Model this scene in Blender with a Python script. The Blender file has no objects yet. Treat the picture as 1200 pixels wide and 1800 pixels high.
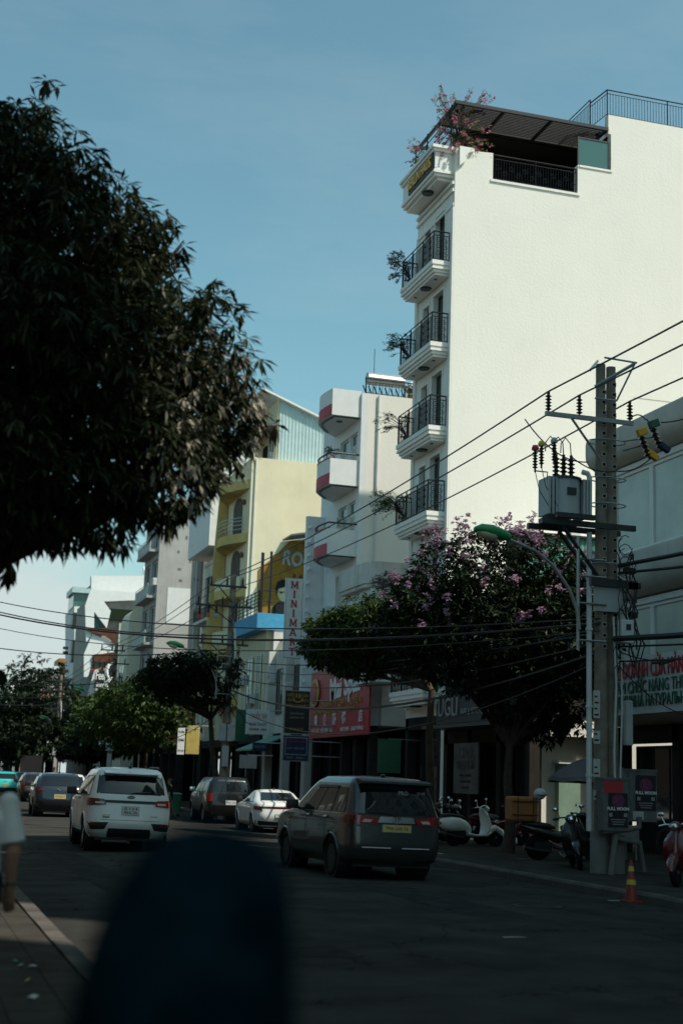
import bpy, bmesh, math, random
from mathutils import Vector, Matrix
random.seed(7)
rad = math.radians
SC = bpy.context.scene
COL = SC.collection

# ------------------------------------------------------------------ camera
CAM_POS = Vector((0, 0, 1.70))
YAW, PITCH, ROLL, FPX = rad(16.7), rad(10.9), rad(2.0), 2476.0
CAM_ROT = Matrix.Rotation(-YAW, 3, 'Z') @ Matrix.Rotation(math.pi / 2 + PITCH, 3, 'X') @ Matrix.Rotation(ROLL, 3, 'Z')
cam_d = bpy.data.cameras.new('camera')
cam = bpy.data.objects.new('camera', cam_d)
COL.objects.link(cam)
cam.matrix_world = Matrix.Translation(CAM_POS) @ CAM_ROT.to_4x4()
cam_d.sensor_fit = 'VERTICAL'
cam_d.sensor_height = 36.0
cam_d.lens = 36.0 * FPX / 1800.0
cam_d.clip_start = 0.1
cam_d.clip_end = 5000
cam_d.dof.use_dof = True
cam_d.dof.focus_distance = 34.0
cam_d.dof.aperture_fstop = 1.25
SC.camera = cam

# ------------------------------------------------------------------ light
SUN_EL, SUN_AZ = rad(55.0), rad(45.0)      # azimuth: to the right of straight behind the camera's street
sun_dir = Vector((math.cos(SUN_EL) * math.sin(SUN_AZ), -math.cos(SUN_EL) * math.cos(SUN_AZ), math.sin(SUN_EL)))
sd = bpy.data.lights.new('sun', 'SUN')
sd.energy = 4.3
sd.angle = rad(0.55)
sd.color = (1.0, 0.94, 0.83)
sun = bpy.data.objects.new('sun', sd)
COL.objects.link(sun)
sun.rotation_euler = sun_dir.to_track_quat('Z', 'Y').to_euler()

world = bpy.data.worlds.new('World')
SC.world = world
world.use_nodes = True
wn, wl = world.node_tree.nodes, world.node_tree.links
wn.clear()
w_out = wn.new('ShaderNodeOutputWorld')
w_bg = wn.new('ShaderNodeBackground')
w_bg.inputs['Strength'].default_value = 0.15
w_sky = wn.new('ShaderNodeTexSky')
w_sky.sky_type = 'NISHITA'
w_sky.sun_disc = False
w_sky.sun_elevation = SUN_EL
w_sky.sun_rotation = math.atan2(sun_dir.x, sun_dir.y)
w_sky.air_density = 1.0
w_sky.dust_density = 1.1
w_sky.ozone_density = 1.0
w_tint = wn.new('ShaderNodeMix'); w_tint.data_type = 'RGBA'; w_tint.blend_type = 'MULTIPLY'
w_tint.inputs[0].default_value = 1.0
w_tint.inputs[7].default_value = (0.80, 1.08, 0.86, 1)
wl.new(w_sky.outputs[0], w_tint.inputs[6])
# clouds: low cumulus banks near the horizon, thin veils higher up
w_tc = wn.new('ShaderNodeTexCoord')
w_map = wn.new('ShaderNodeMapping'); w_map.inputs['Scale'].default_value = (1.0, 1.0, 1.9)
w_map.inputs['Location'].default_value = (3.1, 0.4, 0.0)
wl.new(w_tc.outputs['Generated'], w_map.inputs[0])
w_no = wn.new('ShaderNodeTexNoise'); w_no.inputs['Scale'].default_value = 2.6; w_no.inputs['Detail'].default_value = 9; w_no.inputs['Roughness'].default_value = 0.55
wl.new(w_map.outputs[0], w_no.inputs['Vector'])
w_sep = wn.new('ShaderNodeSeparateXYZ'); wl.new(w_tc.outputs['Generated'], w_sep.inputs[0])
w_h = wn.new('ShaderNodeMapRange'); w_h.inputs[1].default_value = 0.07; w_h.inputs[2].default_value = 0.34
w_h.inputs[3].default_value = 0.055; w_h.inputs[4].default_value = -0.20
wl.new(w_sep.outputs['Z'], w_h.inputs[0])
w_add = wn.new('ShaderNodeMath'); w_add.operation = 'ADD'
wl.new(w_no.outputs['Fac'], w_add.inputs[0]); wl.new(w_h.outputs[0], w_add.inputs[1])
w_cr = wn.new('ShaderNodeMapRange'); w_cr.inputs[1].default_value = 0.49; w_cr.inputs[2].default_value = 0.66; w_cr.inputs[4].default_value = 0.85
w_cr.interpolation_type = 'SMOOTHSTEP'
wl.new(w_add.outputs[0], w_cr.inputs[0])
w_cm = wn.new('ShaderNodeMix'); w_cm.data_type = 'RGBA'
w_hz = wn.new('ShaderNodeMapRange'); w_hz.inputs[1].default_value = 0.0; w_hz.inputs[2].default_value = 0.20; w_hz.inputs[3].default_value = 0.85; w_hz.inputs[4].default_value = 0.0
wl.new(w_sep.outputs['Z'], w_hz.inputs[0])
w_hm = wn.new('ShaderNodeMix'); w_hm.data_type = 'RGBA'; w_hm.inputs[7].default_value = (2.1, 2.9, 3.15, 1)      # pale haze low over the horizon
wl.new(w_hz.outputs[0], w_hm.inputs[0]); wl.new(w_tint.outputs[2], w_hm.inputs[6])
w_m2 = wn.new('ShaderNodeMapping'); w_m2.inputs['Scale'].default_value = (1.2, 3.5, 5.0); w_m2.inputs['Rotation'].default_value = (0.3, 0.2, 0.5)
wl.new(w_tc.outputs['Generated'], w_m2.inputs[0])
w_n2 = wn.new('ShaderNodeTexNoise'); w_n2.inputs['Scale'].default_value = 2.2; w_n2.inputs['Detail'].default_value = 8; w_n2.inputs['Roughness'].default_value = 0.6
wl.new(w_m2.outputs[0], w_n2.inputs['Vector'])
w_r2 = wn.new('ShaderNodeMapRange'); w_r2.inputs[1].default_value = 0.48; w_r2.inputs[2].default_value = 0.78; w_r2.inputs[4].default_value = 0.13
wl.new(w_n2.outputs['Fac'], w_r2.inputs[0])
w_mx = wn.new('ShaderNodeMath'); w_mx.operation = 'MAXIMUM'
wl.new(w_cr.outputs[0], w_mx.inputs[0]); wl.new(w_r2.outputs[0], w_mx.inputs[1])
wl.new(w_mx.outputs[0], w_cm.inputs[0]); wl.new(w_hm.outputs[2], w_cm.inputs[6])
w_cm.inputs[7].default_value = (4.0, 4.5, 4.45, 1)
wl.new(w_cm.outputs[2], w_bg.inputs[0]); wl.new(w_bg.outputs[0], w_out.inputs[0])

vs = SC.view_settings
vs.view_transform = 'Standard'
vs.look = 'None'
vs.gamma = 1.0
vs.exposure = 0.10
vs.use_curve_mapping = False
SC.render.engine = 'CYCLES'
SC.cycles.max_bounces = 6
SC.cycles.transparent_max_bounces = 6

# ------------------------------------------------------------------ helpers
def ray(x, y):
    return CAM_ROT @ Vector(((x - 600) / FPX, -(y - 900) / FPX, -1))

def at(x, y, X=None, Y=None, Z=None):
    """world point seen at photo pixel (x, y) on one known plane of the place"""
    d = ray(x, y)
    t = (X - CAM_POS.x) / d.x if X is not None else (Y - CAM_POS.y) / d.y if Y is not None else (Z - CAM_POS.z) / d.z
    return CAM_POS + d * t

MATS = {}
def mat(name, col, rough=0.7, metal=0.0, var=0.12, scale=2.0, bump=0.0, bscale=40.0, stain=0.0, spec=None, coat=0.0, trans=0.0, stain_col=(0.05, 0.045, 0.035), emit=None, sscale=1.0):
    m = bpy.data.materials.new(name)
    if spec is None: spec = 0.12 if rough >= 0.8 else 0.5
    m.use_nodes = True
    nt = m.node_tree; n, l = nt.nodes, nt.links
    b = n['Principled BSDF']
    b.inputs['Base Color'].default_value = (*col, 1)
    b.inputs['Roughness'].default_value = rough
    b.inputs['Metallic'].default_value = metal
    b.inputs['Specular IOR Level'].default_value = spec
    b.inputs['Coat Weight'].default_value = coat
    b.inputs['Coat Roughness'].default_value = 0.04
    if trans: b.inputs['Transmission Weight'].default_value = trans
    if emit:
        b.inputs['Emission Color'].default_value = (*emit[:3], 1); b.inputs['Emission Strength'].default_value = emit[3]
    tc = n.new('ShaderNodeTexCoord')
    last = None
    if var > 0:
        no = n.new('ShaderNodeTexNoise'); no.inputs['Scale'].default_value = scale; no.inputs['Detail'].default_value = 6; no.inputs['Roughness'].default_value = 0.6
        l.new(tc.outputs['Object'], no.inputs['Vector'])
        mr = n.new('ShaderNodeMapRange'); mr.inputs[1].default_value = 0.3; mr.inputs[2].default_value = 0.7
        mr.inputs[3].default_value = 1 - var; mr.inputs[4].default_value = 1 + var * 0.6
        l.new(no.outputs['Fac'], mr.inputs[0])
        mx = n.new('ShaderNodeMix'); mx.data_type = 'RGBA'; mx.blend_type = 'MULTIPLY'; mx.inputs[0].default_value = 1
        mx.inputs[6].default_value = (*col, 1); l.new(mr.outputs[0], mx.inputs[7])
        last = mx.outputs[2]
    if stain > 0:
        mp = n.new('ShaderNodeMapping'); mp.inputs['Scale'].default_value = (1.7 * sscale, 1.7 * sscale, 0.16 * sscale)
        l.new(tc.outputs['Object'], mp.inputs[0])
        n2 = n.new('ShaderNodeTexNoise'); n2.inputs['Scale'].default_value = 1.1; n2.inputs['Detail'].default_value = 8; n2.inputs['Roughness'].default_value = 0.68
        l.new(mp.outputs[0], n2.inputs['Vector'])
        r2 = n.new('ShaderNodeMapRange'); r2.inputs[1].default_value = 0.53; r2.inputs[2].default_value = 0.75; r2.inputs[4].default_value = stain
        l.new(n2.outputs['Fac'], r2.inputs[0])
        m2 = n.new('ShaderNodeMix'); m2.data_type = 'RGBA'
        l.new(r2.outputs[0], m2.inputs[0])
        if last: l.new(last, m2.inputs[6])
        else: m2.inputs[6].default_value = (*col, 1)
        m2.inputs[7].default_value = (*stain_col, 1)
        last = m2.outputs[2]
    if last: l.new(last, b.inputs['Base Color'])
    if bump > 0:
        n3 = n.new('ShaderNodeTexNoise'); n3.inputs['Scale'].default_value = bscale; n3.inputs['Detail'].default_value = 4
        l.new(tc.outputs['Object'], n3.inputs['Vector'])
        bp = n.new('ShaderNodeBump'); bp.inputs['Strength'].default_value = bump; bp.inputs['Distance'].default_value = 0.02
        l.new(n3.outputs['Fac'], bp.inputs['Height']); l.new(bp.outputs[0], b.inputs['Normal'])
    MATS[name] = m
    return m

class MB:
    """collects shapes into one mesh"""
    def __init__(s, o=(0, 0, 0)):
        s.v = []; s.f = []; s.o = Vector(o)
    def add(s, vs, fs):
        k = len(s.v); s.v += [tuple(p) for p in vs]; s.f += [tuple(i + k for i in f) for f in fs]; return s
    def box(s, x0, x1, y0, y1, z0, z1):
        if x0 > x1: x0, x1 = x1, x0
        if y0 > y1: y0, y1 = y1, y0
        if z0 > z1: z0, z1 = z1, z0
        return s.add([(x0,y0,z0),(x1,y0,z0),(x1,y1,z0),(x0,y1,z0),(x0,y0,z1),(x1,y0,z1),(x1,y1,z1),(x0,y1,z1)],
                     [(3,2,1,0),(4,5,6,7),(0,1,5,4),(1,2,6,5),(2,3,7,6),(3,0,4,7)])
    def cbox(s, c, sz, m=None):
        x, y, z = sz[0]/2, sz[1]/2, sz[2]/2
        b = min(x, y, z) * 0.25
        vs = []
        bm = bmesh.new(); bmesh.ops.create_cube(bm, size=1)
        for v in bm.verts: v.co = Vector((v.co.x*sz[0], v.co.y*sz[1], v.co.z*sz[2]))
        bmesh.ops.bevel(bm, geom=bm.edges[:], offset=b, segments=2, affect='EDGES', profile=0.5)
        bm.verts.ensure_lookup_table()
        T = Matrix.Translation(Vector(c)) @ (m.to_4x4() if m else Matrix())
        s.add([T @ v.co for v in bm.verts], [[v.index for v in f.verts] for f in bm.faces]); bm.free(); return s
    def prism(s, poly, axis, a, b):
        n = len(poly)
        def P(p, t):
            return (t, p[0], p[1]) if axis == 'x' else (p[0], t, p[1]) if axis == 'y' else (p[0], p[1], t)
        vs = [P(p, a) for p in poly] + [P(p, b) for p in poly]
        fs = [tuple(range(n))[::-1], tuple(range(n, 2*n))] + [(i, (i+1) % n, n + (i+1) % n, n + i) for i in range(n)]
        return s.add(vs, fs)
    def tube(s, pts, r, n=6, cap=True):
        pts = [Vector(p) for p in pts]
        rs = r if isinstance(r, (list, tuple)) else [r] * len(pts)
        k = len(s.v); up = None
        for i, p in enumerate(pts):
            d = (pts[min(i+1, len(pts)-1)] - pts[max(i-1, 0)])
            d = d.normalized() if d.length > 1e-9 else Vector((0, 0, 1))
            if up is None: up = Vector((0, 0, 1)) if abs(d.z) < 0.9 else Vector((1, 0, 0))
            a = d.cross(up)
            if a.length < 1e-4: a = d.cross(Vector((1, 0.2, 0)))
            a.normalize(); b = a.cross(d); up = b
            for j in range(n):
                t = 2 * math.pi * j / n
                s.v.append(tuple(p + (a * math.cos(t) + b * math.sin(t)) * rs[i]))
        for i in range(len(pts) - 1):
            for j in range(n):
                s.f.append((k+i*n+j, k+i*n+(j+1) % n, k+(i+1)*n+(j+1) % n, k+(i+1)*n+j))
        if cap:
            s.f.append(tuple(k + j for j in range(n))[::-1]); e = k + (len(pts)-1)*n
            s.f.append(tuple(e + j for j in range(n)))
        return s
    def lathe(s, prof, n=12, c=(0, 0, 0), axis='z'):
        k = len(s.v)
        for r, z in prof:
            for j in range(n):
                t = 2 * math.pi * j / n; p = (r*math.cos(t), r*math.sin(t), z)
                if axis == 'x': p = (p[2], p[0], p[1])
                elif axis == 'y': p = (p[1], p[2], p[0])
                s.v.append((p[0]+c[0], p[1]+c[1], p[2]+c[2]))
        m = len(prof)
        for i in range(m-1):
            for j in range(n):
                s.f.append((k+i*n+j, k+i*n+(j+1) % n, k+(i+1)*n+(j+1) % n, k+(i+1)*n+j))
        s.f.append(tuple(k+j for j in range(n))[::-1]); s.f.append(tuple(k+(m-1)*n+j for j in range(n)))
        return s
    def rings(s, rings, cap=True, closed=True):
        n = len(rings[0]); k = len(s.v)
        for r in rings: s.v += [tuple(p) for p in r]
        for i in range(len(rings)-1):
            for j in range(n if closed else n-1):
                s.f.append((k+i*n+j, k+i*n+(j+1) % n, k+(i+1)*n+(j+1) % n, k+(i+1)*n+j))
        if cap:
            s.f.append(tuple(k+j for j in range(n))[::-1]); e = k+(len(rings)-1)*n
            s.f.append(tuple(e+j for j in range(n)))
        return s
    def ell(s, path, n=12, p=2.0):
        """loft of super-ellipses; path rows: centre, half-width vector, half-height vector"""
        R = []
        for c, a, b in path:
            c, a, b = Vector(c), Vector(a), Vector(b); ring = []
            for j in range(n):
                t = 2*math.pi*j/n; ct, st = math.cos(t), math.sin(t)
                ring.append(c + a*(abs(ct)**(2/p)*(1 if ct >= 0 else -1)) + b*(abs(st)**(2/p)*(1 if st >= 0 else -1)))
            R.append(ring)
        return s.rings(R)
    def ball(s, c, r, n=10, m=6):
        rx, ry, rz = r if isinstance(r, (tuple, list)) else (r, r, r)
        pr = []
        for i in range(m+1):
            t = math.pi * i / m - math.pi/2
            pr.append((max(1e-3, math.cos(t)), math.sin(t)))
        k = len(s.v); s.lathe(pr, n)
        for i in range(k, len(s.v)):
            x, y, z = s.v[i]; s.v[i] = (c[0]+x*rx, c[1]+y*ry, c[2]+z*rz)
        return s
    def xf(s, M, k=0):
        for i in range(k, len(s.v)): s.v[i] = tuple(M @ Vector(s.v[i]))
        return s
    def mesh(s, name, m=None, smooth=False):
        me = bpy.data.meshes.new(name)
        me.from_pydata([tuple(Vector(p) - s.o) for p in s.v], [], s.f)
        if m is not None:
            me.materials.append(MATS[m] if isinstance(m, str) else m)
        if smooth: me.shade_smooth()
        me.update()
        return me
    def build(s, name, m, parent=None, smooth=False, weld=False):
        o = bpy.data.objects.new(name, s.mesh(name, m, smooth))
        COL.objects.link(o)
        if parent is not None: o.parent = parent
        if smooth == 'auto':
            pass
        return o

def smooth_by_angle(o, ang=40):
    o.data.shade_smooth()
    o.data.set_sharp_from_angle(angle=rad(ang))
    return o

def tag(o, label=None, cat=None, group=None, kind=None):
    if label: o['label'] = label
    if cat: o['category'] = cat
    if group: o['group'] = group
    if kind: o['kind'] = kind
    return o

def thing(name, label, cat, loc=(0, 0, 0), rotz=0, group=None):
    o = bpy.data.objects.new(name, None); COL.objects.link(o)
    o.location = loc; o.rotation_euler = (0, 0, rotz); o.empty_display_size = 0.3
    return tag(o, label, cat, group)

def copy_tree(o, parent=None):
    c = o.copy(); COL.objects.link(c); c.parent = parent
    for ch in list(o.children): copy_tree(ch, c)
    return c

def put(me, name, parent, loc=(0, 0, 0), rot=None, sc=None):
    o = bpy.data.objects.new(name, me); COL.objects.link(o); o.parent = parent; o.location = loc
    if rot is not None: o.rotation_euler = rot
    if sc is not None: o.scale = sc
    return o

def text(body, size, m, parent, M, ext=0.01, name='lettering', align='CENTER', width=None, bold=0.0, label=None):
    """flat lettering, converted to a mesh; M places the text plane (x right, y up, z out)"""
    cu = bpy.data.curves.new('t', 'FONT'); cu.body = body; cu.size = size; cu.extrude = ext; cu.offset = bold
    cu.align_x = align; cu.align_y = 'CENTER'; cu.resolution_u = 2
    to = bpy.data.objects.new('t', cu); COL.objects.link(to)
    bpy.context.view_layer.update()
    me = bpy.data.meshes.new_from_object(to.evaluated_get(bpy.context.evaluated_depsgraph_get()))
    bpy.data.objects.remove(to); bpy.data.curves.remove(cu)
    if len(me.vertices) == 0: return None
    if width:
        xs = [v.co.x for v in me.vertices]; w = max(xs)-min(xs)
        k = width / max(w, 1e-6)
        for v in me.vertices: v.co.x *= k
    me.transform(M)
    me.materials.clear(); me.materials.append(MATS[m])
    me.name = name
    o = bpy.data.objects.new(name, me); COL.objects.link(o); o.parent = parent
    if label: o['label'] = label
    return o

def face_street(p):     # text plane on a facade that looks across the street (towards -X)
    return Matrix.Translation(p) @ Matrix(((0, 0, -1, 0), (-1, 0, 0, 0), (0, 1, 0, 0), (0, 0, 0, 1)))
def face_back(p):       # text plane that looks back along the street (towards -Y)
    return Matrix.Translation(p) @ Matrix(((1, 0, 0, 0), (0, 0, -1, 0), (0, 1, 0, 0), (0, 0, 0, 1)))

def holed_wall(mb, axis, plane, u0, u1, z0, z1, holes, depth):
    """wall skin with openings; axis 'x': plane X, looks to -X, u = Y; axis 'y': plane Y, looks to -Y, u = X"""
    us = sorted({u0, u1, *[h[0] for h in holes], *[h[1] for h in holes]})
    zs = sorted({z0, z1, *[h[2] for h in holes], *[h[3] for h in holes]})
    us = [u for u in us if u0 <= u <= u1]; zs = [z for z in zs if z0 <= z <= z1]
    def P(u, d, z): return (plane + d, u, z) if axis == 'x' else (u, plane + d, z)
    def q(a, b, c, d): mb.add([a, b, c, d], [(0, 1, 2, 3)])
    def inh(u, z): return any(h[0] < u < h[1] and h[2] < z < h[3] for h in holes)
    for i in range(len(us)-1):
        for j in range(len(zs)-1):
            a, b, c, d = us[i], us[i+1], zs[j], zs[j+1]
            if not inh((a+b)/2, (c+d)/2): q(P(a,0,c), P(b,0,c), P(b,0,d), P(a,0,d))
    for a, b, c, d in list(holes) + [(u0, u1, z0, z1)]:
        q(P(a,0,c), P(a,depth,c), P(a,depth,d), P(a,0,d)); q(P(b,0,c), P(b,depth,c), P(b,depth,d), P(b,0,d))
        q(P(a,0,d), P(b,0,d), P(b,depth,d), P(a,depth,d)); q(P(a,0,c), P(b,0,c), P(b,depth,c), P(a,depth,c))

def framed(root, o, axis, plane, u0, u1, z0, z1, nx=1, nz=1, fw=0.06, fm='dark_frame', gm='glass', th=0.05, name='window', glass_name='pane', gap=0.015):
    """a window or glazed door: frame is the part, each pane a sub-part"""
    mb = MB(o)
    def B(m, a, b, c, d, d0, d1):
        if axis == 'x': m.box(plane+d0, plane+d1, a, b, c, d)
        else: m.box(a, b, plane+d0, plane+d1, c, d)
    B(mb, u0, u0+fw, z0, z1, 0, th); B(mb, u1-fw, u1, z0, z1, 0, th)
    B(mb, u0+fw, u1-fw, z0, z0+fw, 0, th); B(mb, u0+fw, u1-fw, z1-fw, z1, 0, th)
    iw = (u1-u0-2*fw); ih = (z1-z0-2*fw)
    for i in range(1, nx): B(mb, u0+fw+iw*i/nx-fw*.35, u0+fw+iw*i/nx+fw*.35, z0+fw, z1-fw, 0.003, th)
    for i in range(1, nz): B(mb, u0+fw, u1-fw, z0+fw+ih*i/nz-fw*.3, z0+fw+ih*i/nz+fw*.3, 0.006, th)
    f = mb.build(name, fm, root)
    for i in range(nx):
        for j in range(nz):
            g = MB(o)
            B(g, u0+fw+iw*i/nx, u0+fw+iw*(i+1)/nx, z0+fw+ih*j/nz, z0+fw+ih*(j+1)/nz, th*.5, th*.5+.008)
            g.build(glass_name, gm, f)
    return f

# ------------------------------------------------------------------ materials
mat('white_wall', (0.79, 0.76, 0.69), 0.85, var=0.03, scale=0.5, stain=0.16, bump=0.3, bscale=9, stain_col=(0.58, 0.54, 0.46), sscale=2.6)
mat('white_trim', (0.78, 0.76, 0.71), 0.7, var=0.05, stain=0.08, stain_col=(0.4, 0.37, 0.3))
mat('mid_render', (0.12, 0.11, 0.095), 0.85, var=0.2, scale=0.8, stain=0.3)
mat('mid_brown', (0.09, 0.07, 0.055), 0.85, var=0.2, scale=0.8, stain=0.3)
mat('old_white', (0.62, 0.60, 0.55), 0.85, var=0.16, scale=1.2, stain=0.55, bump=0.2, stain_col=(0.12, 0.11, 0.09))
mat('cool_white', (0.74, 0.76, 0.75), 0.8, var=0.06, stain=0.10, stain_col=(0.4, 0.4, 0.37))
mat('grey_wall', (0.42, 0.42, 0.40), 0.85, var=0.12, scale=0.8, stain=0.45, stain_col=(0.16, 0.15, 0.13), bump=0.2)
mat('concrete', (0.38, 0.36, 0.32), 0.85, var=0.2, scale=1.6, stain=0.35, stain_col=(0.14, 0.13, 0.11), bump=0.3)
mat('concrete_dark', (0.20, 0.19, 0.17), 0.85, var=0.25, scale=1.6, stain=0.4, bump=0.3)
mat('pole_concrete', (0.25, 0.21, 0.165), 0.85, var=0.35, scale=3, stain=0.6, stain_col=(0.13, 0.11, 0.09), bump=0.3)
mat('yellow_wall', (0.74, 0.66, 0.46), 0.85, var=0.08, scale=0.7, stain=0.14, stain_col=(0.5, 0.42, 0.25))
mat('ochre', (0.60, 0.45, 0.18), 0.8, var=0.15, stain=0.2, stain_col=(0.3, 0.15, 0.03))
mat('mural_ochre', (0.30, 0.145, 0.025), 0.8, var=0.3, scale=2.5)  # ochre darkened to stand in for the awning's shade
mat('mural_black', (0.02, 0.02, 0.02), 0.8, var=0.2)
mat('mural_skin', (0.55, 0.42, 0.25), 0.8, var=0.2)
mat('brown', (0.12, 0.05, 0.03), 0.8, var=0.25)
mat('red_paint', (0.42, 0.03, 0.05), 0.6, var=0.12, stain=0.15)
mat('red_banner', (0.50, 0.035, 0.045), 0.5, var=0.15, scale=0.7)
mat('dark_red', (0.06, 0.006, 0.006), 0.6, var=0.3)
mat('blue_paint', (0.05, 0.30, 0.52), 0.7, var=0.2, scale=4, stain=0.25)
mat('teal_sheet', (0.44, 0.57, 0.57), 0.45, metal=0.1, var=0.12, stain=0.2)
mat('green_sheet', (0.10, 0.30, 0.22), 0.5, var=0.15, stain=0.25)
mat('tin_roof', (0.16, 0.16, 0.16), 0.5, metal=0.4, var=0.25, stain=0.3)
mat('dark_roof', (0.035, 0.04, 0.045), 0.6, var=0.3)
mat('asphalt', (0.052, 0.051, 0.047), 0.95, spec=0.0, var=0.35, scale=0.9, bump=0.5, bscale=90)
mat('paving', (0.068, 0.062, 0.054), 0.95, spec=0.0, var=0.3, scale=1.3, stain=0.3, bump=0.3, bscale=50)
mat('kerb_stone', (0.11, 0.10, 0.09), 0.9, spec=0.0, var=0.25, scale=2.5, bump=0.3)
mat('ground', (0.10, 0.095, 0.08), 0.9, var=0.3)
mat('road_paint', (0.42, 0.41, 0.38), 0.7, var=0.5, scale=9)
mat('black_metal', (0.014, 0.015, 0.016), 0.45, metal=0.3, var=0.15)
mat('dark_frame', (0.025, 0.030, 0.032), 0.4, var=0.1)
mat('white_frame', (0.70, 0.70, 0.66), 0.5, var=0.06)
mat('galvanised', (0.36, 0.37, 0.37), 0.42, metal=0.6, var=0.2, scale=5)
mat('grey_paint', (0.40, 0.42, 0.42), 0.45, var=0.12, stain=0.2)
mat('white_pvc', (0.60, 0.61, 0.59), 0.45, var=0.1, stain=0.3)
mat('cable', (0.010, 0.010, 0.011), 0.55, var=0)
mat('porcelain', (0.030, 0.017, 0.013), 0.2, var=0)
mat('glass', (0.018, 0.024, 0.025), 0.06, var=0, spec=0.6)
mat('teal_glass', (0.05, 0.13, 0.12), 0.08, var=0, spec=0.7)
mat('pale_glass', (0.52, 0.55, 0.48), 0.2, var=0.2, scale=0.8, spec=0.3)  # pale base stands in for bright reflections in ribbon and pickup windows
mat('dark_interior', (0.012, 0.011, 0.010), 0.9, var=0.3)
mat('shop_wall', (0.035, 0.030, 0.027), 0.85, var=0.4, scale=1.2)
mat('shop_pale', (0.13, 0.12, 0.105), 0.85, var=0.35, scale=1.5, stain=0.4)
mat('shutter', (0.09, 0.09, 0.088), 0.5, metal=0.3, var=0.25)
mat('gold', (0.75, 0.40, 0.05), 0.35, metal=0.3, var=0.1)
mat('sign_white', (0.72, 0.72, 0.69), 0.55, var=0.08, stain=0.12)
mat('sign_black', (0.018, 0.016, 0.015), 0.45, var=0.2)
mat('sign_blue', (0.012, 0.025, 0.075), 0.45, var=0.2)
mat('sign_green', (0.03, 0.12, 0.06), 0.5, var=0.25)
mat('sign_yellow', (0.50, 0.38, 0.10), 0.5, var=0.25)
mat('sign_orange', (0.36, 0.15, 0.03), 0.55, var=0.3)
mat('letter_red', (0.45, 0.02, 0.03), 0.5, var=0)
mat('letter_green', (0.015, 0.11, 0.06), 0.5, var=0)
mat('letter_white', (0.78, 0.77, 0.73), 0.5, var=0)
mat('letter_grey', (0.30, 0.29, 0.27), 0.5, var=0)
mat('letter_black', (0.02, 0.02, 0.02), 0.5, var=0)
mat('letter_gold', (0.45, 0.28, 0.05), 0.5, var=0)
mat('lamp_green', (0.02, 0.26, 0.08), 0.4, var=0.1)
mat('lamp_glass', (0.50, 0.42, 0.28), 0.3, var=0.1)
mat('bark', (0.075, 0.058, 0.042), 0.9, var=0.35, scale=6, bump=0.6, bscale=25)
mat('twig', (0.06, 0.05, 0.035), 0.9, var=0.2)
mat('tyre', (0.012, 0.012, 0.012), 0.8, var=0.2)
mat('alloy', (0.45, 0.45, 0.45), 0.3, metal=0.9, var=0.05)
mat('chrome', (0.72, 0.72, 0.72), 0.12, metal=1.0, var=0)
mat('black_plastic', (0.014, 0.014, 0.015), 0.5, var=0.1)
mat('car_glass', (0.008, 0.010, 0.011), 0.03, var=0, spec=0.7)
mat('tail_red', (0.32, 0.008, 0.008), 0.12, var=0.1, scale=20, coat=0.5)
mat('tail_dark', (0.09, 0.006, 0.006), 0.12, var=0.1, scale=20, coat=0.5)
mat('tail_clear', (0.50, 0.48, 0.46), 0.15, var=0.2, scale=25)
mat('car_white', (0.70, 0.70, 0.67), 0.32, var=0.05, scale=3, coat=0.7, stain=0.06)
mat('car_grey', (0.030, 0.031, 0.031), 0.34, metal=0.12, var=0.05, coat=0.9)
mat('car_black', (0.006, 0.006, 0.007), 0.3, metal=0.0, var=0.05, coat=0.6)
mat('car_navy', (0.012, 0.020, 0.032), 0.22, metal=0.3, var=0.05, coat=0.9)
mat('car_brown', (0.050, 0.030, 0.020), 0.25, metal=0.3, var=0.05, coat=0.9)
mat('car_teal', (0.015, 0.46, 0.42), 0.3, var=0.05, coat=0.8)
mat('plate_white', (0.66, 0.66, 0.64), 0.5, var=0.05)
mat('plate_yellow', (0.62, 0.46, 0.16), 0.5, var=0.05)
mat('cream_paint', (0.80, 0.78, 0.70), 0.28, var=0.06, coat=0.7)
mat('red_gloss', (0.10, 0.006, 0.008), 0.25, var=0.05, coat=0.8)
mat('seat_black', (0.012, 0.012, 0.012), 0.6, var=0.2)
mat('cone_orange', (0.22, 0.03, 0.013), 0.5, var=0.15)
mat('cone_band', (0.55, 0.42, 0.05), 0.4, var=0.1)
mat('box_orange', (0.36, 0.13, 0.035), 0.7, var=0.2, scale=4)
mat('bin_green', (0.02, 0.12, 0.06), 0.5, var=0.2)
mat('bin_red', (0.20, 0.015, 0.02), 0.5, var=0.2)
mat('umbrella_grey', (0.11, 0.105, 0.11), 0.75, var=0.2)
mat('cloth_white', (0.55, 0.56, 0.55), 0.8, var=0.08, scale=6)
mat('cloth_blue', (0.003, 0.016, 0.024), 0.95, var=0.6, scale=14, bump=0.6, bscale=60, spec=0.0)
mat('cloth_dark', (0.015, 0.016, 0.02), 0.85, var=0.2)
mat('skin', (0.36, 0.20, 0.125), 0.55, var=0.12, scale=8)
mat('hair', (0.012, 0.010, 0.009), 0.5, var=0.2)
mat('poster', (0.016, 0.010, 0.018), 0.5, var=0.3, scale=9)
mat('poster_pink', (0.16, 0.03, 0.09), 0.5, var=0.6, scale=14)
mat('paper', (0.50, 0.49, 0.45), 0.7, var=0.2, stain=0.25)
mat('litter', (0.45, 0.45, 0.42), 0.7, var=0.2)
mat('terracotta', (0.20, 0.10, 0.06), 0.8, var=0.2)
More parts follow.
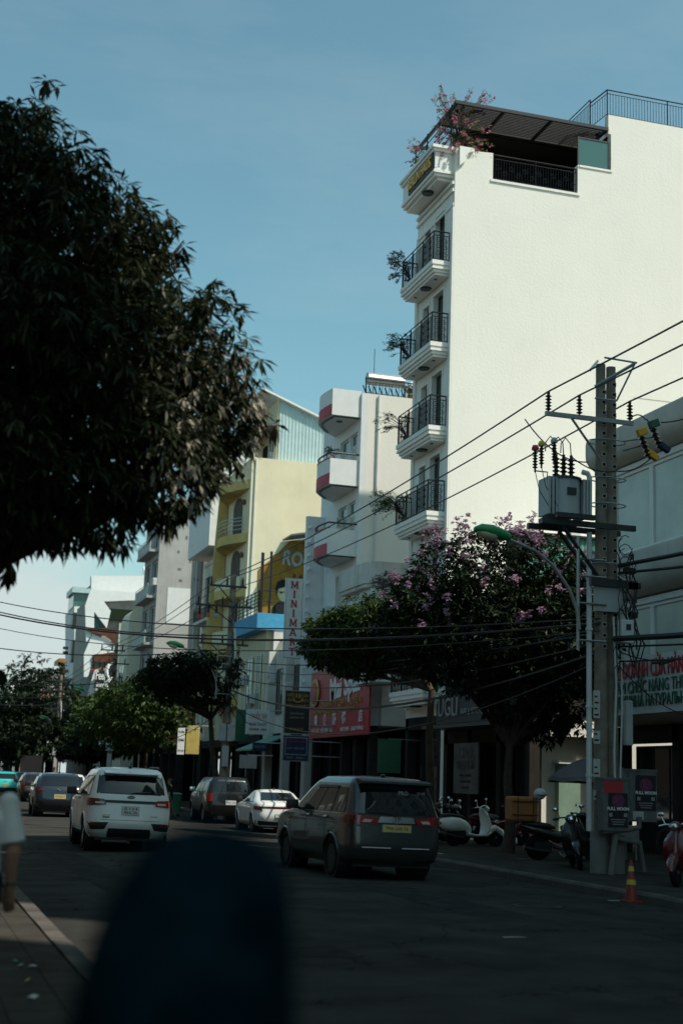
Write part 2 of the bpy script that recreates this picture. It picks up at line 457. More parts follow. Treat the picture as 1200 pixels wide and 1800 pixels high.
def leaf_mat(name, c1, c2, rough=0.42, sub=0.25, scale=1.3):
    m = mat(name, c1, rough, var=0, spec=0.2)
    n, l = m.node_tree.nodes, m.node_tree.links; b = n['Principled BSDF']
    g = n.new('ShaderNodeNewGeometry')
    mx = n.new('ShaderNodeMix'); mx.data_type = 'RGBA'
    mx.inputs[6].default_value = (*c1, 1); mx.inputs[7].default_value = (*c2, 1)
    l.new(g.outputs['Random Per Island'], mx.inputs[0]); l.new(mx.outputs[2], b.inputs['Base Color'])
    tr = n.new('ShaderNodeBsdfTranslucent'); l.new(mx.outputs[2], tr.inputs[0])
    ms = n.new('ShaderNodeMixShader'); ms.inputs[0].default_value = sub
    o = n['Material Output']
    l.new(b.outputs[0], ms.inputs[1]); l.new(tr.outputs[0], ms.inputs[2]); l.new(ms.outputs[0], o.inputs[0])
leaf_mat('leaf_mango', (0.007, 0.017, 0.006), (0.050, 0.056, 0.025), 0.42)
leaf_mat('leaf_dry_sunlit', (0.20, 0.18, 0.13), (0.50, 0.47, 0.39), 0.5)  # dry leaves, paled further to imitate sunlit foliage
leaf_mat('leaf_green', (0.018, 0.045, 0.012), (0.075, 0.11, 0.026), 0.42)
leaf_mat('leaf_dark', (0.009, 0.020, 0.009), (0.028, 0.042, 0.016), 0.45)
leaf_mat('petal_pink', (0.30, 0.17, 0.26), (0.56, 0.38, 0.48), 0.6, 0.3)
leaf_mat('petal_magenta', (0.62, 0.10, 0.32), (0.75, 0.30, 0.48), 0.6, 0.35)
leaf_mat('leaf_lime', (0.11, 0.15, 0.04), (0.26, 0.28, 0.10), 0.5, 0.3)
mat('band_concrete', (0.52, 0.49, 0.43), 0.85, var=0.15, scale=1.2, stain=0.3, stain_col=(0.2, 0.18, 0.15), bump=0.3)
mat('pale_green', (0.22, 0.33, 0.25), 0.7, var=0.15, stain=0.2)
mat('cabinet_grey', (0.13, 0.13, 0.125), 0.6, var=0.3, scale=6, stain=0.5)
# ------------------------------------------------------------------ the setting
KL, KR, FX = 1.70, 11.40, 18.80        # left kerb, right kerb, facade line (metres right of the camera)
SW = 0.14                              # sidewalk height
def road_z(x):
    return 0.075 * max(0.0, 1 - ((x - 6.5) / 4.9) ** 2)
tag(MB().add([(-1500, -600, -.03), (1500, -600, -.03), (1500, 2500, -.03), (-1500, 2500, -.03)], [(0, 1, 2, 3)]).build('ground', 'ground'), kind='structure')
mb = MB(); NX = 20
ys = [-60 + 10 * i for i in range(58)]
for y in ys:
    for i in range(NX + 1):
        x = KL + (KR - KL) * i / NX
        mb.v.append((x, y, road_z(x)))
for j in range(len(ys) - 1):
    for i in range(NX):
        a = j * (NX + 1) + i
        mb.f.append((a, a + 1, a + NX + 2, a + NX + 1))
road = tag(mb.build('road', 'asphalt', smooth=True), kind='structure')
# asphalt material: worn wheel tracks, patches and cracks
m = MATS['asphalt']; n, l = m.node_tree.nodes, m.node_tree.links; b = n['Principled BSDF']
src = b.inputs['Base Color'].links[0].from_socket
tc = n.new('ShaderNodeTexCoord')
vo = n.new('ShaderNodeTexVoronoi'); vo.feature = 'DISTANCE_TO_EDGE'; vo.inputs['Scale'].default_value = 0.33
no = n.new('ShaderNodeTexNoise'); no.inputs['Scale'].default_value = 1.5; no.inputs['Detail'].default_value = 6
va = n.new('ShaderNodeVectorMath'); va.operation = 'ADD'
l.new(tc.outputs['Object'], no.inputs['Vector']); l.new(tc.outputs['Object'], va.inputs[0]); l.new(no.outputs['Color'], va.inputs[1]); l.new(va.outputs[0], vo.inputs['Vector'])
cr = n.new('ShaderNodeMapRange'); cr.inputs[1].default_value = 0.0; cr.inputs[2].default_value = 0.007; cr.inputs[3].default_value = 0.45; cr.inputs[4].default_value = 1.0
l.new(vo.outputs['Distance'], cr.inputs[0])
mx = n.new('ShaderNodeMix'); mx.data_type = 'RGBA'; mx.blend_type = 'MULTIPLY'; mx.inputs[0].default_value = 1
l.new(src, mx.inputs[6]); l.new(cr.outputs[0], mx.inputs[7]); l.new(mx.outputs[2], b.inputs['Base Color'])

# sidewalks; the right one steps back to a parking bay past Y = 37
pl = [(-30, -60), (KL - 0.22, -60), (KL - 0.22, 510), (-30, 510)]
sl = tag(MB().prism(pl, 'z', -0.05, SW).build('sidewalk_left', 'paving'), kind='structure')
pr = [(KR + 0.2, -60), (80, -60), (80, 510), (14.1, 510), (14.1, 39.0), (13.4, 38.0), (KR + 0.2, 35.2)]
sr = tag(MB().prism(pr, 'z', -0.05, SW).build('sidewalk_right', 'paving'), kind='structure')
tag(MB().prism([(KR, 34), (14.2, 37), (14.2, 510), (KR, 510)], 'z', -0.04, -0.003).build('parking_bay', 'asphalt'), kind='structure')
for mname in ('paving',):
    m = MATS[mname]; n, l = m.node_tree.nodes, m.node_tree.links; b = n['Principled BSDF']
    src = b.inputs['Base Color'].links[0].from_socket
    tc = n.new('ShaderNodeTexCoord'); br = n.new('ShaderNodeTexBrick'); br.offset = 0.0
    br.inputs['Scale'].default_value = 1.0; br.inputs['Brick Width'].default_value = 0.4; br.inputs['Row Height'].default_value = 0.4
    br.inputs['Mortar Size'].default_value = 0.007; br.inputs['Color1'].default_value = (1, 1, 1, 1); br.inputs['Color2'].default_value = (.84, .84, .84, 1); br.inputs['Mortar'].default_value = (.45, .45, .45, 1)
    l.new(tc.outputs['Object'], br.inputs['Vector'])
    mx = n.new('ShaderNodeMix'); mx.data_type = 'RGBA'; mx.blend_type = 'MULTIPLY'; mx.inputs[0].default_value = 1
    l.new(src, mx.inputs[6]); l.new(br.outputs['Color'], mx.inputs[7]); l.new(mx.outputs[2], b.inputs['Base Color'])
# kerb stones, one by one
def kerb_mesh(L):
    k = MB(); k.prism([(0, -0.1), (0.2, -0.1), (0.2, SW + .012), (0.035, SW + .012), (0.006, SW - .03)], 'y', 0.006, L - 0.006)
    return k.mesh('kerb_stone', 'kerb_stone')
km = kerb_mesh(1.0)
for i in range(-2, 35):
    put(km, 'kerb_stone', sr, (KR, i, random.uniform(-.006, .006)))
for i in range(-3, 60):
    put(km, 'kerb_stone', sl, (KL, i + 1, random.uniform(-.006, .006)), (0, 0, math.pi))
put(kerb_mesh(475.0), 'kerb_run', sr, (13.9, 39.0, 0))
put(kerb_mesh(2.9), 'kerb_ramp', sr, (KR, 35.2, 0), (0, 0, -rad(42)))
put(kerb_mesh(440.0), 'kerb_run', sl, (KL, 60 + 440, 0), (0, 0, math.pi))
# worn scraps of lane paint
for (px, py, w) in ((1085, 1581, .35), (905, 1655, .3)):
    p = at(px, py, Z=0.03); MB().add([(p.x-w/2, p.y-.05, road_z(p.x)+.004), (p.x+w/2, p.y-.02, road_z(p.x+w/2)+.004), (p.x+w/2-.1, p.y+.05, road_z(p.x+w/2-.1)+.004), (p.x-w/2, p.y+.03, road_z(p.x-w/2)+.004)], [(0, 1, 2, 3)]).build('worn_paint', 'road_paint', road)

mat('asphalt_patch', (0.043, 0.043, 0.041), 0.95, spec=0.0, var=0.3, scale=3, bump=0.5, bscale=90)
mat('iron', (0.05, 0.045, 0.04), 0.7, metal=0.5, var=0.4, scale=8)
for (x0, x1, y0, y1) in ((2.6, 4.4, 13.5, 17.0), (8.6, 10.6, 13.2, 15.6), (7.2, 8.1, 17.5, 22.5), (3.0, 3.7, 21, 31), (9.2, 10.9, 30, 34)):
    k = MB(); nx = 6
    for i in range(nx + 1):
        x = x0 + (x1 - x0) * i / nx; k.v += [(x, y0 + .06 * math.sin(7 * x), road_z(x) + .004), (x, y1 + .05 * math.sin(9 * x), road_z(x) + .004)]
    k.f += [(2*i, 2*i+2, 2*i+3, 2*i+1) for i in range(nx)]
    k.build('road_patch', 'asphalt_patch', road)
for (x, y) in ((8.9, 19.2), (5.2, 26.2)):
    k = MB().lathe([(.36, .0), (.36, .009), (.33, .011), (.33, .007), (.01, .007)], 24, (x, y, road_z(x) + .003))
    for i in range(-3, 4): k.box(x - .25, x + .25, y + i * .075 - .015, y + i * .075 + .015, road_z(x) + .0101, road_z(x) + .016)
    k.build('manhole_cover', 'iron', road)
# ------------------------------------------------------------------ buildings
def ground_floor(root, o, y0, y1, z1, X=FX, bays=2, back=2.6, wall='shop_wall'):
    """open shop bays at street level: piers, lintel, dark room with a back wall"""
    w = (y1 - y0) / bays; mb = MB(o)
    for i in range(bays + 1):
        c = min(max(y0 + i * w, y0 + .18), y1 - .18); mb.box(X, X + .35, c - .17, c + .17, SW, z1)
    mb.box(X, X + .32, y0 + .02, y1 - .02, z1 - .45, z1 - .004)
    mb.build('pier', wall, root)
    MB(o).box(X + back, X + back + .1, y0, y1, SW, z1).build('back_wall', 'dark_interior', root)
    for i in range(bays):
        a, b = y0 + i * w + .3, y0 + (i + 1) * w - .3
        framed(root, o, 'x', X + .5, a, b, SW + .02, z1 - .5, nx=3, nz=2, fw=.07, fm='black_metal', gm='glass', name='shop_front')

def rail(mb, pts, h=1.1, step=0.13, r=0.012, top=0.03, post=0.03):
    """railing along a polyline: top rail, second rail, bottom rail, posts and bars"""
    for a, b in zip(pts[:-1], pts[1:]):
        a, b = Vector(a), Vector(b); d = b - a; L = d.length
        for z, rr in ((h, top), (h - .16, r * 1.4), (.07, r * 1.4)):
            mb.tube([a + Vector((0, 0, z)), b + Vector((0, 0, z))], rr, 4)
        k = max(1, int(L / step))
        for i in range(1, k):
            p = a + d * i / k; mb.tube([p + Vector((0, 0, .07)), p + Vector((0, 0, h - .16))], r, 4, cap=False)
    for p in pts:
        p = Vector(p); mb.tube([p, p + Vector((0, 0, h))], post, 4)

def spiral(mb, c, r, ax, az, turns=1.25, n=14, rr=.011, s=1):
    pts = []
    for i in range(n + 1):
        t = i / n; a = t * turns * 2 * math.pi * s; q = r * (1 - .78 * t)
        pts.append(Vector(c) + Vector(ax) * (q * math.cos(a)) + Vector(az) * (q * math.sin(a)))
    mb.tube(pts, rr, 4, cap=False)

# ---- the tall white tube house (hotel)
Y0, Y1 = 48.70, 52.90
T = (FX, Y0, SW)
tall = thing('tall_house', 'tall narrow white building with blank sunlit side wall and black balconies', 'building', T)
mb = MB(T)
mb.prism([(FX, SW), (46, SW), (46, 29.2), (25.5, 29.2), (25.5, 28.35), (25.62, 28.35), (25.62, 26.75), (24.12, 26.75), (24.12, 25.5), (20.4, 25.5), (20.4, 26.62), (FX, 26.52)], 'y', Y0, Y0 + .3)
mb.build('side_wall', 'white_wall', tall)
MB(T).box(FX + .27, 46, Y0 + .3, Y1, 4.3, 25.2).box(25.9, 46, Y0 + .3, Y1, 25.2, 29.1).build('core', 'white_wall', tall)
FL = [21.9 - 3.33 * k for k in range(6)]
holes = []
for z in FL[:5] + [FL[5]]:
    holes += [(49.65, 50.75, z + .02, z + 2.45), (51.25, 51.95, z + .55, z + 2.3)]
mb = MB(T); holed_wall(mb, 'x', FX, Y0 + .3, Y1, 4.3, 26.4, holes, .27); mb.build('front_wall', 'white_trim', tall)
for h in holes:
    door = h[3] - h[2] > 2
    framed(tall, T, 'x', FX + .18, h[0], h[1], h[2], h[3], nx=2 if door else 1, nz=1, fw=.07, name='balcony_door' if door else 'window')
    fr = MB(T); e = .1
    fr.box(FX - .035, FX - .002, h[0] - e, h[0], h[2], h[3] + e).box(FX - .035, FX - .002, h[1], h[1] + e, h[2], h[3] + e).box(FX - .035, FX - .002, h[0], h[1], h[3], h[3] + e)
    fr.build('architrave', 'white_trim', tall)
mb = MB(T)
for z in (24.15, 24.75, 25.05):
    mb.box(FX - .05 - (z - 24) * .05, FX - .003, Y0 + .02, Y1 - .02, z, z + .12)
mb.box(FX - .06, FX - .002, Y0 + .005, Y0 + .28, 4.6, 24.1); mb.box(FX - .06, FX - .002, Y1 - .3, Y1 - .01, 4.6, 24.1)
mb.build('pilaster', 'white_trim', tall)
BX, BY0, BY1 = 18.02, 48.95, 52.72
for k, z in enumerate(FL):
    sb = MB(T)
    for i, (d, a, b) in enumerate(((0, 0, -.17), (.05, -.17, -.25), (.02, -.25, -.34), (.10, -.34, -.46), (.17, -.46, -.56))):
        sb.box(BX + d, FX - .004 * (i + 1), BY0 + d, BY1 - d, z + a, z + b)
    s = sb.build('balcony', 'white_trim', tall)
    rb = MB(T)
    x, a, b = BX + .07, BY0 + .07, BY1 - .07
    rail(rb, [(FX - .06, a, z), (x, a, z), (x, a + 1.2, z), (x, b - 1.2, z), (x, b, z), (FX - .06, b, z)], h=1.2, step=.12)
    for zz in (.3, .6, .85):
        for xc, sg in ((x + .2, 1), (x + .45, -1)):
            spiral(rb, (xc, a, z + zz), .13, (1, 0, 0), (0, 0, 1), s=sg)
    for yc in (b - .35, b - .8, a + .4, a + .9):
        for zz in (.3, .6, .85): spiral(rb, (x, yc, z + zz), .13, (0, 1, 0), (0, 0, 1))
    rb.build('railing', 'black_metal', s)
    lb = MB(T).lathe([(.22, z - .62), (.24, z - .58), (.24, z - .565)], 14, ((BX + FX) / 2, 50.7, 0)); lb.build('ceiling_light', 'black_metal', s)
    for yc in (49.6, 51.9):
        MB(T).lathe([(.06, z - .585), (.07, z - .562)], 10, ((BX + FX) / 2, yc, 0)).build('downlight', 'black_metal', s)
# crowning cornice with the name sign
mb = MB(T)
for i, (d, a, b) in enumerate(((.0, 26.62, 26.5), (.07, 26.5, 26.38), (.16, 26.38, 25.62), (.10, 25.62, 25.5), (.18, 25.5, 25.38), (.32, 25.38, 25.26))):
    mb.box(17.86 + d, FX + .12 - .004 * i, 48.74 + d, 52.75 - d * .4, a, b)
mb.prism([(FX + .13, 26.62), (FX + .75, 26.62), (FX + .75, 26.5), (FX + .5, 26.4), (FX + .4, 26.05), (FX + .13, 25.8)], 'y', Y0 - .14, Y0 - .004)
mb.build('cornice', 'white_trim', tall)
sg = MB(T).box(17.92, 18.016, 49.0, 51.75, 25.64, 26.34).build('name_sign', 'sign_black', tall)
text('BERLIN HAUS', .62, 'gold', sg, Matrix.Translation(-Vector(T)) @ face_street((17.89, 50.38, 25.98)), ext=.03, width=2.6, bold=.012)
MB(T).lathe([(.22, 25.17), (.25, 25.22), (.25, 25.259)], 14, (18.25, 50.3, 0)).build('ceiling_light', 'black_metal', tall)
# roof terrace
mb = MB(T); rail(mb, [(20.45, Y0 + .1, 25.52), (22.3, Y0 + .1, 25.52), (24.08, Y0 + .1, 25.52)], h=1.08, step=.11)
for i in range(12): spiral(mb, (20.65 + i * .3, Y0 + .1, 25.52 + (.32 if i % 2 else .6)), .13, (1, 0, 0), (0, 0, 1), s=1 if i % 2 else -1)
mb.build('terrace_railing', 'black_metal', tall)
MB(T).box(20.3, 24.2, Y0 - .05, Y0 - .003, 25.4, 25.496).box(24.18, 25.66, Y0 - .04, Y0 - .003, 26.66, 26.746).build('terrace_sill', 'white_trim', tall)
framed(tall, T, 'y', Y0 + .05, 24.14, 25.58, 26.76, 28.02, fw=.06, gm='teal_glass', name='terrace_screen')
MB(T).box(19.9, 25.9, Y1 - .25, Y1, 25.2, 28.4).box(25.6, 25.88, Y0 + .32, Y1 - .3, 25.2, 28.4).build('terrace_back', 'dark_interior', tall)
for i in range(5):
    pb = MB(T); x = 20.5 + i * .75
    pb.add([(x, Y1 - .9, 26.9), (x + .72, Y1 - .9, 26.95), (x + .72, Y1 - 2.6, 26.25), (x, Y1 - 2.6, 26.2), (x, Y1 - .9, 26.94), (x + .72, Y1 - .9, 26.99), (x + .72, Y1 - 2.6, 26.29), (x, Y1 - 2.6, 26.24)], [(0, 1, 2, 3), (7, 6, 5, 4), (0, 4, 5, 1), (1, 5, 6, 2), (2, 6, 7, 3), (3, 7, 4, 0)])
    pb.build('awning_panel', 'concrete', tall)
pg = MB(T)
for x in (20.8, 22.9, 25.35): pg.box(x, x + .1, Y0 - .05, 50.5, 28.42, 28.56)
pg.box(18.75, 18.85, Y0 - .05, Y1 + .05, 28.42, 28.56)
pg.box(18.7, 25.45, Y0 - .12, Y0 - .051, 28.42, 28.56).box(18.87, 25.45, 50.5, 50.6, 28.36, 28.56).box(18.7, 19.9, Y1 + .051, Y1 + .12, 28.42, 28.56)
for x in (18.95, 25.2):
    for y in (Y0 + .4, Y1 - .4): pg.box(x, x + .09, y, y + .09, 25.2, 28.42)
pgo = pg.build('pergola', 'black_metal', tall)
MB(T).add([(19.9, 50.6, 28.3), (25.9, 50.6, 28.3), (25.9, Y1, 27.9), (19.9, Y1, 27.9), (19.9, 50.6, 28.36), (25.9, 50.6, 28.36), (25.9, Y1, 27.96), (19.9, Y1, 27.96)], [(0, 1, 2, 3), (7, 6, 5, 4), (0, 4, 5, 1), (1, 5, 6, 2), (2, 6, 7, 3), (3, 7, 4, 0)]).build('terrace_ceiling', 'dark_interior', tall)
sl_ = MB(T)
for i in range(14):
    y = Y0 + .05 + i * .126; sl_.box(18.9, 25.3, y, y + .06, 28.47, 28.53)
tag(sl_.build('pergola_slats', 'black_metal', pgo), kind='stuff')
fb = MB(T)
for zz in (26.75, 27.05, 27.35, 27.65, 27.95, 28.25): fb.tube([(18.62, Y0 + .05, zz), (18.62, Y1, zz)], .022, 4)
for yy in (Y0 + .05, 50.1, 51.5, Y1): fb.tube([(18.62, yy, 26.55), (18.62, yy, 28.4)], .03, 4)
fb.build('front_screen', 'black_metal', tall)
rb = MB(T)
rail(rb, [(24.85, Y0 + .35, 28.6), (25.5, Y0 + .1, 29.2), (28.3, Y0 + .1, 29.2), (31, Y0 + .1, 29.2), (35, Y0 + .1, 29.2)], h=1.15, step=.13)
rail(rb, [(24.85, Y1 - .2, 28.6), (24.85, Y0 + .35, 28.6)], h=1.3, step=.13)
rb.build('roof_railing', 'black_metal', tall)
MB(T).box(26.6, 27.3, 50.2, 51, 29.1, 30.05).box(29, 31.5, 50.5, 52.5, 29.1, 29.9).build('roof_tank', 'galvanised', tall)
ground_floor(tall, T, Y0 + .32, Y1, 4.28, bays=1)
# paint flaking: thin raised patches of newer render on the side wall
for (a, b, c, d) in ((26.6, 30.8, 17.2, 17.23),):
    MB(T).box(a, b, Y0 - .006, Y0 - .001, c, d).build('wall_seam', 'concrete', tall)

# ---- white house with red-striped rounded balconies
T = (FX, 60.0, SW)
rw = thing('rounded_house', 'white house with red stripes round its curved balconies', 'building', T)
MB(T).box(FX + .27, 36, 60.0, 66.2, 4.2, 19.45).build('core', 'white_wall', rw)
holes = []
RF = [15.0, 11.75, 8.5]
for z in RF: holes += [(60.5, 61.65, z + .03, z + 2.75), (61.85, 63.2, z + .03, z + 2.75)]
mb = MB(T); holed_wall(mb, 'x', FX, 60.002, 66.2, 4.2, 19.45, holes, .27); mb.build('front_wall', 'cool_white', rw)
for h in holes:
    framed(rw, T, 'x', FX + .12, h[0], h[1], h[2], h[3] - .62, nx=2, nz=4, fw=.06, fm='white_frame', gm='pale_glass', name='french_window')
    framed(rw, T, 'x', FX + .12, h[0], h[1], h[3] - .6, h[3], nx=1, nz=1, fw=.06, fm='white_frame', gm='teal_glass', name='transom')
lf = MB(T); lf.add([(FX - .03, 61.2, 12.0), (FX - .62, 60.9, 12.0), (FX - .62, 60.9, 13.9), (FX - .03, 61.2, 13.9)], [(0, 1, 2, 3)])
def leaf_shutter(root, o, hinge, ang, w, z0, z1):
    c, s = math.cos(ang), math.sin(ang); mb = MB(o)
    def P(u, z, t=0): return (hinge[0] + u * c - t * s, hinge[1] + u * s + t * c, z)
    def bar(u0, u1, a, b): mb.add([P(u0, a), P(u1, a), P(u1, b), P(u0, b), P(u0, a, .04), P(u1, a, .04), P(u1, b, .04), P(u0, b, .04)], [(0, 1, 2, 3), (7, 6, 5, 4), (0, 4, 5, 1), (1, 5, 6, 2), (2, 6, 7, 3), (3, 7, 4, 0)])
    bar(0, .07, z0, z1); bar(w - .07, w, z0, z1); bar(w / 2 - .03, w / 2 + .03, z0, z1)
    for i in range(5): zz = z0 + (z1 - z0 - .06) * i / 4; bar(.07, w - .07, zz, zz + .06)
    f = mb.build('open_leaf', 'white_frame', root)
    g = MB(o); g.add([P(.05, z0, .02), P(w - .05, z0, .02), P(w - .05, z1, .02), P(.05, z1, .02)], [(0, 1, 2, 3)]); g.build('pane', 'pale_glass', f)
leaf_shutter(rw, T, (FX, 61.7), math.pi + .25, .62, 11.9, 13.8)
def arc_plan(x0, x1, y0, y1, n=9):
    """balcony outline: straight side towards the camera, front bulging out over the street"""
    P = [(x0, y0), (x1, y0)]
    for i in range(1, n + 1):
        t = i / n; P.append((x1 - .14 * math.sin(math.pi * min(1, t * 1.5)) + (x0 - x1) * max(0, (t - .35) / .65) ** 2.2, y0 + (y1 - y0) * t))
    return P
def ribbon(mb, P, z0, z1, th=.1):
    n = len(P); I = []
    for i in range(n):
        a, b = Vector((*P[max(0, i - 1)], 0)), Vector((*P[min(n - 1, i + 1)], 0)); d = (b - a).normalized(); nn = Vector((d.y, -d.x, 0)) * th
        I.append((P[i][0] - nn.x, P[i][1] - nn.y))
    for i in range(n - 1):
        a, b, c, d = P[i], P[i + 1], I[i + 1], I[i]
        mb.add([(*a, z0), (*b, z0), (*c, z0), (*d, z0), (*a, z1), (*b, z1), (*c, z1), (*d, z1)], [(0, 1, 2, 3), (7, 6, 5, 4), (0, 4, 5, 1), (2, 6, 7, 3)] + ([(3, 7, 4, 0)] if i == 0 else []) + ([(1, 5, 6, 2)] if i == n - 2 else []))
P = arc_plan(FX, 17.42, 60.12, 64.2)
for k, (zb, hh) in enumerate(((18.3, 1.25), (15.05, 1.2), (11.8, 1.2))):
    s = MB(T); s.prism([(FX - .003, P[0][1])] + P[1:-1] + [(FX - .003, P[-1][1])], 'z', zb, zb + .12)
    ribbon(s, P, zb + .121, zb + hh, -.1)
    so = s.build('balcony', 'cool_white', rw)
    st = MB(T); Q = [(p[0] - .012, p[1] + .012) for p in P[1:]]
    ribbon(st, Q, zb + .0, zb + .52, -.02); st.build('red_stripe', 'red_paint', so)
    sof = MB(T)
    for a, b in zip(P[1:-1], P[2:]): pass
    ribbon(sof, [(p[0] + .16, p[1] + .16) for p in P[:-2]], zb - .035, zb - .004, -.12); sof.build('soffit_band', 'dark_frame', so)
    if k:
        st = MB(T); ribbon(st, [(p[0] - .01, p[1]) for p in P[1:]], zb + hh - .02, zb + hh + .05, -.12); st.build('red_coping', 'red_paint', so)
        r = MB(T); pts = [Vector((p[0] + .06, p[1] + .06, zb + hh + .28)) for p in P]
        r.tube(pts, .04, 6)
        for p in pts[::2]: r.tube([p, p - Vector((0, 0, .3))], .02, 4)
        r.build('railing', 'black_metal', so)
MB(T).lathe([(.14, 18.26), (.16, 18.297)], 12, (18.1, 61.2, 0)).build('downlight', 'dark_frame', rw)
pb = MB(T); pb.box(17.9, FX - .01, 65.4, 65.7, 4.2, 14.5)
for i in range(14): pb.box(17.95, 18.0, 64.9, 65.4, 5 + i * .68, 5.14 + i * .68)
pb.build('lattice_pier', 'cool_white', rw)
# roof: water heater, planters, drying cloth
wh = MB(T); wh.tube([(18.3 + .9, 60.6, 20.35), (21.0, 60.6, 20.35)], .3, 12); wh.build('water_heater', 'galvanised', rw, smooth=False)
hr = MB(T)
hr.box(19.1, 21.1, 60.35, 60.43, 19.46, 19.56)
for i in range(8): hr.tube([(19.15 + i * .27, 60.45, 19.5), (19.15 + i * .27, 61.0, 20.1)], .035, 6)
for x in (19.15, 21.05): hr.tube([(x, 60.5, 19.45), (x, 60.6, 20.4)], .03, 4)
rail(hr, [(19.0, 60.1, 19.45), (24, 60.1, 19.45)], h=.75, step=.16)
hr.tube([(19.6, 60.8, 19.5), (19.6, 60.8, 21.9)], .015, 4); hr.tube([(21.6, 60.8, 19.5), (21.6, 60.8, 21.7)], .015, 4)
hr.build('roof_frame', 'black_metal', rw)
MB(T).ball((22.0, 61.2, 20.2), (.75, .5, .5)).build('water_tank', 'cool_white', rw, smooth=True)
MB(T).box(23.05, 23.5, 60.2, 60.22, 19.5, 20.6).build('drying_cloth', 'teal_sheet', rw)
ground_floor(rw, T, 60.0, 66.2, 4.18, bays=2)

# ---- low white house between them, stained concrete eave
T = (18.0, 55.8, SW)
lw = thing('low_eave_house', 'two storey white house with stained curved concrete eave and open gallery', 'building', T)
ev = MB(T)
P = [(22, 55.75), (18.55, 55.75), (18.2, 55.9), (18.0, 56.4), (17.95, 57.2), (17.95, 59.95)]
ribbon(ev, P, 10.05, 10.95, -.25); ev.prism([(22, 55.77), (18.55, 55.77), (18.05, 56.4), (18.0, 59.9), (22, 59.9)], 'z', 9.9, 10.05)
ev.build('eave', 'old_white', lw)
fr = MB(T)
for y in (56.0, 57.7, 59.5): fr.box(18.3, 18.75, y, y + .4, 4.1, 9.9)
fr.box(18.32, 18.7, 56.4, 57.7, 9.3, 9.897).box(18.32, 18.7, 58.1, 59.5, 9.3, 9.897)
fr.box(18.1, 18.8, 56.02, 59.92, 6.6, 6.9)
fr.build('gallery_frame', 'cool_white', lw)
MB(T).box(19.9, 30, 55.8, 59.97, 4.1, 9.9).box(18.76, 19.9, 55.8, 56.0, 4.1, 9.897).build('core', 'cool_white', lw)
for (a, b) in ((56.45, 57.65), (58.15, 59.45)):
    mb = MB(T)
    mb.box(18.12, 18.3, a, b, 8.55, 8.65)
    for i in range(4): u = a + (b - a) * i / 3.001; mb.box(18.35, 18.6, u - .03, u + .03, 8.7, 9.25)
    mb.box(18.36, 18.58, a, b, 8.6, 8.7)
    mb.build('lattice_band', 'cool_white', lw)
    mb = MB(T); rail(mb, [(18.45, a, 6.9), (18.45, b, 6.9)], h=1.0, step=.14); mb.build('gallery_railing', 'black_metal', lw)
MB(T).box(17.5, 19.0, 53.0, 55.7, 5.7, 6.15).build('white_canopy', 'cool_white', lw)
ground_floor(lw, T, 55.8, 59.97, 4.08, X=18.3, bays=2)

# ---- dark shop (bar) and passage before the tall house
T = (FX, 41.2, SW)
bar = thing('bar_building', 'low dark bar front in tree shade beside the tall white building', 'building', T)
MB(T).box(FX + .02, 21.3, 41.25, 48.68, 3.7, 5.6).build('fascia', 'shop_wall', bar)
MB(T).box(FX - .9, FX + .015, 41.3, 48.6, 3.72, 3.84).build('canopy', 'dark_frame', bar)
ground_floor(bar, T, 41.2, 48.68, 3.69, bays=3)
fa = MB(T).box(FX - .12, FX + .01, 43.7, 49.2, 3.95, 5.0).build('sign_board', 'sign_black', bar)
text('UGLI', .95, 'letter_grey', fa, Matrix.Translation(-Vector(T)) @ face_street((FX - .14, 48.0, 4.5)), width=1.9, ext=.015)
text('BAR & KITCHEN', .36, 'letter_grey', fa, Matrix.Translation(-Vector(T)) @ face_street((FX - .14, 45.6, 4.3)), width=2.2, ext=.01)
pc = MB(T).box(FX - .5, FX - .44, 44.2, 46.4, 1.5, 3.2).build('hanging_banner', 'shop_pale', bar)
Mx = Matrix.Translation(-Vector(T))
text('CIAO', .5, 'letter_black', pc, Mx @ face_street((FX - .51, 45.3, 2.85)), ext=.004, bold=.01)
text('VIETNAM', .4, 'letter_black', pc, Mx @ face_street((FX - .51, 45.3, 2.45)), ext=.004, bold=.01)
for i, t in enumerate(('coffee · cocktails', 'food and music', 'every day')): text(t, .16, 'letter_black', pc, Mx @ face_street((FX - .51, 45.3, 2.12 - .2 * i)), ext=.004)
# house with green metal terrace wall, lit gable seen under the trees
T = (19.3, 42.0, SW)
gh = thing('green_terrace_house', 'white gable house with green corrugated terrace wall behind the flowering tree', 'building', T)
MB(T).box(21.42, 40, 41.3, 48.66, SW, 8.7).build('core', 'white_wall', gh)
MB(T).prism([(19.36, 3.4), (21.4, 3.4), (21.4, 3.9), (19.36, 3.95)], 'y', 41.0, 41.2).box(19.36, 21.41, 41.9, 42.1, SW, 3.68).build('porch_wall', 'white_wall', gh)
MB(T).box(20.0, 20.75, 41.6, 41.89, SW, 2.55).build('green_doorway', 'pale_green', gh)
MB(T).box(19.9, 20.9, 41.4, 41.88, 2.56, 2.66).build('door_hood', 'white_trim', gh)
MB(T).tube([(19.42, 41.85, SW), (19.42, 41.85, 3.65)], .05, 8).build('yellow_pipe', 'sign_yellow', gh)
gs = MB(T)
xs = [18.4 + .075 * i for i in range(110)]
pts = [(x, 41.0 + (.03 if i % 2 else 0)) for i, x in enumerate(xs)]
for i in range(len(pts) - 1):
    a, b = pts[i], pts[i + 1]; gs.add([(*a, 8.2), (*b, 8.2), (*b, 9.8), (*a, 9.8)], [(0, 1, 2, 3)])
gs.build('corrugated_wall', 'green_sheet', gh)
MB(T).box(17.9, 26.6, 40.9, 41.35, 9.8, 9.86).box(17.9, 18.4, 40.98, 41.2, 8.2, 9.79).build('dark_cap', 'dark_frame', gh)
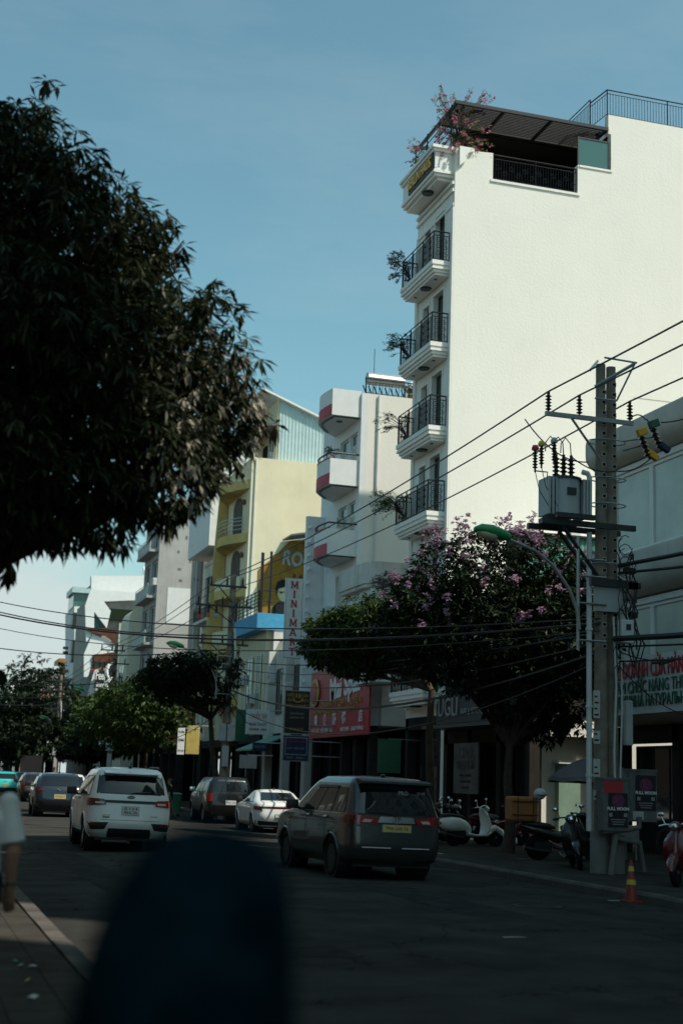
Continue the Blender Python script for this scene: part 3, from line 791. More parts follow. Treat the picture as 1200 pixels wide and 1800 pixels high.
MB(T).box(18.4, 26.6, 41.06, 48.6, 7.9, 8.18).build('terrace_slab', 'concrete', gh)
MB(T).box(20.6, 20.95, 42, 42.4, 9.0, 11.0).build('chimney', 'white_trim', gh)

# ---- near right building: ribbon windows under rounded concrete bands
T = (FX, 25.8, SW)
nr = thing('ribbon_window_building', 'grey building with rounded concrete bands and ribbon windows above white shop sign', 'building', T)
yA, yB = 25.8, 35.6
MB(T).box(FX + .4, 34, yA, yB, 3.5, 11.6).build('core', 'concrete', nr)
def band(zt, zf, zb, y1):
    """rounded parapet profile: top, upright face, then a quarter round tucked under"""
    pr = [(FX + .42, zt), (18.3, zt)]
    pr += [(18.22, zt - .05), (18.2, zt - .15), (18.2, zf)]
    for i in range(1, 9):
        a = math.pi / 2 * i / 8; pr.append((18.2 + .6 * (1 - math.cos(a)), zf - (zf - zb) * math.sin(a)))
    pr.append((FX + .42, zb))
    o = MB(T).prism(pr, 'y', yA + .01, y1).build('concrete_band', 'band_concrete', nr)
    return smooth_by_angle(o, 35)
band(11.75, 11.25, 10.78, 36.2); band(8.12, 7.6, 6.95, yB + .05)
band(4.0, 3.75, 3.5, yB + .02)
for (z0, z1) in ((8.14, 10.74), (5.1, 6.9)):
    MB(T).box(FX - .06, FX + .1, yA, yB, z1 - .16, z1).box(FX - .05, FX + .1, yA, yB, z0, z0 + .1).build('window_rail', 'white_frame', nr)
    y = yB - .02
    for i, w in enumerate((2.1, 3.3, 2.1, 2.2)):
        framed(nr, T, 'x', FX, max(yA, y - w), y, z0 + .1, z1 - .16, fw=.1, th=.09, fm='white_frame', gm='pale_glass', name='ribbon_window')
        y -= w + .002
MB(T).box(FX + .11, FX + .39, yA, yB, 4.0, 11.5).build('curtain', 'shop_pale', nr)
ground_floor(nr, T, yA, yB, 3.48, bays=3)
MB(T).prism([(18.9, 10.9), (20.5, 10.9), (20.5, 11.9), (18.9, 11.9)], 'y', 35.61, 37.0).build('end_block', 'concrete', nr)
MB(T).box(18.6, 20.5, 35.62, 37.8, 5.6, 7.0).build('side_box', 'ochre', nr)
sn = MB(T).box(18.0, 18.18, 26.5, 35.3, 3.72, 5.2).build('shop_sign', 'sign_white', nr)
Mx = Matrix.Translation(-Vector(T))
for tx, sz, z, m_, w in (('KINH DOANH CỬA HÀNG', .6, 4.84, 'letter_red', 4.3), ('PHẨM CHỨC NĂNG THỰC', .46, 4.4, 'letter_green', 4.2), ('МЕДИЦИНА НАТУРАЛЬНАЯ', .42, 4.03, 'letter_green', 4.3)):
    text(tx, sz, m_, sn, Mx @ face_street((17.98, 34.55 - w / 2 - (0 if 'KINH' in tx else .2), z)), width=w, ext=.012, bold=.006 if sz > .48 else 0)

# ---- yellow house with teal sheet attic and round loggias
T = (FX, 82.0, SW)
yh = thing('yellow_house', 'tall yellow house with plain side wall, round loggias and teal sheet attic', 'building', T)
MB(T).box(FX, 38, 82.0, 89.0, 4.0, 21.1).build('core', 'yellow_wall', yh)
P = [(FX - .004, 82.2)] + [(FX - 1.15 * math.sin(math.pi * i / 12), 82.2 + 6.4 * i / 12) for i in range(1, 12)] + [(FX - .004, 88.6)]
for z in (19.75, 16.45, 13.1, 9.8, 6.5):
    s = MB(T).prism(P, 'z', z - .55, z); so = s.build('loggia_slab', 'ochre', yh)
    if z < 19:
        r = MB(T); Q = [(p[0] - .0, p[1]) for p in P[1:-1]]
        ribbon(r, Q, z + .001, z + .75, -.12) if z < 15 else [r.tube([(q[0] + .08, q[1], z + h) for q in Q], .03, 5) for h in (.3, .55, .8, 1.0)]
        r.build('parapet', 'yellow_wall' if z < 15 else 'galvanised', so)
mb = MB(T)
for z in (16.45, 13.1, 9.8):
    ar = [(84.0, z), (84.0, z + 1.9)] + [(85.1 - 1.1 * math.cos(math.pi * i / 8), z + 1.9 + .7 * math.sin(math.pi * i / 8)) for i in range(1, 8)] + [(86.2, z + 1.9), (86.2, z)]
    mb.prism(ar, 'x', FX - .08, FX - .003)
mb.build('arch_door', 'shop_pale', yh)
MB(T).prism([(FX - 1.1, 9.2), (FX - .05, 9.2), (FX - .05, 21.1), (FX - .5, 21.1)], 'y', 88.2, 88.5).build('fin', 'ochre', yh)
for z in (18.5, 15.2): MB(T).ball((FX - .12, 83.2, z), (.12, .16, .2)).build('wall_lamp', 'terracotta', yh)
# attic
MB(T).prism([(20.45, 21.1), (20.45, 25.2), (24.5, 23.4), (30, 22.4), (30, 21.1)], 'y', 82.6, 88.5).build('attic_wall', 'yellow_wall', yh)
cs = MB(T); pts = [(20.55 + .11 * i, 82.52 + (.035 if i % 2 else 0)) for i in range(80)]
for a, b in zip(pts[:-1], pts[1:]):
    f = lambda x: 25.15 - (x - 20.5) * .42 if x < 24.5 else 23.45 - (x - 24.5) * .2
    cs.add([(*a, 21.12), (*b, 21.12), (*b, f(b[0])), (*a, f(a[0]))], [(0, 1, 2, 3)])
cs.build('teal_sheet_wall', 'teal_sheet', yh)
MB(T).prism([(19.3, 25.5), (24.6, 23.5), (30, 22.4), (30, 22.5), (24.6, 23.62), (19.3, 25.62)], 'y', 82.2, 88.7).build('attic_roof', 'white_trim', yh)
MB(T).prism([(18.3, 23.0), (20.4, 23.35), (20.4, 23.45), (18.3, 23.1)], 'y', 82.3, 88.7).tube([(18.6, 82.6, 21.1), (18.6, 82.6, 23.05)], .06, 6).build('side_awning', 'tin_roof', yh)
framed(yh, T, 'x', 20.38, 83.0, 84.4, 21.2, 23.2, nx=2, fw=.08, gm='teal_glass', fm='white_frame', th=.06)
MB(T).box(20.36, 20.44, 84.9, 85.9, 21.1, 22.6).build('attic_door', 'dark_interior', yh)
ground_floor(yh, T, 82, 89, 4, X=FX - .9, bays=2)
# painted side wall above the terrace (generic musicians and the word ROCK)
mu = MB(T).prism([(19.5, 10.8), (26, 10.8), (26, 16.3), (21.4, 16.1), (20.3, 14.9), (19.5, 14.2)], 'y', 81.94, 81.995).build('mural', 'mural_ochre', yh)
Mx = Matrix.Translation(-Vector(T))
text('ROCK', 1.25, 'letter_grey', mu, Mx @ face_back((22.2, 81.9, 14.9)) @ Matrix.Rotation(-.12, 4, 'Z'), ext=.01, bold=.05, width=2.6)
text('JAZZ', .9, 'brown', mu, Mx @ face_back((22.6, 81.9, 13.6)) @ Matrix.Rotation(-.1, 4, 'Z'), ext=.01, bold=.04)
for cx, sc in ((21.1, 1.0), (23.1, .95)):
    MB(T).prism([(cx - .75 * sc, 11.1), (cx + .8 * sc, 11.1), (cx + .7 * sc, 11.9), (cx + .25 * sc, 12.35), (cx - .25 * sc, 12.35), (cx - .65 * sc, 11.95)], 'y', 81.915, 81.938).build('painted_jacket', 'mural_black', mu)
    MB(T).prism([(cx + .36 * sc * math.cos(a) , 12.85 + .5 * sc * math.sin(a)) for a in [i * math.pi / 8 for i in range(16)]], 'y', 81.905, 81.93).build('painted_face', 'mural_skin', mu)
    MB(T).prism([(cx - .44, 12.75), (cx - .5, 13.1), (cx - .4, 13.5), (cx - .1, 13.68), (cx + .25, 13.62), (cx + .47, 13.3), (cx + .46, 12.75), (cx + .34, 13.15), (cx + .05, 13.22), (cx - .3, 13.12)], 'y', 81.885, 81.902).build('painted_hair', 'mural_black', mu)
    MB(T).prism([(cx - .22, 12.83), (cx - .06, 12.83), (cx - .06, 12.93), (cx - .22, 12.93)], 'y', 81.885, 81.902).prism([(cx + .08, 12.83), (cx + .24, 12.83), (cx + .24, 12.93), (cx + .08, 12.93)], 'y', 81.885, 81.902).build('painted_eye', 'mural_black', mu)
MB(T).prism([(20.9, 16.15), (24.6, 16.9), (27, 16.8), (27, 16.7), (24.6, 16.78), (20.9, 16.05)], 'y', 79.8, 81.93).build('dark_awning', 'tin_roof', yh)
MB(T).tube([(22.5, 80.0, 10.8), (22.5, 80.0, 16.4)], .06, 6).build('awning_post', 'white_frame', yh)

# ---- terrace house with blue slab
T = (17.9, 75.0, SW)
te = thing('blue_terrace_house', 'low house with blue painted terrace slab under the mural', 'building', T)
MB(T).prism([(17.9, 75.0), (26, 75.0), (26, 81.9), (17.9, 81.9)], 'z', 9.85, 10.75).build('terrace_slab', 'blue_paint', te)
MB(T).box(18.6, 26, 75.6, 81.9, 4.2, 9.84).build('upper_wall', 'yellow_wall', te)
MB(T).box(18.9, 26, 75.05, 75.58, 8.3, 9.84).box(18.9, 19.5, 75.05, 75.58, SW, 8.3).box(21.6, 22.3, 75.05, 75.58, SW, 8.3).build('pillar', 'old_white', te)
for (px, z) in ((19.3, 9.2), (20.4, 9.3)): MB(T).box(px, px + .5, 74.7, 75.04, z, z + .18).build('flood_lamp', 'grey_paint', te)
mb = MB(T)
for h in (.2, .4, .6, .8, 1.0, 1.2): mb.tube([(17.98, 75.1, 10.75 + h), (17.98, 81.8, 10.75 + h)], .028, 4)
for i in range(8): mb.tube([(17.98, 75.1 + i * .95, 10.75), (17.98, 75.1 + i * .95, 12.0)], .03, 4)
mb.tube([(18.0, 75.1, 12.0), (25.9, 75.1, 12.0)], .03, 4); mb.tube([(18.0, 75.1, 11.4), (25.9, 75.1, 11.4)], .02, 4)
mb.box(18.0, 18.15, 75.0, 75.15, 10.75, 14.1).box(18.5, 18.62, 75.0, 75.12, 10.75, 14.2).build('terrace_railing', 'black_metal', te)
framed(te, T, 'x', 18.5, 76.2, 77.2, 5.4, 8.6, nx=2, nz=2, fm='white_frame', gm='teal_glass')
framed(te, T, 'x', 18.5, 78.2, 79.6, 5.4, 8.6, nx=2, nz=2, fm='white_frame', gm='teal_glass')
ground_floor(te, T, 75.6, 81.9, 4.18, X=18.6, bays=2)
# ---- plain low house under the minimart sign
T = (18.5, 66.3, SW)
lo = thing('low_shop_house', 'low shabby white shop house behind the vertical minimart sign', 'building', T)
MB(T).box(18.9, 30, 67.2, 74.9, 4.2, 8.6).box(18.5, 18.89, 66.4, 67.0, SW, 8.9).box(18.5, 18.89, 70.6, 71.1, SW, 8.6).box(18.5, 18.9, 74.3, 74.95, SW, 8.6).build('upper_wall', 'old_white', lo)
framed(lo, T, 'x', 18.83, 67.6, 70.2, 5.2, 7.6, nx=3, nz=2, fm='black_metal')
framed(lo, T, 'x', 18.83, 71.6, 73.8, 5.2, 7.6, nx=2, nz=2, fm='black_metal')
ground_floor(lo, T, 66.4, 74.9, 4.18, X=18.9, bays=3)
MB(T).prism([(17.0, 3.2), (18.88, 4.0), (18.88, 4.08), (17.0, 3.28)], 'y', 71.2, 74.8).build('awning', 'green_sheet', lo)

# ---- farther houses
def plain_house(name, label, y0, y1, top, m, X=FX, depth=16, floors=3, gf=4.0, win='glass', fm='dark_frame', wy=None, base=4.2, arch=False):
    T = (X, y0, SW); r = thing(name, label, 'building', T)
    MB(T).box(X + .27, X + depth, y0, y1, gf + .002, top).build('core', m, r)
    hs = []; fh = (top - gf - .6) / floors
    for k in range(floors):
        z = gf + .5 + k * fh; w = (y1 - y0) / 2
        for j in range(2): hs.append((y0 + j * w + .5, y0 + (j + 1) * w - .5, z + .3, z + fh - .7))
    mb = MB(T); holed_wall(mb, 'x', X, y0 + .004, y1, gf, top, hs, .27); mb.build('front_wall', m, r)
    for h in hs: framed(r, T, 'x', X + .15, *h, nx=2, nz=1, fw=.09, fm=fm, gm=win)
    for k in range(floors):
        z = gf + .5 + k * fh; so = MB(T).box(X - .75, X - .004, y0 + .3, y1 - .3, z - .2, z).build('balcony', m, r)
        rb = MB(T); rail(rb, [(X - .68, y0 + .35, z), (X - .68, y1 - .35, z)], h=.95, step=.25, r=.02, top=.04); rb.build('railing', fm, so)
    MB(T).box(X - .06, X + depth + .06, y0 + .05, y1 - .05, top, top + .25).build('parapet', m, r)
    ground_floor(r, T, y0, y1, gf, X=X, bays=2)
    return r, T
e1, T = plain_house('white_block', 'white house with jutting upper block beside the yellow house', 92.6, 98, 16.4, 'old_white', X=19.4, floors=3)
MB(T).box(18.5, 30, 92.55, 100, 17.2, 25).build('upper_block', 'cool_white', e1)
MB(T).box(20.2, 22.0, 92.3, 92.58, 14.2, 17.2).build('pier_block', 'concrete', e1)
f1, T = plain_house('grey_house', 'grey stained house with a white painted rectangle on its side wall', 111, 118, 23.5, 'grey_wall', X=18.2, floors=5, gf=4.2, fm='white_frame')
MB(T).box(19.06, 20.9, 110.96, 110.997, 13.75, 16.6).build('white_panel', 'cool_white', f1)
MB(T).box(21.7, 22.5, 110.2, 110.99, 12.0, 20.5).build('dark_panel', 'concrete_dark', f1)
rr = random.Random(3)
for i in range(14):
    x, z = rr.uniform(18.8, 22.5), rr.uniform(17, 21.5); MB(T).box(x, x + rr.uniform(.08, .3), 110.985, 110.998, z, z + rr.uniform(.06, .3)).build('peeled_patch', 'concrete_dark', f1)
# cream house with rolled parapet
T = (17.8, 121, SW); cr_ = thing('cream_house', 'cream house with rounded top edge left of the grey house', 'building', T)
pr = [(17.6, SW)] + [(17.6, 14.6)] + [(18.4 - .8 * math.cos(math.pi / 2 * i / 6), 14.6 + 1.4 * math.sin(math.pi / 2 * i / 6)) for i in range(1, 7)] + [(26, 16.0), (26, SW)]
MB(T).prism(pr, 'y', 121, 126).build('core', 'yellow_wall', cr_)
MATS['cream_wall'] = mat('cream_wall', (0.72, 0.66, 0.52), .85, var=.08, stain=.15, stain_col=(.4, .35, .25))
cr_.children[0].data.materials[0] = MATS['cream_wall']
for z in (5.5, 9.0): framed(cr_, T, 'x', 17.53, 122, 125, z, z + 2.2, nx=2, fm='white_frame')
# modern white house with glass corner
T = (17.6, 150, SW); mo = thing('modern_house', 'modern white house with folded facade panels and glass corner', 'building', T)
def GP(x, y): p = at(x, y, Y=150); return (p.x, p.z)
for pl_, a_, b_ in (([GP(150, 1065), GP(160, 1036), GP(266, 1044), GP(266, 1054), GP(183, 1057), GP(195, 1074), GP(188, 1104), GP(166, 1075), GP(166, 1108), GP(152, 1130)], 150, 150.4), ([GP(163, 1010), GP(266, 1010), GP(266, 1043), GP(163, 1036)], 151, 152), ([GP(197, 1006), GP(266, 1008), GP(266, 1036), GP(212, 1036)], 158, 166), ([GP(148, 1150), GP(163, 1114), GP(204, 1133), GP(204, 1148), GP(166, 1150), GP(155, 1190), GP(148, 1190)], 150, 150.4), ([GP(166, 1178), GP(204, 1165), GP(202, 1205), GP(166, 1225), GP(150, 1240)], 150, 150.4)):
    MB(T).prism(pl_, 'y', a_, b_).build('folded_panel', 'cool_white', mo)
MB(T).box(GP(170, 1000)[0], 30, 150.8, 166, SW, GP(200, 1045)[1]).build('core', 'concrete', mo)
a, b = GP(166, 1108), GP(188, 1076); framed(mo, T, 'y', 150.5, a[0], b[0], a[1], b[1], nx=2, gm='teal_glass')
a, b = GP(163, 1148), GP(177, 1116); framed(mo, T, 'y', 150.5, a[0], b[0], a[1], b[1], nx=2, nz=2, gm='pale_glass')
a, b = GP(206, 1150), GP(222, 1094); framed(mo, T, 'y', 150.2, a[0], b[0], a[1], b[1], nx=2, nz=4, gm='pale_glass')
a, b = GP(188, 1088), GP(235, 1072); MB(T).box(a[0], b[0], 150.2, 150.7, a[1], b[1]).build('hanging_plants', 'leaf_dark', mo)
MB(T).prism([GP(148, 1105), GP(204, 1104), GP(204, 1132), GP(186, 1118), GP(163, 1113)], 'y', 149.7, 149.99).prism([GP(163, 1152), GP(203, 1146), GP(203, 1164), GP(166, 1164)], 'y', 149.7, 149.99).build('slat_panel', 'brown', mo)
MB(T).prism([GP(172, 1016), GP(186, 1007), GP(215, 1005), GP(215, 1007), GP(190, 1010)], 'y', 155, 160).build('roof_sheet', 'dark_roof', mo)
for px in (180, 187): a, b = GP(px, 1036), GP(px, 1012); MB(T).tube([(a[0], 155.5, a[1]), (b[0], 155.5, b[1])], .06, 4).build('roof_post', 'white_frame', mo)
sgn = MB(T).prism([GP(166, 1185), GP(190, 1165), GP(204, 1150), GP(204, 1215), GP(166, 1205)], 'y', 149.2, 149.5).build('sign_board', 'sign_black', mo)
p = at(177, 1188, Y=149.1); text('Feel', 1.3, 'letter_white', sgn, Matrix.Translation(-Vector(T)) @ face_back(p), ext=.02, width=.95, bold=.02)
p = at(177, 1204, Y=149.1); text('good', 1.2, 'letter_white', sgn, Matrix.Translation(-Vector(T)) @ face_back(p), ext=.02, width=.9, bold=.02)
mb = MB(T)
for (px, py, r0) in ((197, 1180, .55), (198, 1207, .6)):
    p = at(px, py, Y=149.1); mb.tube([p + Vector((r0 * math.cos(a), 0, r0 * 1.5 * math.sin(a))) for a in [math.pi * (.4 + i / 9) for i in range(11)]], [.06 + .16 * math.sin(math.pi * i / 10) for i in range(11)], 6)
mb.build('curl_emblem', 'letter_white', sgn)
MB(T).tube([(at(252, 1003, Y=160).x, 160, at(252, 1003, Y=160).z), (at(268, 1003, Y=160).x, 160, at(268, 1003, Y=160).z)], .45, 10).build('water_tank', 'cool_white', mo)
# narrow white tower with teal lantern
T = (17.0, 172, SW); nt_ = thing('narrow_tower_house', 'far narrow white house topped by a teal glazed lantern', 'building', T)
def HP(x, y): p = at(x, y, Y=172); return (p.x, p.z)
MB(T).prism([HP(131, 1310), HP(131, 1066), HP(150, 1066), HP(150, 1310)], 'y', 172, 182).build('core', 'cool_white', nt_)
a, b = HP(129, 1066), HP(148, 1040); MB(T).box(a[0], b[0] + 2, 172.3, 178, a[1], b[1]).build('lantern', 'teal_glass', nt_)
a, b = HP(127, 1044), HP(152, 1033); MB(T).box(a[0], b[0] + 2, 171.8, 178.5, a[1] + .2, b[1]).build('lantern_roof', 'teal_sheet', nt_)
for (x0, y0_, x1, y1_) in ((124, 1106, 133, 1080), (122, 1165, 131, 1128)):
    a, b = HP(x0, y0_), HP(x1, y1_); MB(T).box(a[0], b[0], 170, 171.9, a[1], b[1]).build('bay', 'dark_frame', nt_)
for (x0, y0_, x1, y1_) in ((110, 1142, 119, 1138), (110, 1150, 119, 1146)):
    a, b = HP(x0, y0_), HP(x1, y1_); MB(T).box(a[0], b[0], 171, 171.5, a[1], b[1]).build('air_unit', 'dark_frame', nt_)
T = (16.5, 190, SW); bt = thing('brown_tower', 'far brown sign tower above the dark trees', 'building', T)
def HP(x, y): p = at(x, y, Y=190); return (p.x, p.z)
a, b = HP(104, 1300), HP(116, 1168); MB(T).box(a[0], b[0], 190, 196, SW, b[1]).build('core', 'brown', bt)
a, b = HP(103, 1172), HP(117, 1166); MB(T).box(a[0], b[0], 189.7, 196.3, b[1], b[1] + .6).build('cap', 'sign_orange', bt)
# middle-distance street fronts between the trees
for i, (y0, y1, top, m_, nm, lb) in enumerate(((98.3, 104.5, 7.5, 'sign_orange', 'orange_shop', 'low shop with ochre orange upper front behind the street tree'), (104.8, 110.8, 6.5, 'shop_pale', 'pale_shop', 'low pale shop between the orange shop and the grey house'), (127, 137, 8.5, 'grey_wall', 'grey_shop', 'low grey shop row beyond the cream house'), (138, 149.5, 7, 'shop_wall', 'dark_shop', 'low dark shop before the modern white house'), (89.3, 92.4, 9.5, 'cream_wall', 'cream_shop', 'narrow cream shop just past the yellow house'))):
    plain_house(nm, lb, y0, y1, top, m_, X=18.2, floors=1, gf=3.8)
rr = random.Random(11)
FARL = ['pale far house at the street end behind dark trees', 'grey far house at the street end', 'cream far house deep in the street', 'white far house closing the street view']
for i, (y0, w, top, m_) in enumerate(((200, 14, 13, 'cool_white'), (216, 18, 16, 'concrete'), (236, 22, 12, 'cream_wall'), (262, 30, 18, 'white_wall'))):
    plain_house('far_house', FARL[i], y0, y0 + w, top, m_, X=17.5, floors=3)
T = (-40, 440, 0); eb = thing('street_end_block', 'hazy pale block far off at the end of the street', 'building', T)
MB(T).box(-40, 6, 440, 470, 0, 16).box(8, 40, 450, 480, 0, 12).build('core', 'cool_white', eb)
for i in range(20): MB(T).box(-38 + i * 2.1, -36.8 + i * 2.1, 439.9, 439.99, 4, 14).build('window', 'glass', eb)

# ---- houses beside and opposite the camera: out of frame, right-hand heights and gaps are shaped to shade the road, opposite ones show in the glass
def side_block(name, label, x0, x1, y0, y1, top, m_, face):
    T = (x0, y0, SW); r = thing(name, label, 'building', T)
    MB(T).box(x0, x1, y0, y1, SW, top).build('core', m_, r)
    X = x0 - .05 if face < 0 else x1; n_ = int((top - 5) / 3.4); k = max(1, int((y1 - y0) / 3))
    for i in range(n_):
        for j in range(k):
            a = y0 + (j + .25) * (y1 - y0) / k; framed(r, T, 'x', X, a, a + (y1 - y0) / k * .5, 5 + i * 3.4, 7.2 + i * 3.4, nx=2, fm='white_frame', gm='glass')
    return r
ctw = side_block('corner_block', 'unseen pale block right of the camera, height set to let sun past', FX + .2, 34, -40, -4.0, 26, 'concrete', -1)
T = (FX, -10, 26); bb = thing('roof_sun_blocker', 'tall roof billboard added unseen above the pale block to shade the mango tree', 'blocker', T)  # added unseen panel, shaped to shade the mango tree and pavement
MB(T).box(FX + .1, FX + .4, -26, -3.8, 27, 54).build('panel', 'mid_render', bb)
for y in (-24, -18, -12, -5): MB(T).tube([(FX + .8, y, 26.0), (FX + .5, y, 53)], .15, 6).build('strut', 'galvanised', bb)
side_block('shade_link', 'added link block outside the frame, height set to shade the road', FX, 34, -3.75, .65, 32, 'grey_wall', -1)
side_block('shade_tower', 'added grey tower outside the frame, shaped to shade the road', FX, 24, .7, 12.5, 38, 'grey_wall', -1)  # unseen towers added, heights and gaps shaped to shade road and cars
side_block('shade_step_block', 'added lower block outside the frame, shaped to leave a sunlit stripe', FX, 24, 12.52, 15.2, 26, 'white_wall', -1)
side_block('slim_shade_tower', 'added slim cream tower outside the frame, shaped to shade the road', FX, 22.5, 15.22, 17.7, 36, 'cream_wall', -1)
side_block('narrow_shade_tower', 'added narrow white tower outside the frame, placed to shade the white SUV', FX + .3, 22.0, 18.7, 22.6, 34, 'white_wall', -1)
side_block('low_annex', 'low annex joined to the near right building', FX + .1, 34, 22.65, 25.75, 10, 'concrete', -1)
for i, (y0, y1, top, m_, lb) in enumerate(((-30, -8, 14, 'mid_brown', 'brown house behind the camera across the street'), (-7.5, 6, 16, 'grey_wall', 'grey shuttered house opposite the near right building'), (6.5, 24, 11, 'mid_render', 'drab house on the left side of the street'), (24.5, 40, 15, 'mid_render', 'grey beige house on the left side past the mango tree'), (41, 70, 12, 'mid_render', 'concrete house on the left side of the street'), (71, 130, 13, 'mid_brown', 'brown terrace on the far left side'), (131, 260, 12, 'mid_render', 'drab terrace at the far left end'))):
    side_block('opposite_house', lb, -16, -5.2, y0, y1, top, m_, 1)

# air conditioners and pipes on the fronts
def aircon(root, T, x, y, z, face='x'):
    b = MB(T); b.cbox((x, y, z), (.34, .85, .6) if face == 'x' else (.85, .34, .6)); o = b.build('air_conditioner', 'white_pvc', root)
    if face == 'x': MB(T).lathe([(.24, 0), (.24, -.02), (.05, -.03)], 16, (x - .171, y - .1, z), axis='x').build('fan_grille', 'dark_frame', o)
    else: MB(T).lathe([(.24, 0), (.24, -.02), (.05, -.03)], 16, (x - .1, y - .171, z), axis='y').build('fan_grille', 'dark_frame', o)
    MB(T).tube([(x + .1, y, z - .3), (x + .17, y, z - 1.6)], .02, 5).build('drain_pipe', 'white_pvc', o)
for r_, T_, L in ((lo, (18.5, 66.3, SW), ((18.7, 70.9, 6.4), (18.7, 74.6, 7.2))), (te, (17.9, 75.0, SW), ((18.4, 77.7, 6.2), (18.4, 80.6, 7.4))), (e1, (19.4, 92.6, SW), ((19.2, 93.2, 8.2), (19.2, 95.4, 12.3))), (f1, (18.2, 111, SW), ((18.0, 114.4, 9), (18.0, 114.4, 13), (18.0, 111.4, 17))), (rw, (FX, 60.0, SW), ((18.6, 63.9, 9.6), (18.6, 64.6, 13.2)))):
    for (x, y, z) in L: aircon(r_, T_, x, y, z)
for r_, T_, x, y, z0, z1 in ((rw, (FX, 60.0, SW), 19.6, 59.93, 4.2, 19.4), (yh, (FX, 82.0, SW), 19.05, 81.93, 11.0, 21.0), (f1, (18.2, 111, SW), 21.3, 110.93, 6, 23)):
    MB(T_).tube([(x, y, z0), (x, y, z1)], .05, 6).build('down_pipe', 'white_pvc', r_)
# ------------------------------------------------------------------ poles, lamps, wires
def insulator(mb, c, h=.34, r=.07, n=5):
    pr = [(.02, -.08), (.02, 0)]
    for i in range(n):
        z = h * i / n; pr += [(r * .45, z), (r, z + h / n * .35), (r * .45, z + h / n * .7)]
    pr += [(.03, h), (.035, h + .05)]
    mb.lathe(pr, 10, c)

def concrete_shaft(o, x, y, z0, z1, r0, r1, holes=True):
    m = MB(o); m.tube([(x, y, z0 + (z1 - z0) * i / 6) for i in range(7)], [r0 + (r1 - r0) * i / 6 for i in range(7)], 16)
    return m

PX, PY = 13.32, 25.8
T = (PX, PY, SW)
pole = thing('utility_pole', 'twin concrete utility pole carrying a grey transformer at the kerb', 'utility pole', T)
for x, y in ((PX, PY), (PX + .29, PY + .1)):
    c = smooth_by_angle(concrete_shaft(T, x, y, SW - .1, 10.55, .15, .10).build('shaft', 'pole_concrete', pole), 50)
    h = MB(T)
    for i in range(26):
        z = 4.6 + i * .222; rr_ = .15 + (.10 - .15) * (z / 10.55)
        if 7.0 < z < 7.4: continue
        for (a, b_, c_, d) in ((-.05, .05, -.045, -.03), (-.05, .05, .03, .045), (-.05, -.035, -.03, .03), (.035, .05, -.03, .03)):
            h.box(x + .02 + a, x + .02 + b_, y - rr_ - .006, y - rr_ + .03, z + c_, z + d)
    h.build('step_hole_frames', 'concrete', c)
    h = MB(T)
    for i in range(26):
        z = 4.6 + i * .222; rr_ = .15 + (.10 - .15) * (z / 10.55)
        if 7.0 < z < 7.4: continue
        h.box(x - .015, x + .055, y - rr_ - .003, y - rr_ + .02, z - .03, z + .03)
    h.build('step_holes', 'dark_interior', c)
# cross arm and brackets
arm = MB(T).box(11.95, 13.95, PY - .26, PY - .19, 9.24, 9.33).build('cross_arm', 'galvanised', pole)
for segs in ([((12.55, PY - .22, 9.24), (13.2, PY - .2, 8.45), .03)],
             [((13.1, PY - .17, 10.0), (13.85, PY - .5, 10.5), .035), ((13.6, PY - .17, 9.75), (13.85, PY - .5, 10.5), .022), ((13.6, PY - .17, 9.75), (13.1, PY - .17, 9.75), .02)],
             [((12.62, PY - .9, 10.1), (13.4, PY + .3, 10.72), .035)], [((13.2, PY - .4, 10.58), (13.9, PY - .5, 10.52), .022)]):
    br = MB(T)
    for a_, b_, r_ in segs: br.tube([a_, b_], r_, 4)
    br.build('bracket', 'galvanised', pole)
INS = [(12.02, PY - .22, 9.36), (12.72, PY - .22, 9.36), (13.88, PY - .22, 9.36)]
for p in INS:
    m = MB(T); insulator(m, p); m.build('insulator', 'porcelain', arm)
for z in (8.9, 8.1, 7.55, 6.3, 5.9):
    bd = MB(T); bd.tube([(PX + .17 + .42 * math.cos(a), PY + .06 + .26 * math.sin(a), z) for a in [2 * math.pi * i / 16 for i in range(17)]], .014, 4); bd.build('strap', 'galvanised', pole)
# transformer platform
pf = MB(T)
pf.box(11.85, 13.95, PY - .34, PY - .24, 6.98, 7.09).box(11.85, 13.95, PY + .32, PY + .42, 6.98, 7.09)
pf.box(12.1, 12.95, PY - .5, PY - .4, 7.1, 7.2).box(12.1, 12.95, PY + .3, PY + .4, 7.1, 7.2)
pf.tube([(12.3, PY - .29, 6.98), (13.2, PY - .2, 5.95)], .045, 4).tube([(12.55, PY + .37, 6.98), (13.3, PY + .2, 5.95)], .045, 4)
pf.box(12.95, 14.0, PY - .3, PY - .2, 5.8, 5.95).build('platform', 'dark_frame', pole)
MB(T).box(13.05, 13.72, PY - .215, PY - .19, 5.3, 5.79).build('notice_plate', 'grey_paint', pole)
# white conduit and cables down the shaft
cd_ = MB(T); pts = [(12.98, PY - .16, z) for z in (.95, 2.5, 4, 5.5, 6.9)]; cd_.tube(pts, .055, 10)
cd_.tube([(12.98, PY - .16, 7.2), (12.98, PY - .16, 8.05), (12.94, PY - .16, 8.13), (12.82, PY - .16, 8.15)], .055, 10)
for z in (2.0, 3.35, 4.9): cd_.tube([(12.98, PY - .16, z), (12.98, PY - .16, z + .05)], .075, 10)
smooth_by_angle(cd_.build('conduit', 'white_pvc', pole), 45)
cb = MB(T)
cb.tube([(13.5, PY - .2, 5.2), (13.55, PY - .22, 3.8), (13.5, PY - .22, 2.5), (13.52, PY - .22, 1.8)], .022, 6).tube([(13.72, PY - .1, 5.0), (13.74, PY - .1, 3.4), (13.68, PY - .12, 1.8)], .02, 6)
cb.build('grey_cable', 'white_pvc', pole)
rr = random.Random(5); cb = MB(T)
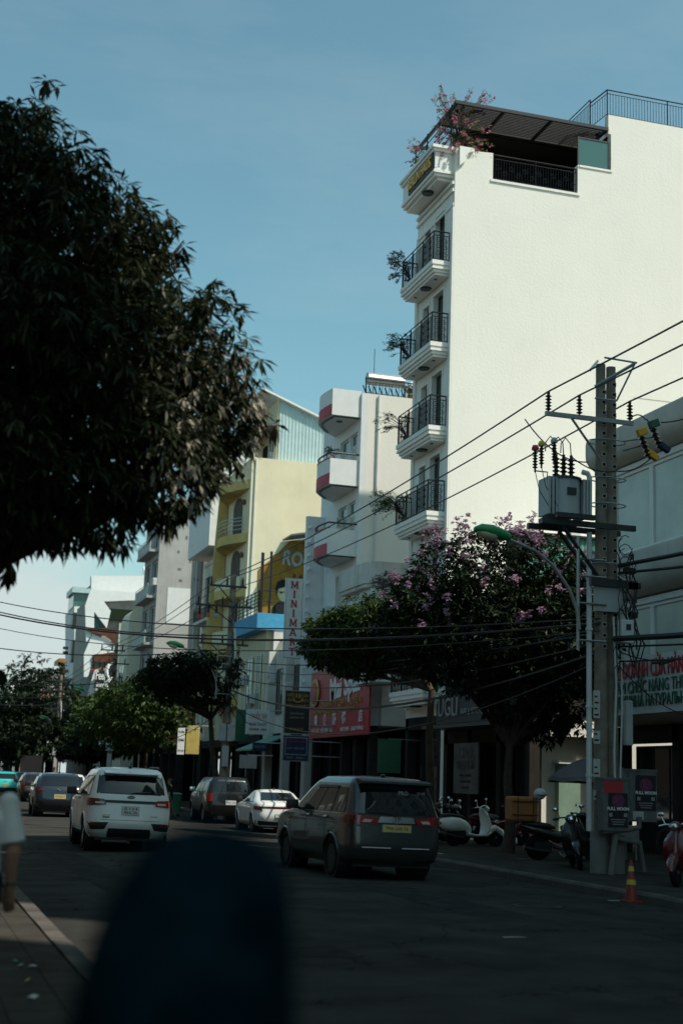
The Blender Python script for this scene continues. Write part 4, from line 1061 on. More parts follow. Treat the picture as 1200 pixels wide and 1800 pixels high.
for i in range(16):
    x = 13.55 + rr.random() * .4; z = rr.uniform(4.6, 6.6); pts = [Vector((x, PY - .2 - rr.random() * .15, z))]
    for k in range(5): pts.append(pts[-1] + Vector((rr.uniform(-.16, .16), rr.uniform(-.06, .06), -rr.uniform(.1, .4))))
    cb.tube(pts, rr.uniform(.008, .018), 5)
for i in range(9):
    z = rr.uniform(5.5, 6.8); c = (13.75, PY - .25, z); cb.tube([(c[0] + .16 * math.cos(a), c[1], c[2] + .2 * math.sin(a)) for a in [i_ * .6 + i for i_ in range(8)]], .009, 4)
for i in range(5): cb.box(13.7 + rr.random() * .25, 13.9 + rr.random() * .2, PY - .3, PY - .15, 5.2 + i * .3, 5.32 + i * .3)
cb.build('cable_tangle', 'cable', pole)
mbx = MB(T); mbx.cbox((13.72, PY - .3, 4.9), (.28, .2, .48)); mo_ = mbx.build('meter_box', 'white_pvc', pole)
MB(T).box(13.68, 13.78, PY - .415, PY - .402, 4.93, 5.05).build('meter_window', 'dark_frame', mo_)
MB(T).cbox((13.98, PY + .1, 3.1), (.16, .14, .9)).build('side_box', 'grey_paint', pole)
for z, h in ((3.15, .55), (2.65, .25), (2.0, .35), (1.55, .2)):
    pb = MB(T).box(13.06, 13.2, PY - .2, PY - .175, z, z + h).build('stuck_notice', 'paper', pole)
    for i in range(int(h / .12)): MB(T).box(13.075, 13.17 - .03 * (i % 2), PY - .204, PY - .2005, z + .05 + i * .12, z + .085 + i * .12).build('print', 'letter_black', pb)
# foot: pipes and posters boxes
ft = MB(T)
ft.tube([(13.15, PY - .4, .95), (13.65, PY - .42, 1.0), (14.0, PY - .3, 1.05), (14.0, PY - .3, 1.25)], .055, 8).tube([(13.4, PY - .35, .85), (14.0, PY - .3, .75), (14.15, PY - .2, .2)], .055, 8).tube([(13.3, PY - .45, SW), (13.42, PY - .42, .9)], .06, 8)
ft.lathe([(.2, SW), (.19, .9), (.15, .95)], 14, (13.3, PY, 0)).lathe([(.19, SW), (.18, .85), (.15, .9)], 14, (13.64, PY, 0))
smooth_by_angle(ft.build('foot', 'concrete_dark', pole), 45)
for (x0, x1, z0, z1, y, wh) in ((13.1, 13.66, .98, 1.95, PY - .5, 1), (14.02, 14.62, 1.15, 2.15, PY + .1, 0)):
    cab = MB(T).box(x0, x1, y, y + .25, z0, z1).build('cable_cabinet', 'cabinet_grey', pole)
    MB(T).box(x0 - .02, x1 + .02, y - .02, y + .26, z1, z1 + .04).build('cabinet_top', 'cabinet_grey', cab)
    po = MB(T).box(x0 + .12, x1 - .02, y - .008, y - .002, z0 + (.06 if wh else .22), z0 + .72 + (0 if wh else .2)).build('poster', 'poster', cab)
    zc = (z0 + z1) / 2 - (.12 if wh else -.02); xc = (x0 + x1) / 2 + .05
    MB(T).lathe([(.001, 0), (.14, .001), (.14, .003), (.001, .004)], 18, (xc, y - .013, zc + .2), axis='y').build('printed_moon', 'poster_pink', po)
    text('FULL MOON', .085, 'letter_white', po, Matrix.Translation(-Vector(T)) @ face_back((xc, y - .017, zc + .05)), ext=.001, bold=.003)
    for i in range(3): MB(T).box(xc - .16 + .02 * i, xc + .16 - .02 * i, y - .012, y - .009, zc - .16 - i * .045, zc - .145 - i * .045).build('printed_line', 'letter_grey', po)
    for sx in (-.16, .16): MB(T).box(xc + sx - .035, xc + sx + .035, y - .012, y - .009, zc - .1, zc - .03).build('printed_square', 'letter_grey', po)
    if wh: MB(T).box(x0 + .03, x1 - .12, y - .007, y - .002, z1 - .26, z1 - .02).build('red_poster', 'red_banner', cab)
    else: MB(T).box(x0 + .06, x0 + .3, y - .007, y - .002, z0 + .04, z0 + .2).build('small_notice', 'paper', cab)

# transformer (bolted to the platform yet a machine of its own)
TT = (12.45, PY - .05, 7.2)
tr = thing('transformer', 'grey tank transformer with cooling fins on the pole platform', 'transformer', TT)
m = MB(TT).tube([(12.45, PY - .05, 7.2), (12.45, PY - .05, 7.95)], .33, 20); smooth_by_angle(m.build('tank', 'grey_paint', tr), 50)
MB(TT).lathe([(.37, 7.951), (.37, 7.99), (.2, 8.03)], 20, (12.45, PY - .05, 0)).build('lid', 'dark_frame', tr)
for x in (12.03, 12.11, 12.19, 12.8, 12.87, 12.94):
    m = MB(TT); m.cbox((x, PY - .05, 7.58), (.05, .5, .78)); m.build('fin', 'grey_paint', tr)
MB(TT).box(12.37, 12.57, PY - .405, PY - .385, 7.6, 7.75).build('rating_plate', 'dark_frame', tr)
for i, x in enumerate((12.28, 12.45, 12.62)):
    m = MB(TT); insulator(m, (x, PY - .05, 8.03), h=.42, r=.085, n=5); m.build('bushing', 'porcelain', tr)
    c = MB(TT).tube([(x, PY - .05, 8.48), (x - .02, PY - .05, 8.75), (x - .15, PY - .1, 8.85), (x - .28, PY - .15, 8.7), (x - .3, PY - .18, 8.5)], .012, 5); c.build('lead', 'cable', tr)
for (x, col, z) in ((11.72, 'letter_red', 8.1), (11.86, 'cone_band', 8.2), (12.14, 'grey_paint', 8.3)):
    m = MB(TT); insulator(m, (x, PY - .25, z), h=.36, r=.06, n=6); ob = m.build('arrester', 'porcelain', tr)
    MB(TT).lathe([(.07, 0), (.075, .05), (.05, .1)], 10, (x, PY - .25, z + .38)).build('arrester_cap', col, ob)
    MB(TT).tube([(x, PY - .25, z - .05), (x + .1, PY - .25, z - .45), (x + .35, PY - .3, z - .85)], .009, 4).build('lead', 'cable', ob)
m = MB(TT).tube([(11.7, PY - .25, 8.05), (12.0, PY - .25, 8.05), (12.0, PY - .2, 7.9)], .015, 4); m.build('arrester_bracket', 'galvanised', tr)
# fuse cut-outs right of the pole
CT = (14.3, PY - .5, 9.0)
for i, (dx, z, c1, lab) in enumerate(((14.15, 8.55, 'gold', 'yellow capped fuse cut-out hanging right of the pole'), (14.42, 8.75, 'sign_green', 'green and blue fuse cut-out hanging right of the pole'))):
    T_ = (dx, PY - .5, z); f = thing('fuse_cutout', lab, 'fuse', T_, group='fuse cut-outs at the pole')
    m = MB(T_); insulator(m, (dx, PY - .5, z), h=.45, r=.085, n=5); m.xf(Matrix.Translation(T_) @ Matrix.Rotation(rad(-22), 4, 'Y') @ Matrix.Translation(-Vector(T_))); m.build('insulator', 'porcelain', f)
    MB(T_).cbox((dx - .14, PY - .5, z + .5), (.22, .14, .16), Matrix.Rotation(rad(-22), 3, 'Y')).build('top_cap', c1, f)
    MB(T_).cbox((dx + .1, PY - .5, z + .02), (.26, .12, .13), Matrix.Rotation(rad(30), 3, 'Y')).build('lower_cap', 'gold' if i == 0 else 'sign_blue', f)
    MB(T_).tube([(dx - .05, PY - .45, z + .25), (13.75, PY - .15, z + .15)], .02, 4).build('stay', 'galvanised', f)

# wires ---------------------------------------------------------------
def wire(name, label, pts, r=.016, sag=.0, cat='cable', group=None, n=18, extra=()):
    o = Vector(pts[0]); mb = MB(o)
    P = []
    for a, b in zip(pts[:-1], pts[1:]):
        a, b = Vector(a), Vector(b)
        for i in range(n):
            t = i / n; P.append(a.lerp(b, t) - Vector((0, 0, sag * 4 * t * (1 - t))))
    P.append(Vector(pts[-1])); mb.tube(P, r, 5)
    ob = mb.build(name, 'cable', None); ob.location = o
    return tag(ob, label, cat, group)
P2 = (13.5, 61.5)
top = [Vector(p) + Vector((0, 0, .4)) for p in INS]
far = [Vector((12.6, P2[1], 10.35)), Vector((13.2, P2[1], 10.5)), Vector((14.1, P2[1], 10.35))]
near = [Vector((12.0, -14, 9.9)), Vector((12.75, -14, 9.9)), Vector((13.9, -14, 9.9))]
for i, w in enumerate(('leftmost of the three power lines over the sidewalk', 'middle of the three power lines over the sidewalk', 'rightmost of the three power lines over the sidewalk')):
    wire('power_line', 'black ' + w, [near[i], top[i], far[i], Vector((far[i].x, 98, 10.3)), Vector((far[i].x, 134, 9.8))], r=.019, sag=.35, group='power lines along the street')
for i, (a, b, s, r_, lb) in enumerate((
    ((13.2, PY - .2, 5.05), (1.0, 62, 8.8), .9, .03, 'thick cable bundle crossing the street from the twin pole'),
    ((13.2, PY - .2, 5.15), (1.0, 62, 9.3), .8, .018, 'upper cable crossing the street from the twin pole'),
    ((13.2, PY - .2, 4.9), (1.0, 62, 8.2), .9, .014, 'lowest cable crossing the street from the twin pole'),
    ((13.4, P2[1], 8.0), (0.6, 75, 10.6), .6, .03, 'thin cable crossing high from the second pole to the left'),
    ((13.4, P2[1], 7.4), (0.6, 75, 8.4), .6, .025, 'lower thin cable crossing from the second pole to the left'),
    ((13.4, 98, 8.0), (0.6, 105, 8.4), .5, .035, 'cable crossing the street far off at the third pole'),
    ((13.4, 98, 7.2), (0.6, 105, 7.4), .5, .03, 'lower cable crossing the street far off at the third pole'),
    ((13.4, 134, 8.0), (0.6, 140, 8.8), .5, .05, 'farthest cable crossing the street between dark trees'))):
    wire('service_cable', lb, [a, b], r=r_, sag=s)
for i, (z1, z2, s, r_, lb) in enumerate(((4.5, 5.6, 1.0, .034, 'thick sagging cable bundle along the shops under the trees'), (4.7, 6.2, .7, .02, 'cable sagging across the red banner'), (5.0, 6.6, .6, .014, 'thin cable above the red banner'), (4.3, 5.0, 1.4, .018, 'lowest thin cable sagging along the shops'), (4.9, 6.9, .4, .02, 'tight upper cable along the shop fronts'))):
    wire('shop_cable', lb, [(13.35, PY + .2, z1), (13.6, P2[1], z2), (13.6, 98, z2)], r=r_, sag=s)
for i, (a, b, s, r_, lb) in enumerate((((13.5, PY - .25, 4.75), (15.2, -6, 5.6), .7, .06, 'thick black cable bundle running right from the pole foot of the meter box'), ((13.6, PY - .25, 6.25), (15.0, -6, 7.4), .6, .045, 'twisted black cable running right below the platform'), ((13.6, PY - .25, 6.1), (14.8, -6, 7.3), 1.0, .03, 'slack black cable under the twisted cable right of the pole'), ((13.6, PY - .25, 4.6), (15.5, -6, 4.6), .5, .02, 'thin cable above the white shop sign'), ((13.6, PY - .25, 4.3), (15.0, -6, 4.2), .4, .018, 'lowest thin cable over the white shop sign'), ((13.6, PY - .25, 4.5), (18.6, 30, 5.5), .35, .014, 'service drop from the pole to the ribbon window building'), ((13.6, PY - .25, 4.2), (17.8, 28, 3.6), .5, .012, 'service drop slanting across the white shop sign'))):
    ob = wire('side_cable', lb, [a, b], r=r_, sag=s)
for (x, z, lb) in ((14.6, 4.35, 'dark splice box on the cables above the white sign'), (15.5, 4.45, 'second dark splice box on the cables at the right edge')):
    y = PY - .25 - (x - 13.5) * 0 - .1; m = MB((x, y, z)); m.cbox((x, y, z), (.34, .1, .09), Matrix.Rotation(rad(-18), 3, 'Y'))
    m.tube([(x - .3, y, z - .05), (x - .15, y, z - .02)], .03, 6); ob = m.build('splice_box', 'cable'); ob.location = (x, y, z); tag(ob, lb, 'cable box')
# jumper leads at the first pole
wire('jumper_lead', 'slack lead from the left power line to the pole', [(11.55, PY - .1, 9.15), (12.9, PY - .25, 8.35)], r=.014, sag=.25)
wire('jumper_lead', 'lead looping over the pole from the transformer to the fuses', [(12.62, PY - .1, 8.45), (13.5, PY - .35, 8.2), (14.3, PY - .5, 8.6)], r=.014, sag=.12)
wire('jumper_lead', 'short lead curving from the right power line to the green fuse', [(14.6, PY - 3.0, 9.75), (14.75, PY - 1.5, 9.3), (14.45, PY - .5, 9.3)], r=.014, sag=.05)
wire('jumper_lead', 'short lead curving from the cross arm to the yellow fuse', [(13.9, PY - .25, 9.4), (14.15, PY - .4, 9.35), (14.2, PY - .5, 9.1)], r=.014, sag=-.08)

# second pole and its copies
def arm_pole(loc, label):
    r = thing('utility_pole', label, 'utility pole', loc, group='concrete utility poles')
    smooth_by_angle(MB().tube([(0, 0, -.2), (0, 0, 5), (0, 0, 10.6)], [.19, .165, .13], 12).build('shaft', 'pole_concrete', r), 50)
    for z, w in ((10.0, 1.7), (9.1, 2.6), (7.4, 2.2), (6.3, 1.6)):
        a = MB().box(-w * .65, w * .35, -.2, -.13, z, z + .09).tube([(-w * .4, -.16, z), (0, -.14, z - .7)], .025, 4).build('cross_arm', 'dark_frame', r)
        for k in range(3):
            m = MB(); insulator(m, (-w * .6 + k * w * .42, -.16, z + .1), h=.3, r=.07, n=4); m.build('insulator', 'porcelain', a)
    rr = random.Random(int(loc[1])); cb = MB()
    for i in range(18):
        p = Vector((rr.uniform(-.35, .35), -.2, rr.uniform(5, 9.5))); pts = [p]
        for k in range(5): pts.append(pts[-1] + Vector((rr.uniform(-.3, .3), rr.uniform(-.05, .05), -rr.uniform(.05, .5))))
        cb.tube(pts, rr.uniform(.012, .025), 4)
    cb.build('cable_tangle', 'cable', r)
    for (x, z, c) in ((-1.5, 8.7, 'letter_red'), (-1.1, 8.8, 'sign_orange'), (-.75, 8.8, 'letter_grey')):
        m = MB(); insulator(m, (x, -.2, z), h=.4, r=.09, n=4); o = m.build('fuse', 'porcelain', r); MB().cbox((x, -.2, z - .1), (.16, .12, .2)).build('fuse_cap', c, o)
    MB().tube([(.12, -.2, 8.2), (.2, -.22, 7.2), (.22, -.2, 6.4), (.05, -.2, 5.6)], .06, 6).build('conduit', 'white_pvc', r)
    for (x, z, h) in ((-.2, 3.2, .75), (.12, 3.2, .75), (-.05, 2.1, .9)): MB().cbox((x, -.3, z + h / 2), (.27, .18, h)).build('meter_box', 'grey_paint', r)
    return r
arm_pole((P2[0], P2[1], SW), 'concrete utility pole with crowded cross arms before the yellow house')
arm_pole((13.5, 98, SW), 'farther utility pole against the cream and modern houses')
arm_pole((13.5, 134, SW), 'farthest utility pole among the dark trees')

# street lamps ---------------------------------------------------------
def street_lamp(loc, label):
    """local: head hangs to -X, bracket frame fixed to a pole at the origin"""
    r = thing('street_lamp', label, 'street lamp', loc, group='green street lamps')
    f = MB().tube([(-.63, 0, -1.3), (-.63, 0, 1.0)], .035, 6)
    for z in (.55, .2, -.35, -1.1): f.tube([(-.63, 0, z), (0.0, 0, z)], .022, 4)
    f.build('bracket', 'galvanised', r)
    pts = [(-.63, -.05, -.9), (-.68, -.05, -.5), (-.85, -.05, -.1), (-1.2, -.05, .35), (-1.6, -.05, .62), (-2.1, -.05, .78), (-2.3, -.05, .83)]
    smooth_by_angle(MB().tube(pts, [.04, .04, .038, .036, .034, .032, .032], 8).build('arm', 'galvanised', r), 60)
    R = Matrix.Translation((-2.15, -.05, .84)) @ Matrix.Rotation(rad(10), 4, 'Y')
    h = MB(); h.ell([((-.0, 0, 0), (0, .07, 0), (0, 0, .06)), ((-.12, 0, .01), (0, .13, 0), (0, 0, .10)), ((-.4, 0, .03), (0, .16, 0), (0, 0, .13)), ((-.65, 0, .02), (0, .13, 0), (0, 0, .10)), ((-.78, 0, -.02), (0, .05, 0), (0, 0, .04))], 14); h.xf(R)
    ho = smooth_by_angle(h.build('lamp_head', 'lamp_green', r), 60)
    g = MB(); g.ell([((-.22, 0, -.03), (0, .05, 0), (0, 0, .03)), ((-.36, 0, -.07), (0, .13, 0), (0, 0, .10)), ((-.58, 0, -.07), (0, .12, 0), (0, 0, .09)), ((-.74, 0, -.03), (0, .04, 0), (0, 0, .03))], 12); g.xf(R)
    smooth_by_angle(g.build('lamp_glass', 'lamp_glass', ho), 60)
    return r
street_lamp((PX, PY - .25, 5.78), 'green street lamp head on curved arm beside the flowering tree')
street_lamp((13.4, 60.6, 6.45), 'green street lamp on the second pole above the dark tree')
street_lamp((13.6, 97.5, 6.5), 'green street lamp half hidden before the modern house')
street_lamp((13.6, 122, 5.4), 'small far green street lamp low over the traffic')
# ------------------------------------------------------------------ signs
def sign_box(name, label, x0, x1, y, z0, z1, m, th=.16, posts=None):
    T = ((x0 + x1) / 2, y, z0); r = thing(name, label, 'sign', T)
    MB(T).box(x0, x1, y, y + th, z0, z1).build('board', m, r)
    fr = MB(T); e = .03
    fr.box(x0 - e, x0 - .001, y - .012, y + th + .01, z0 - e, z1 + e).box(x1 + .001, x1 + e, y - .012, y + th + .01, z0 - e, z1 + e).box(x0, x1, y - .012, y + th + .01, z1 + .001, z1 + e).box(x0, x1, y - .012, y + th + .01, z0 - e, z0 - .001)
    fr.build('frame', 'galvanised', r)
    for z in (z0 + .2 * (z1 - z0), z1 - .2 * (z1 - z0)): MB(T).tube([(x1 + e, y + th / 2, z), (x1 + (posts or .6), y + th / 2, z)], .03, 4).build('bracket', 'galvanised', r)
    return r, Matrix.Translation(-Vector(T))
r, Mx = sign_box('minimart_sign', 'tall narrow white sign reading minimart in red letters', 17.15, 17.95, 66.0, 7.6, 11.45, 'sign_white')
STROKES = {'I': [(0, -1, 0, 1, .34)], 'T': [(0, -1, 0, 1, .34), (-.9, .86, .9, .86, .28), (-.86, .55, -.86, .9, .14), (.86, .55, .86, .9, .14)], 'N': [(-.62, -1, -.62, 1, .24), (.62, -1, .62, 1, .24), (-.62, .95, .62, -.95, .32)],
           'M': [(-.8, -1, -.8, 1, .22), (.8, -1, .8, 1, .22), (-.8, .95, 0, -.7, .3), (0, -.7, .8, .95, .3)], 'A': [(-.78, -1, -.05, 1, .26), (.78, -1, .05, 1, .3), (-.45, -.35, .45, -.35, .2)],
           'R': [(-.5, -1, -.5, 1, .3), (-.5, .88, .4, .88, .22), (-.5, .05, .4, .05, .22), (.52, .12, .52, .82, .28), (.0, 0, .72, -.95, .32)]}
FEET = {'I': (0,), 'T': (0,), 'N': (-.62,), 'M': (-.8, .8), 'A': (-.78, .78), 'R': (-.5,)}
for i, ch in enumerate('MINIMART'):
    zc, k = 11.14 - i * .465, .175; m = MB()
    for n_, (x0, z0, x1, z1, w) in enumerate(STROKES[ch]):
        d = Vector((x1 - x0, 0, z1 - z0)).normalized(); q = Vector((d.z, 0, -d.x)) * (w * k * .62); y0 = 65.985 - .001 * n_
        a_, b_ = Vector((17.55 + x0 * k, 0, zc + z0 * k)), Vector((17.55 + x1 * k, 0, zc + z1 * k))
        m.prism([((a_ + q).x, (a_ + q).z), ((b_ + q).x, (b_ + q).z), ((b_ - q).x, (b_ - q).z), ((a_ - q).x, (a_ - q).z)], 'y', y0 - .012, 65.998)
    for x in FEET[ch]:
        m.box(17.55 + (x - .36) * k, 17.55 + (x + .36) * k, 65.975, 65.999, zc - 1.03 * k, zc - .83 * k)
        if ch in 'IMNR': m.box(17.55 + (x - .36) * k, 17.55 + (x + .36) * k, 65.975, 65.999, zc + .83 * k, zc + 1.03 * k)
    m.xf(Mx); m.build('letter', 'letter_red', r)
r, Mx = sign_box('noodle_sign', 'black hanging sign with gold lettering beside the red banner', 15.75, 16.85, 60.0, 3.78, 5.6, 'sign_black', posts=1.5)
for tx, sz, z in (('HIỆU     GIA', .2, 5.42), ('ĂN     BÒ', .2, 5.2), ('BẮC 10 MART', .19, 4.95), ('BÚN MẮM NÊM', .12, 4.62), ('BÁNH MÌ', .12, 4.45), ('24H/7', .16, 3.95)):
    text(tx, sz, 'letter_gold' if sz > .15 else 'letter_grey', r, Mx @ face_back((16.3, 59.985, z)), ext=.005, width=.95 if sz > .18 else .6)
m = MB(); m.tube([(16.3 + .2 * math.cos(a), 59.97, 5.32 + .2 * math.sin(a)) for a in [math.pi * (1 + i / 10) for i in range(11)]], .025, 5); m.xf(Mx); m.build('bowl_emblem', 'letter_gold', r)
for k in (-.07, .03, .1):
    m = MB(); m.tube([(16.3 + k, 59.97, 5.3), (16.3 + k + .03, 59.97, 5.42), (16.3 + k, 59.97, 5.5)], .02, 5); m.xf(Mx); m.build('steam_emblem', 'letter_gold', r)
r, Mx = sign_box('blue_sign', 'dark blue sign edged with small white bulbs under the black sign', 15.72, 16.85, 59.9, 2.6, 3.66, 'sign_blue', posts=1.5)
bm_ = MB().lathe([(.001, 0), (.016, .005), (.016, .02), (.001, .026)], 6, axis='y').mesh('bulb', 'letter_white')
for i in range(17):
    for (x, z) in ((15.8 + i * .06, 3.58), (15.8 + i * .06, 2.86)): put(bm_, 'bulb', r, Mx @ Vector((x, 59.87, z)))
for i in range(1, 12):
    for x in (15.8, 16.76): put(bm_, 'bulb', r, Mx @ Vector((x, 59.87, 2.86 + i * .06)))
for tx, sz, z, c in (('CÂN BÁN NHÀ', .13, 3.42, 'letter_red'), ('ATM · TIỀN MẶT', .11, 3.12, 'letter_grey'), ('DAY   MART', .13, 2.72, 'letter_grey')):
    text(tx, sz, c, r, Mx @ face_back((16.28, 59.885, z)), ext=.005, width=.8)
# the red banner on the facade
T = (18.05, 59.5, 3.7); rb_ = thing('red_banner', 'large red shop banner with white brush lettering under the tree', 'banner', T)
Mx = Matrix.Translation(-Vector(T))
MB(T).box(18.02, 18.1, 55.2, 64.0, 3.7, 6.75).build('board', 'red_banner', rb_)
text('Mai Spaz', 1.35, 'letter_white', rb_, Mx @ face_street((17.99, 58.6, 5.85)) @ Matrix.Rotation(.06, 4, 'Z') @ Matrix.Shear('XZ', 4, (.0, 0)), ext=.012, width=4.4, bold=.03)
text('QUÁN MÌ GIA TRUYỀN', .42, 'letter_gold', rb_, Mx @ face_street((17.99, 59.2, 5.15)), ext=.01, width=6.0)
text('MÓN NGON MỖI NGÀY', .3, 'letter_gold', rb_, Mx @ face_street((17.99, 60.2, 4.82)), ext=.01, width=6.4)
for i, ch in enumerate('美食麵粥店'):
    text(ch, .55, 'letter_white', rb_, Mx @ face_street((17.99, 62.9 - i * 1.45 - (.9 if i == 4 else 0), 4.45)), ext=.01, bold=.01)
text('THỊT BÒ · HẢI SẢN · GÀ', .26, 'letter_white', rb_, Mx @ face_street((17.99, 61.9, 4.0)), ext=.008, width=3.4)
text('HOTLINE · GIAO HÀNG', .26, 'letter_white', rb_, Mx @ face_street((17.99, 57.4, 3.98)), ext=.008, width=3.2)
m = MB(T); m.lathe([(.001, 0), (.62, .01), (.66, .05), (.6, .1), (.001, .11)], 20, (17.9, 63.1, 5.75), axis='x'); m.build('round_logo', 'sign_yellow', rb_)
m = MB(T); m.lathe([(.001, 0), (.5, .01), (.5, .03)], 20, (17.87, 63.1, 5.75), axis='x'); m.build('logo_disc', 'red_banner', rb_)
# further small signs
def board(name, label, px0, px1, py0, py1, Y, m, lines=(), th=.08, cat='sign'):
    a, b = at(px0, py1, Y=Y), at(px1, py0, Y=Y); T = ((a.x + b.x) / 2, Y, a.z); r = thing(name, label, cat, T)
    MB(T).box(a.x, b.x, Y, Y + th, a.z, b.z).build('board', m, r)
    fr = MB(T); fr.tube([((a.x + b.x) / 2, Y + th + .05, a.z + .1), ((a.x + b.x) / 2, Y + th + .05, b.z), (b.x + .8, Y + th + .05, b.z)], .03, 4); fr.build('hanger', 'galvanised', r)
    for (tx, f, h, c) in lines:
        text(tx, (b.z - a.z) * h, c, r, Matrix.Translation(-Vector(T)) @ face_back(((a.x + b.x) / 2, Y - .01, a.z + (b.z - a.z) * f)), ext=.006, width=(b.x - a.x) * .8)
    return r
board('hanging_sign', 'plain green hanging panel left of the white box sign', 413, 440, 1248, 1303, 70, 'sign_green')
board('white_box_sign', 'white box sign with red heading over the shop entrance', 435, 474, 1248, 1290, 68, 'sign_white', (('THUỐC TÂY', .72, .26, 'letter_red'), ('NHÀ THUỐC', .4, .16, 'letter_black'), ('0258 381', .2, .13, 'letter_black')), th=.5)
board('blue_strip_sign', 'small bright blue strip sign below the white box sign', 444, 470, 1306, 1320, 67, 'sign_blue', (('HÀNG THẬT', .5, .5, 'letter_grey'),))
board('poster_panel', 'pale patterned stall panel beneath the awning', 421, 452, 1328, 1350, 66, 'paper')
board('white_notice', 'white upright street notice on a thin post', 311, 326, 1280, 1326, 75, 'sign_white', (('TUYỂN', .85, .1, 'letter_black'), ('DỤNG', .55, .14, 'letter_black'), ('SỬA XE', .15, .08, 'letter_black')))
board('yellow_notice', 'yellow hanging notice next to the white street notice', 326, 352, 1276, 1325, 77, 'sign_yellow')
board('teal_poster', 'dark teal poster board standing before the shop right of the banner', 664, 705, 1300, 1358, 52, 'sign_green')
board('letter_sign', 'small black sign with a white letter B far down the street', 172, 186, 1298, 1317, 105, 'sign_black', (('B', .5, .8, 'letter_white'),))
board('white_strip', 'small white strip sign hanging among far trees', 141, 146, 1296, 1311, 110, 'sign_white')
for i, (px, py, rad_, c, lb) in enumerate(((119, 1330, .42, 'sign_white', 'round white traffic sign far down the street'), (107, 1330, .36, 'sign_blue', 'round blue traffic sign far down the street'))):
    p = at(px, py, Y=120); T = (p.x, 120, SW); r = thing('traffic_sign', lb, 'traffic sign', T)
    MB(T).lathe([(rad_, 0), (rad_, .04)], 18, (p.x, 119.95, p.z), axis='y').build('disc', c, r)
    MB(T).lathe([(rad_ * 1.0, 0), (rad_ * 1.12, .01), (rad_ * 1.12, .05), (rad_, .06)], 18, (p.x, 119.96, p.z), axis='y').build('rim', 'letter_red', r)
    MB(T).tube([(p.x, 120.05, SW), (p.x, 120.05, p.z + .3)], .05, 6).build('post', 'galvanised', r)
# ------------------------------------------------------------------ vehicles
def pchip(keys, z):
    n = len(keys)
    if z <= keys[0][0]: return keys[0][1:]
    if z >= keys[-1][0]: return keys[-1][1:]
    i = next(k for k in range(n - 1) if keys[k][0] <= z <= keys[k + 1][0])
    h = keys[i + 1][0] - keys[i][0]; t = (z - keys[i][0]) / h; out = []
    for c in range(1, len(keys[0])):
        def d(j):
            if j <= 0 or j >= n - 1:
                j0 = max(0, min(n - 2, j)); return (keys[j0 + 1][c] - keys[j0][c]) / (keys[j0 + 1][0] - keys[j0][0])
            a = (keys[j][c] - keys[j - 1][c]) / (keys[j][0] - keys[j - 1][0]); b = (keys[j + 1][c] - keys[j][c]) / (keys[j + 1][0] - keys[j][0])
            return 0 if a * b <= 0 else 2 * a * b / (a + b)
        p0, p1, m0, m1 = keys[i][c], keys[i + 1][c], d(i) * h, d(i + 1) * h
        out.append((2*t**3 - 3*t*t + 1)*p0 + (t**3 - 2*t*t + t)*m0 + (-2*t**3 + 3*t*t)*p1 + (t**3 - t*t)*m1)
    return out

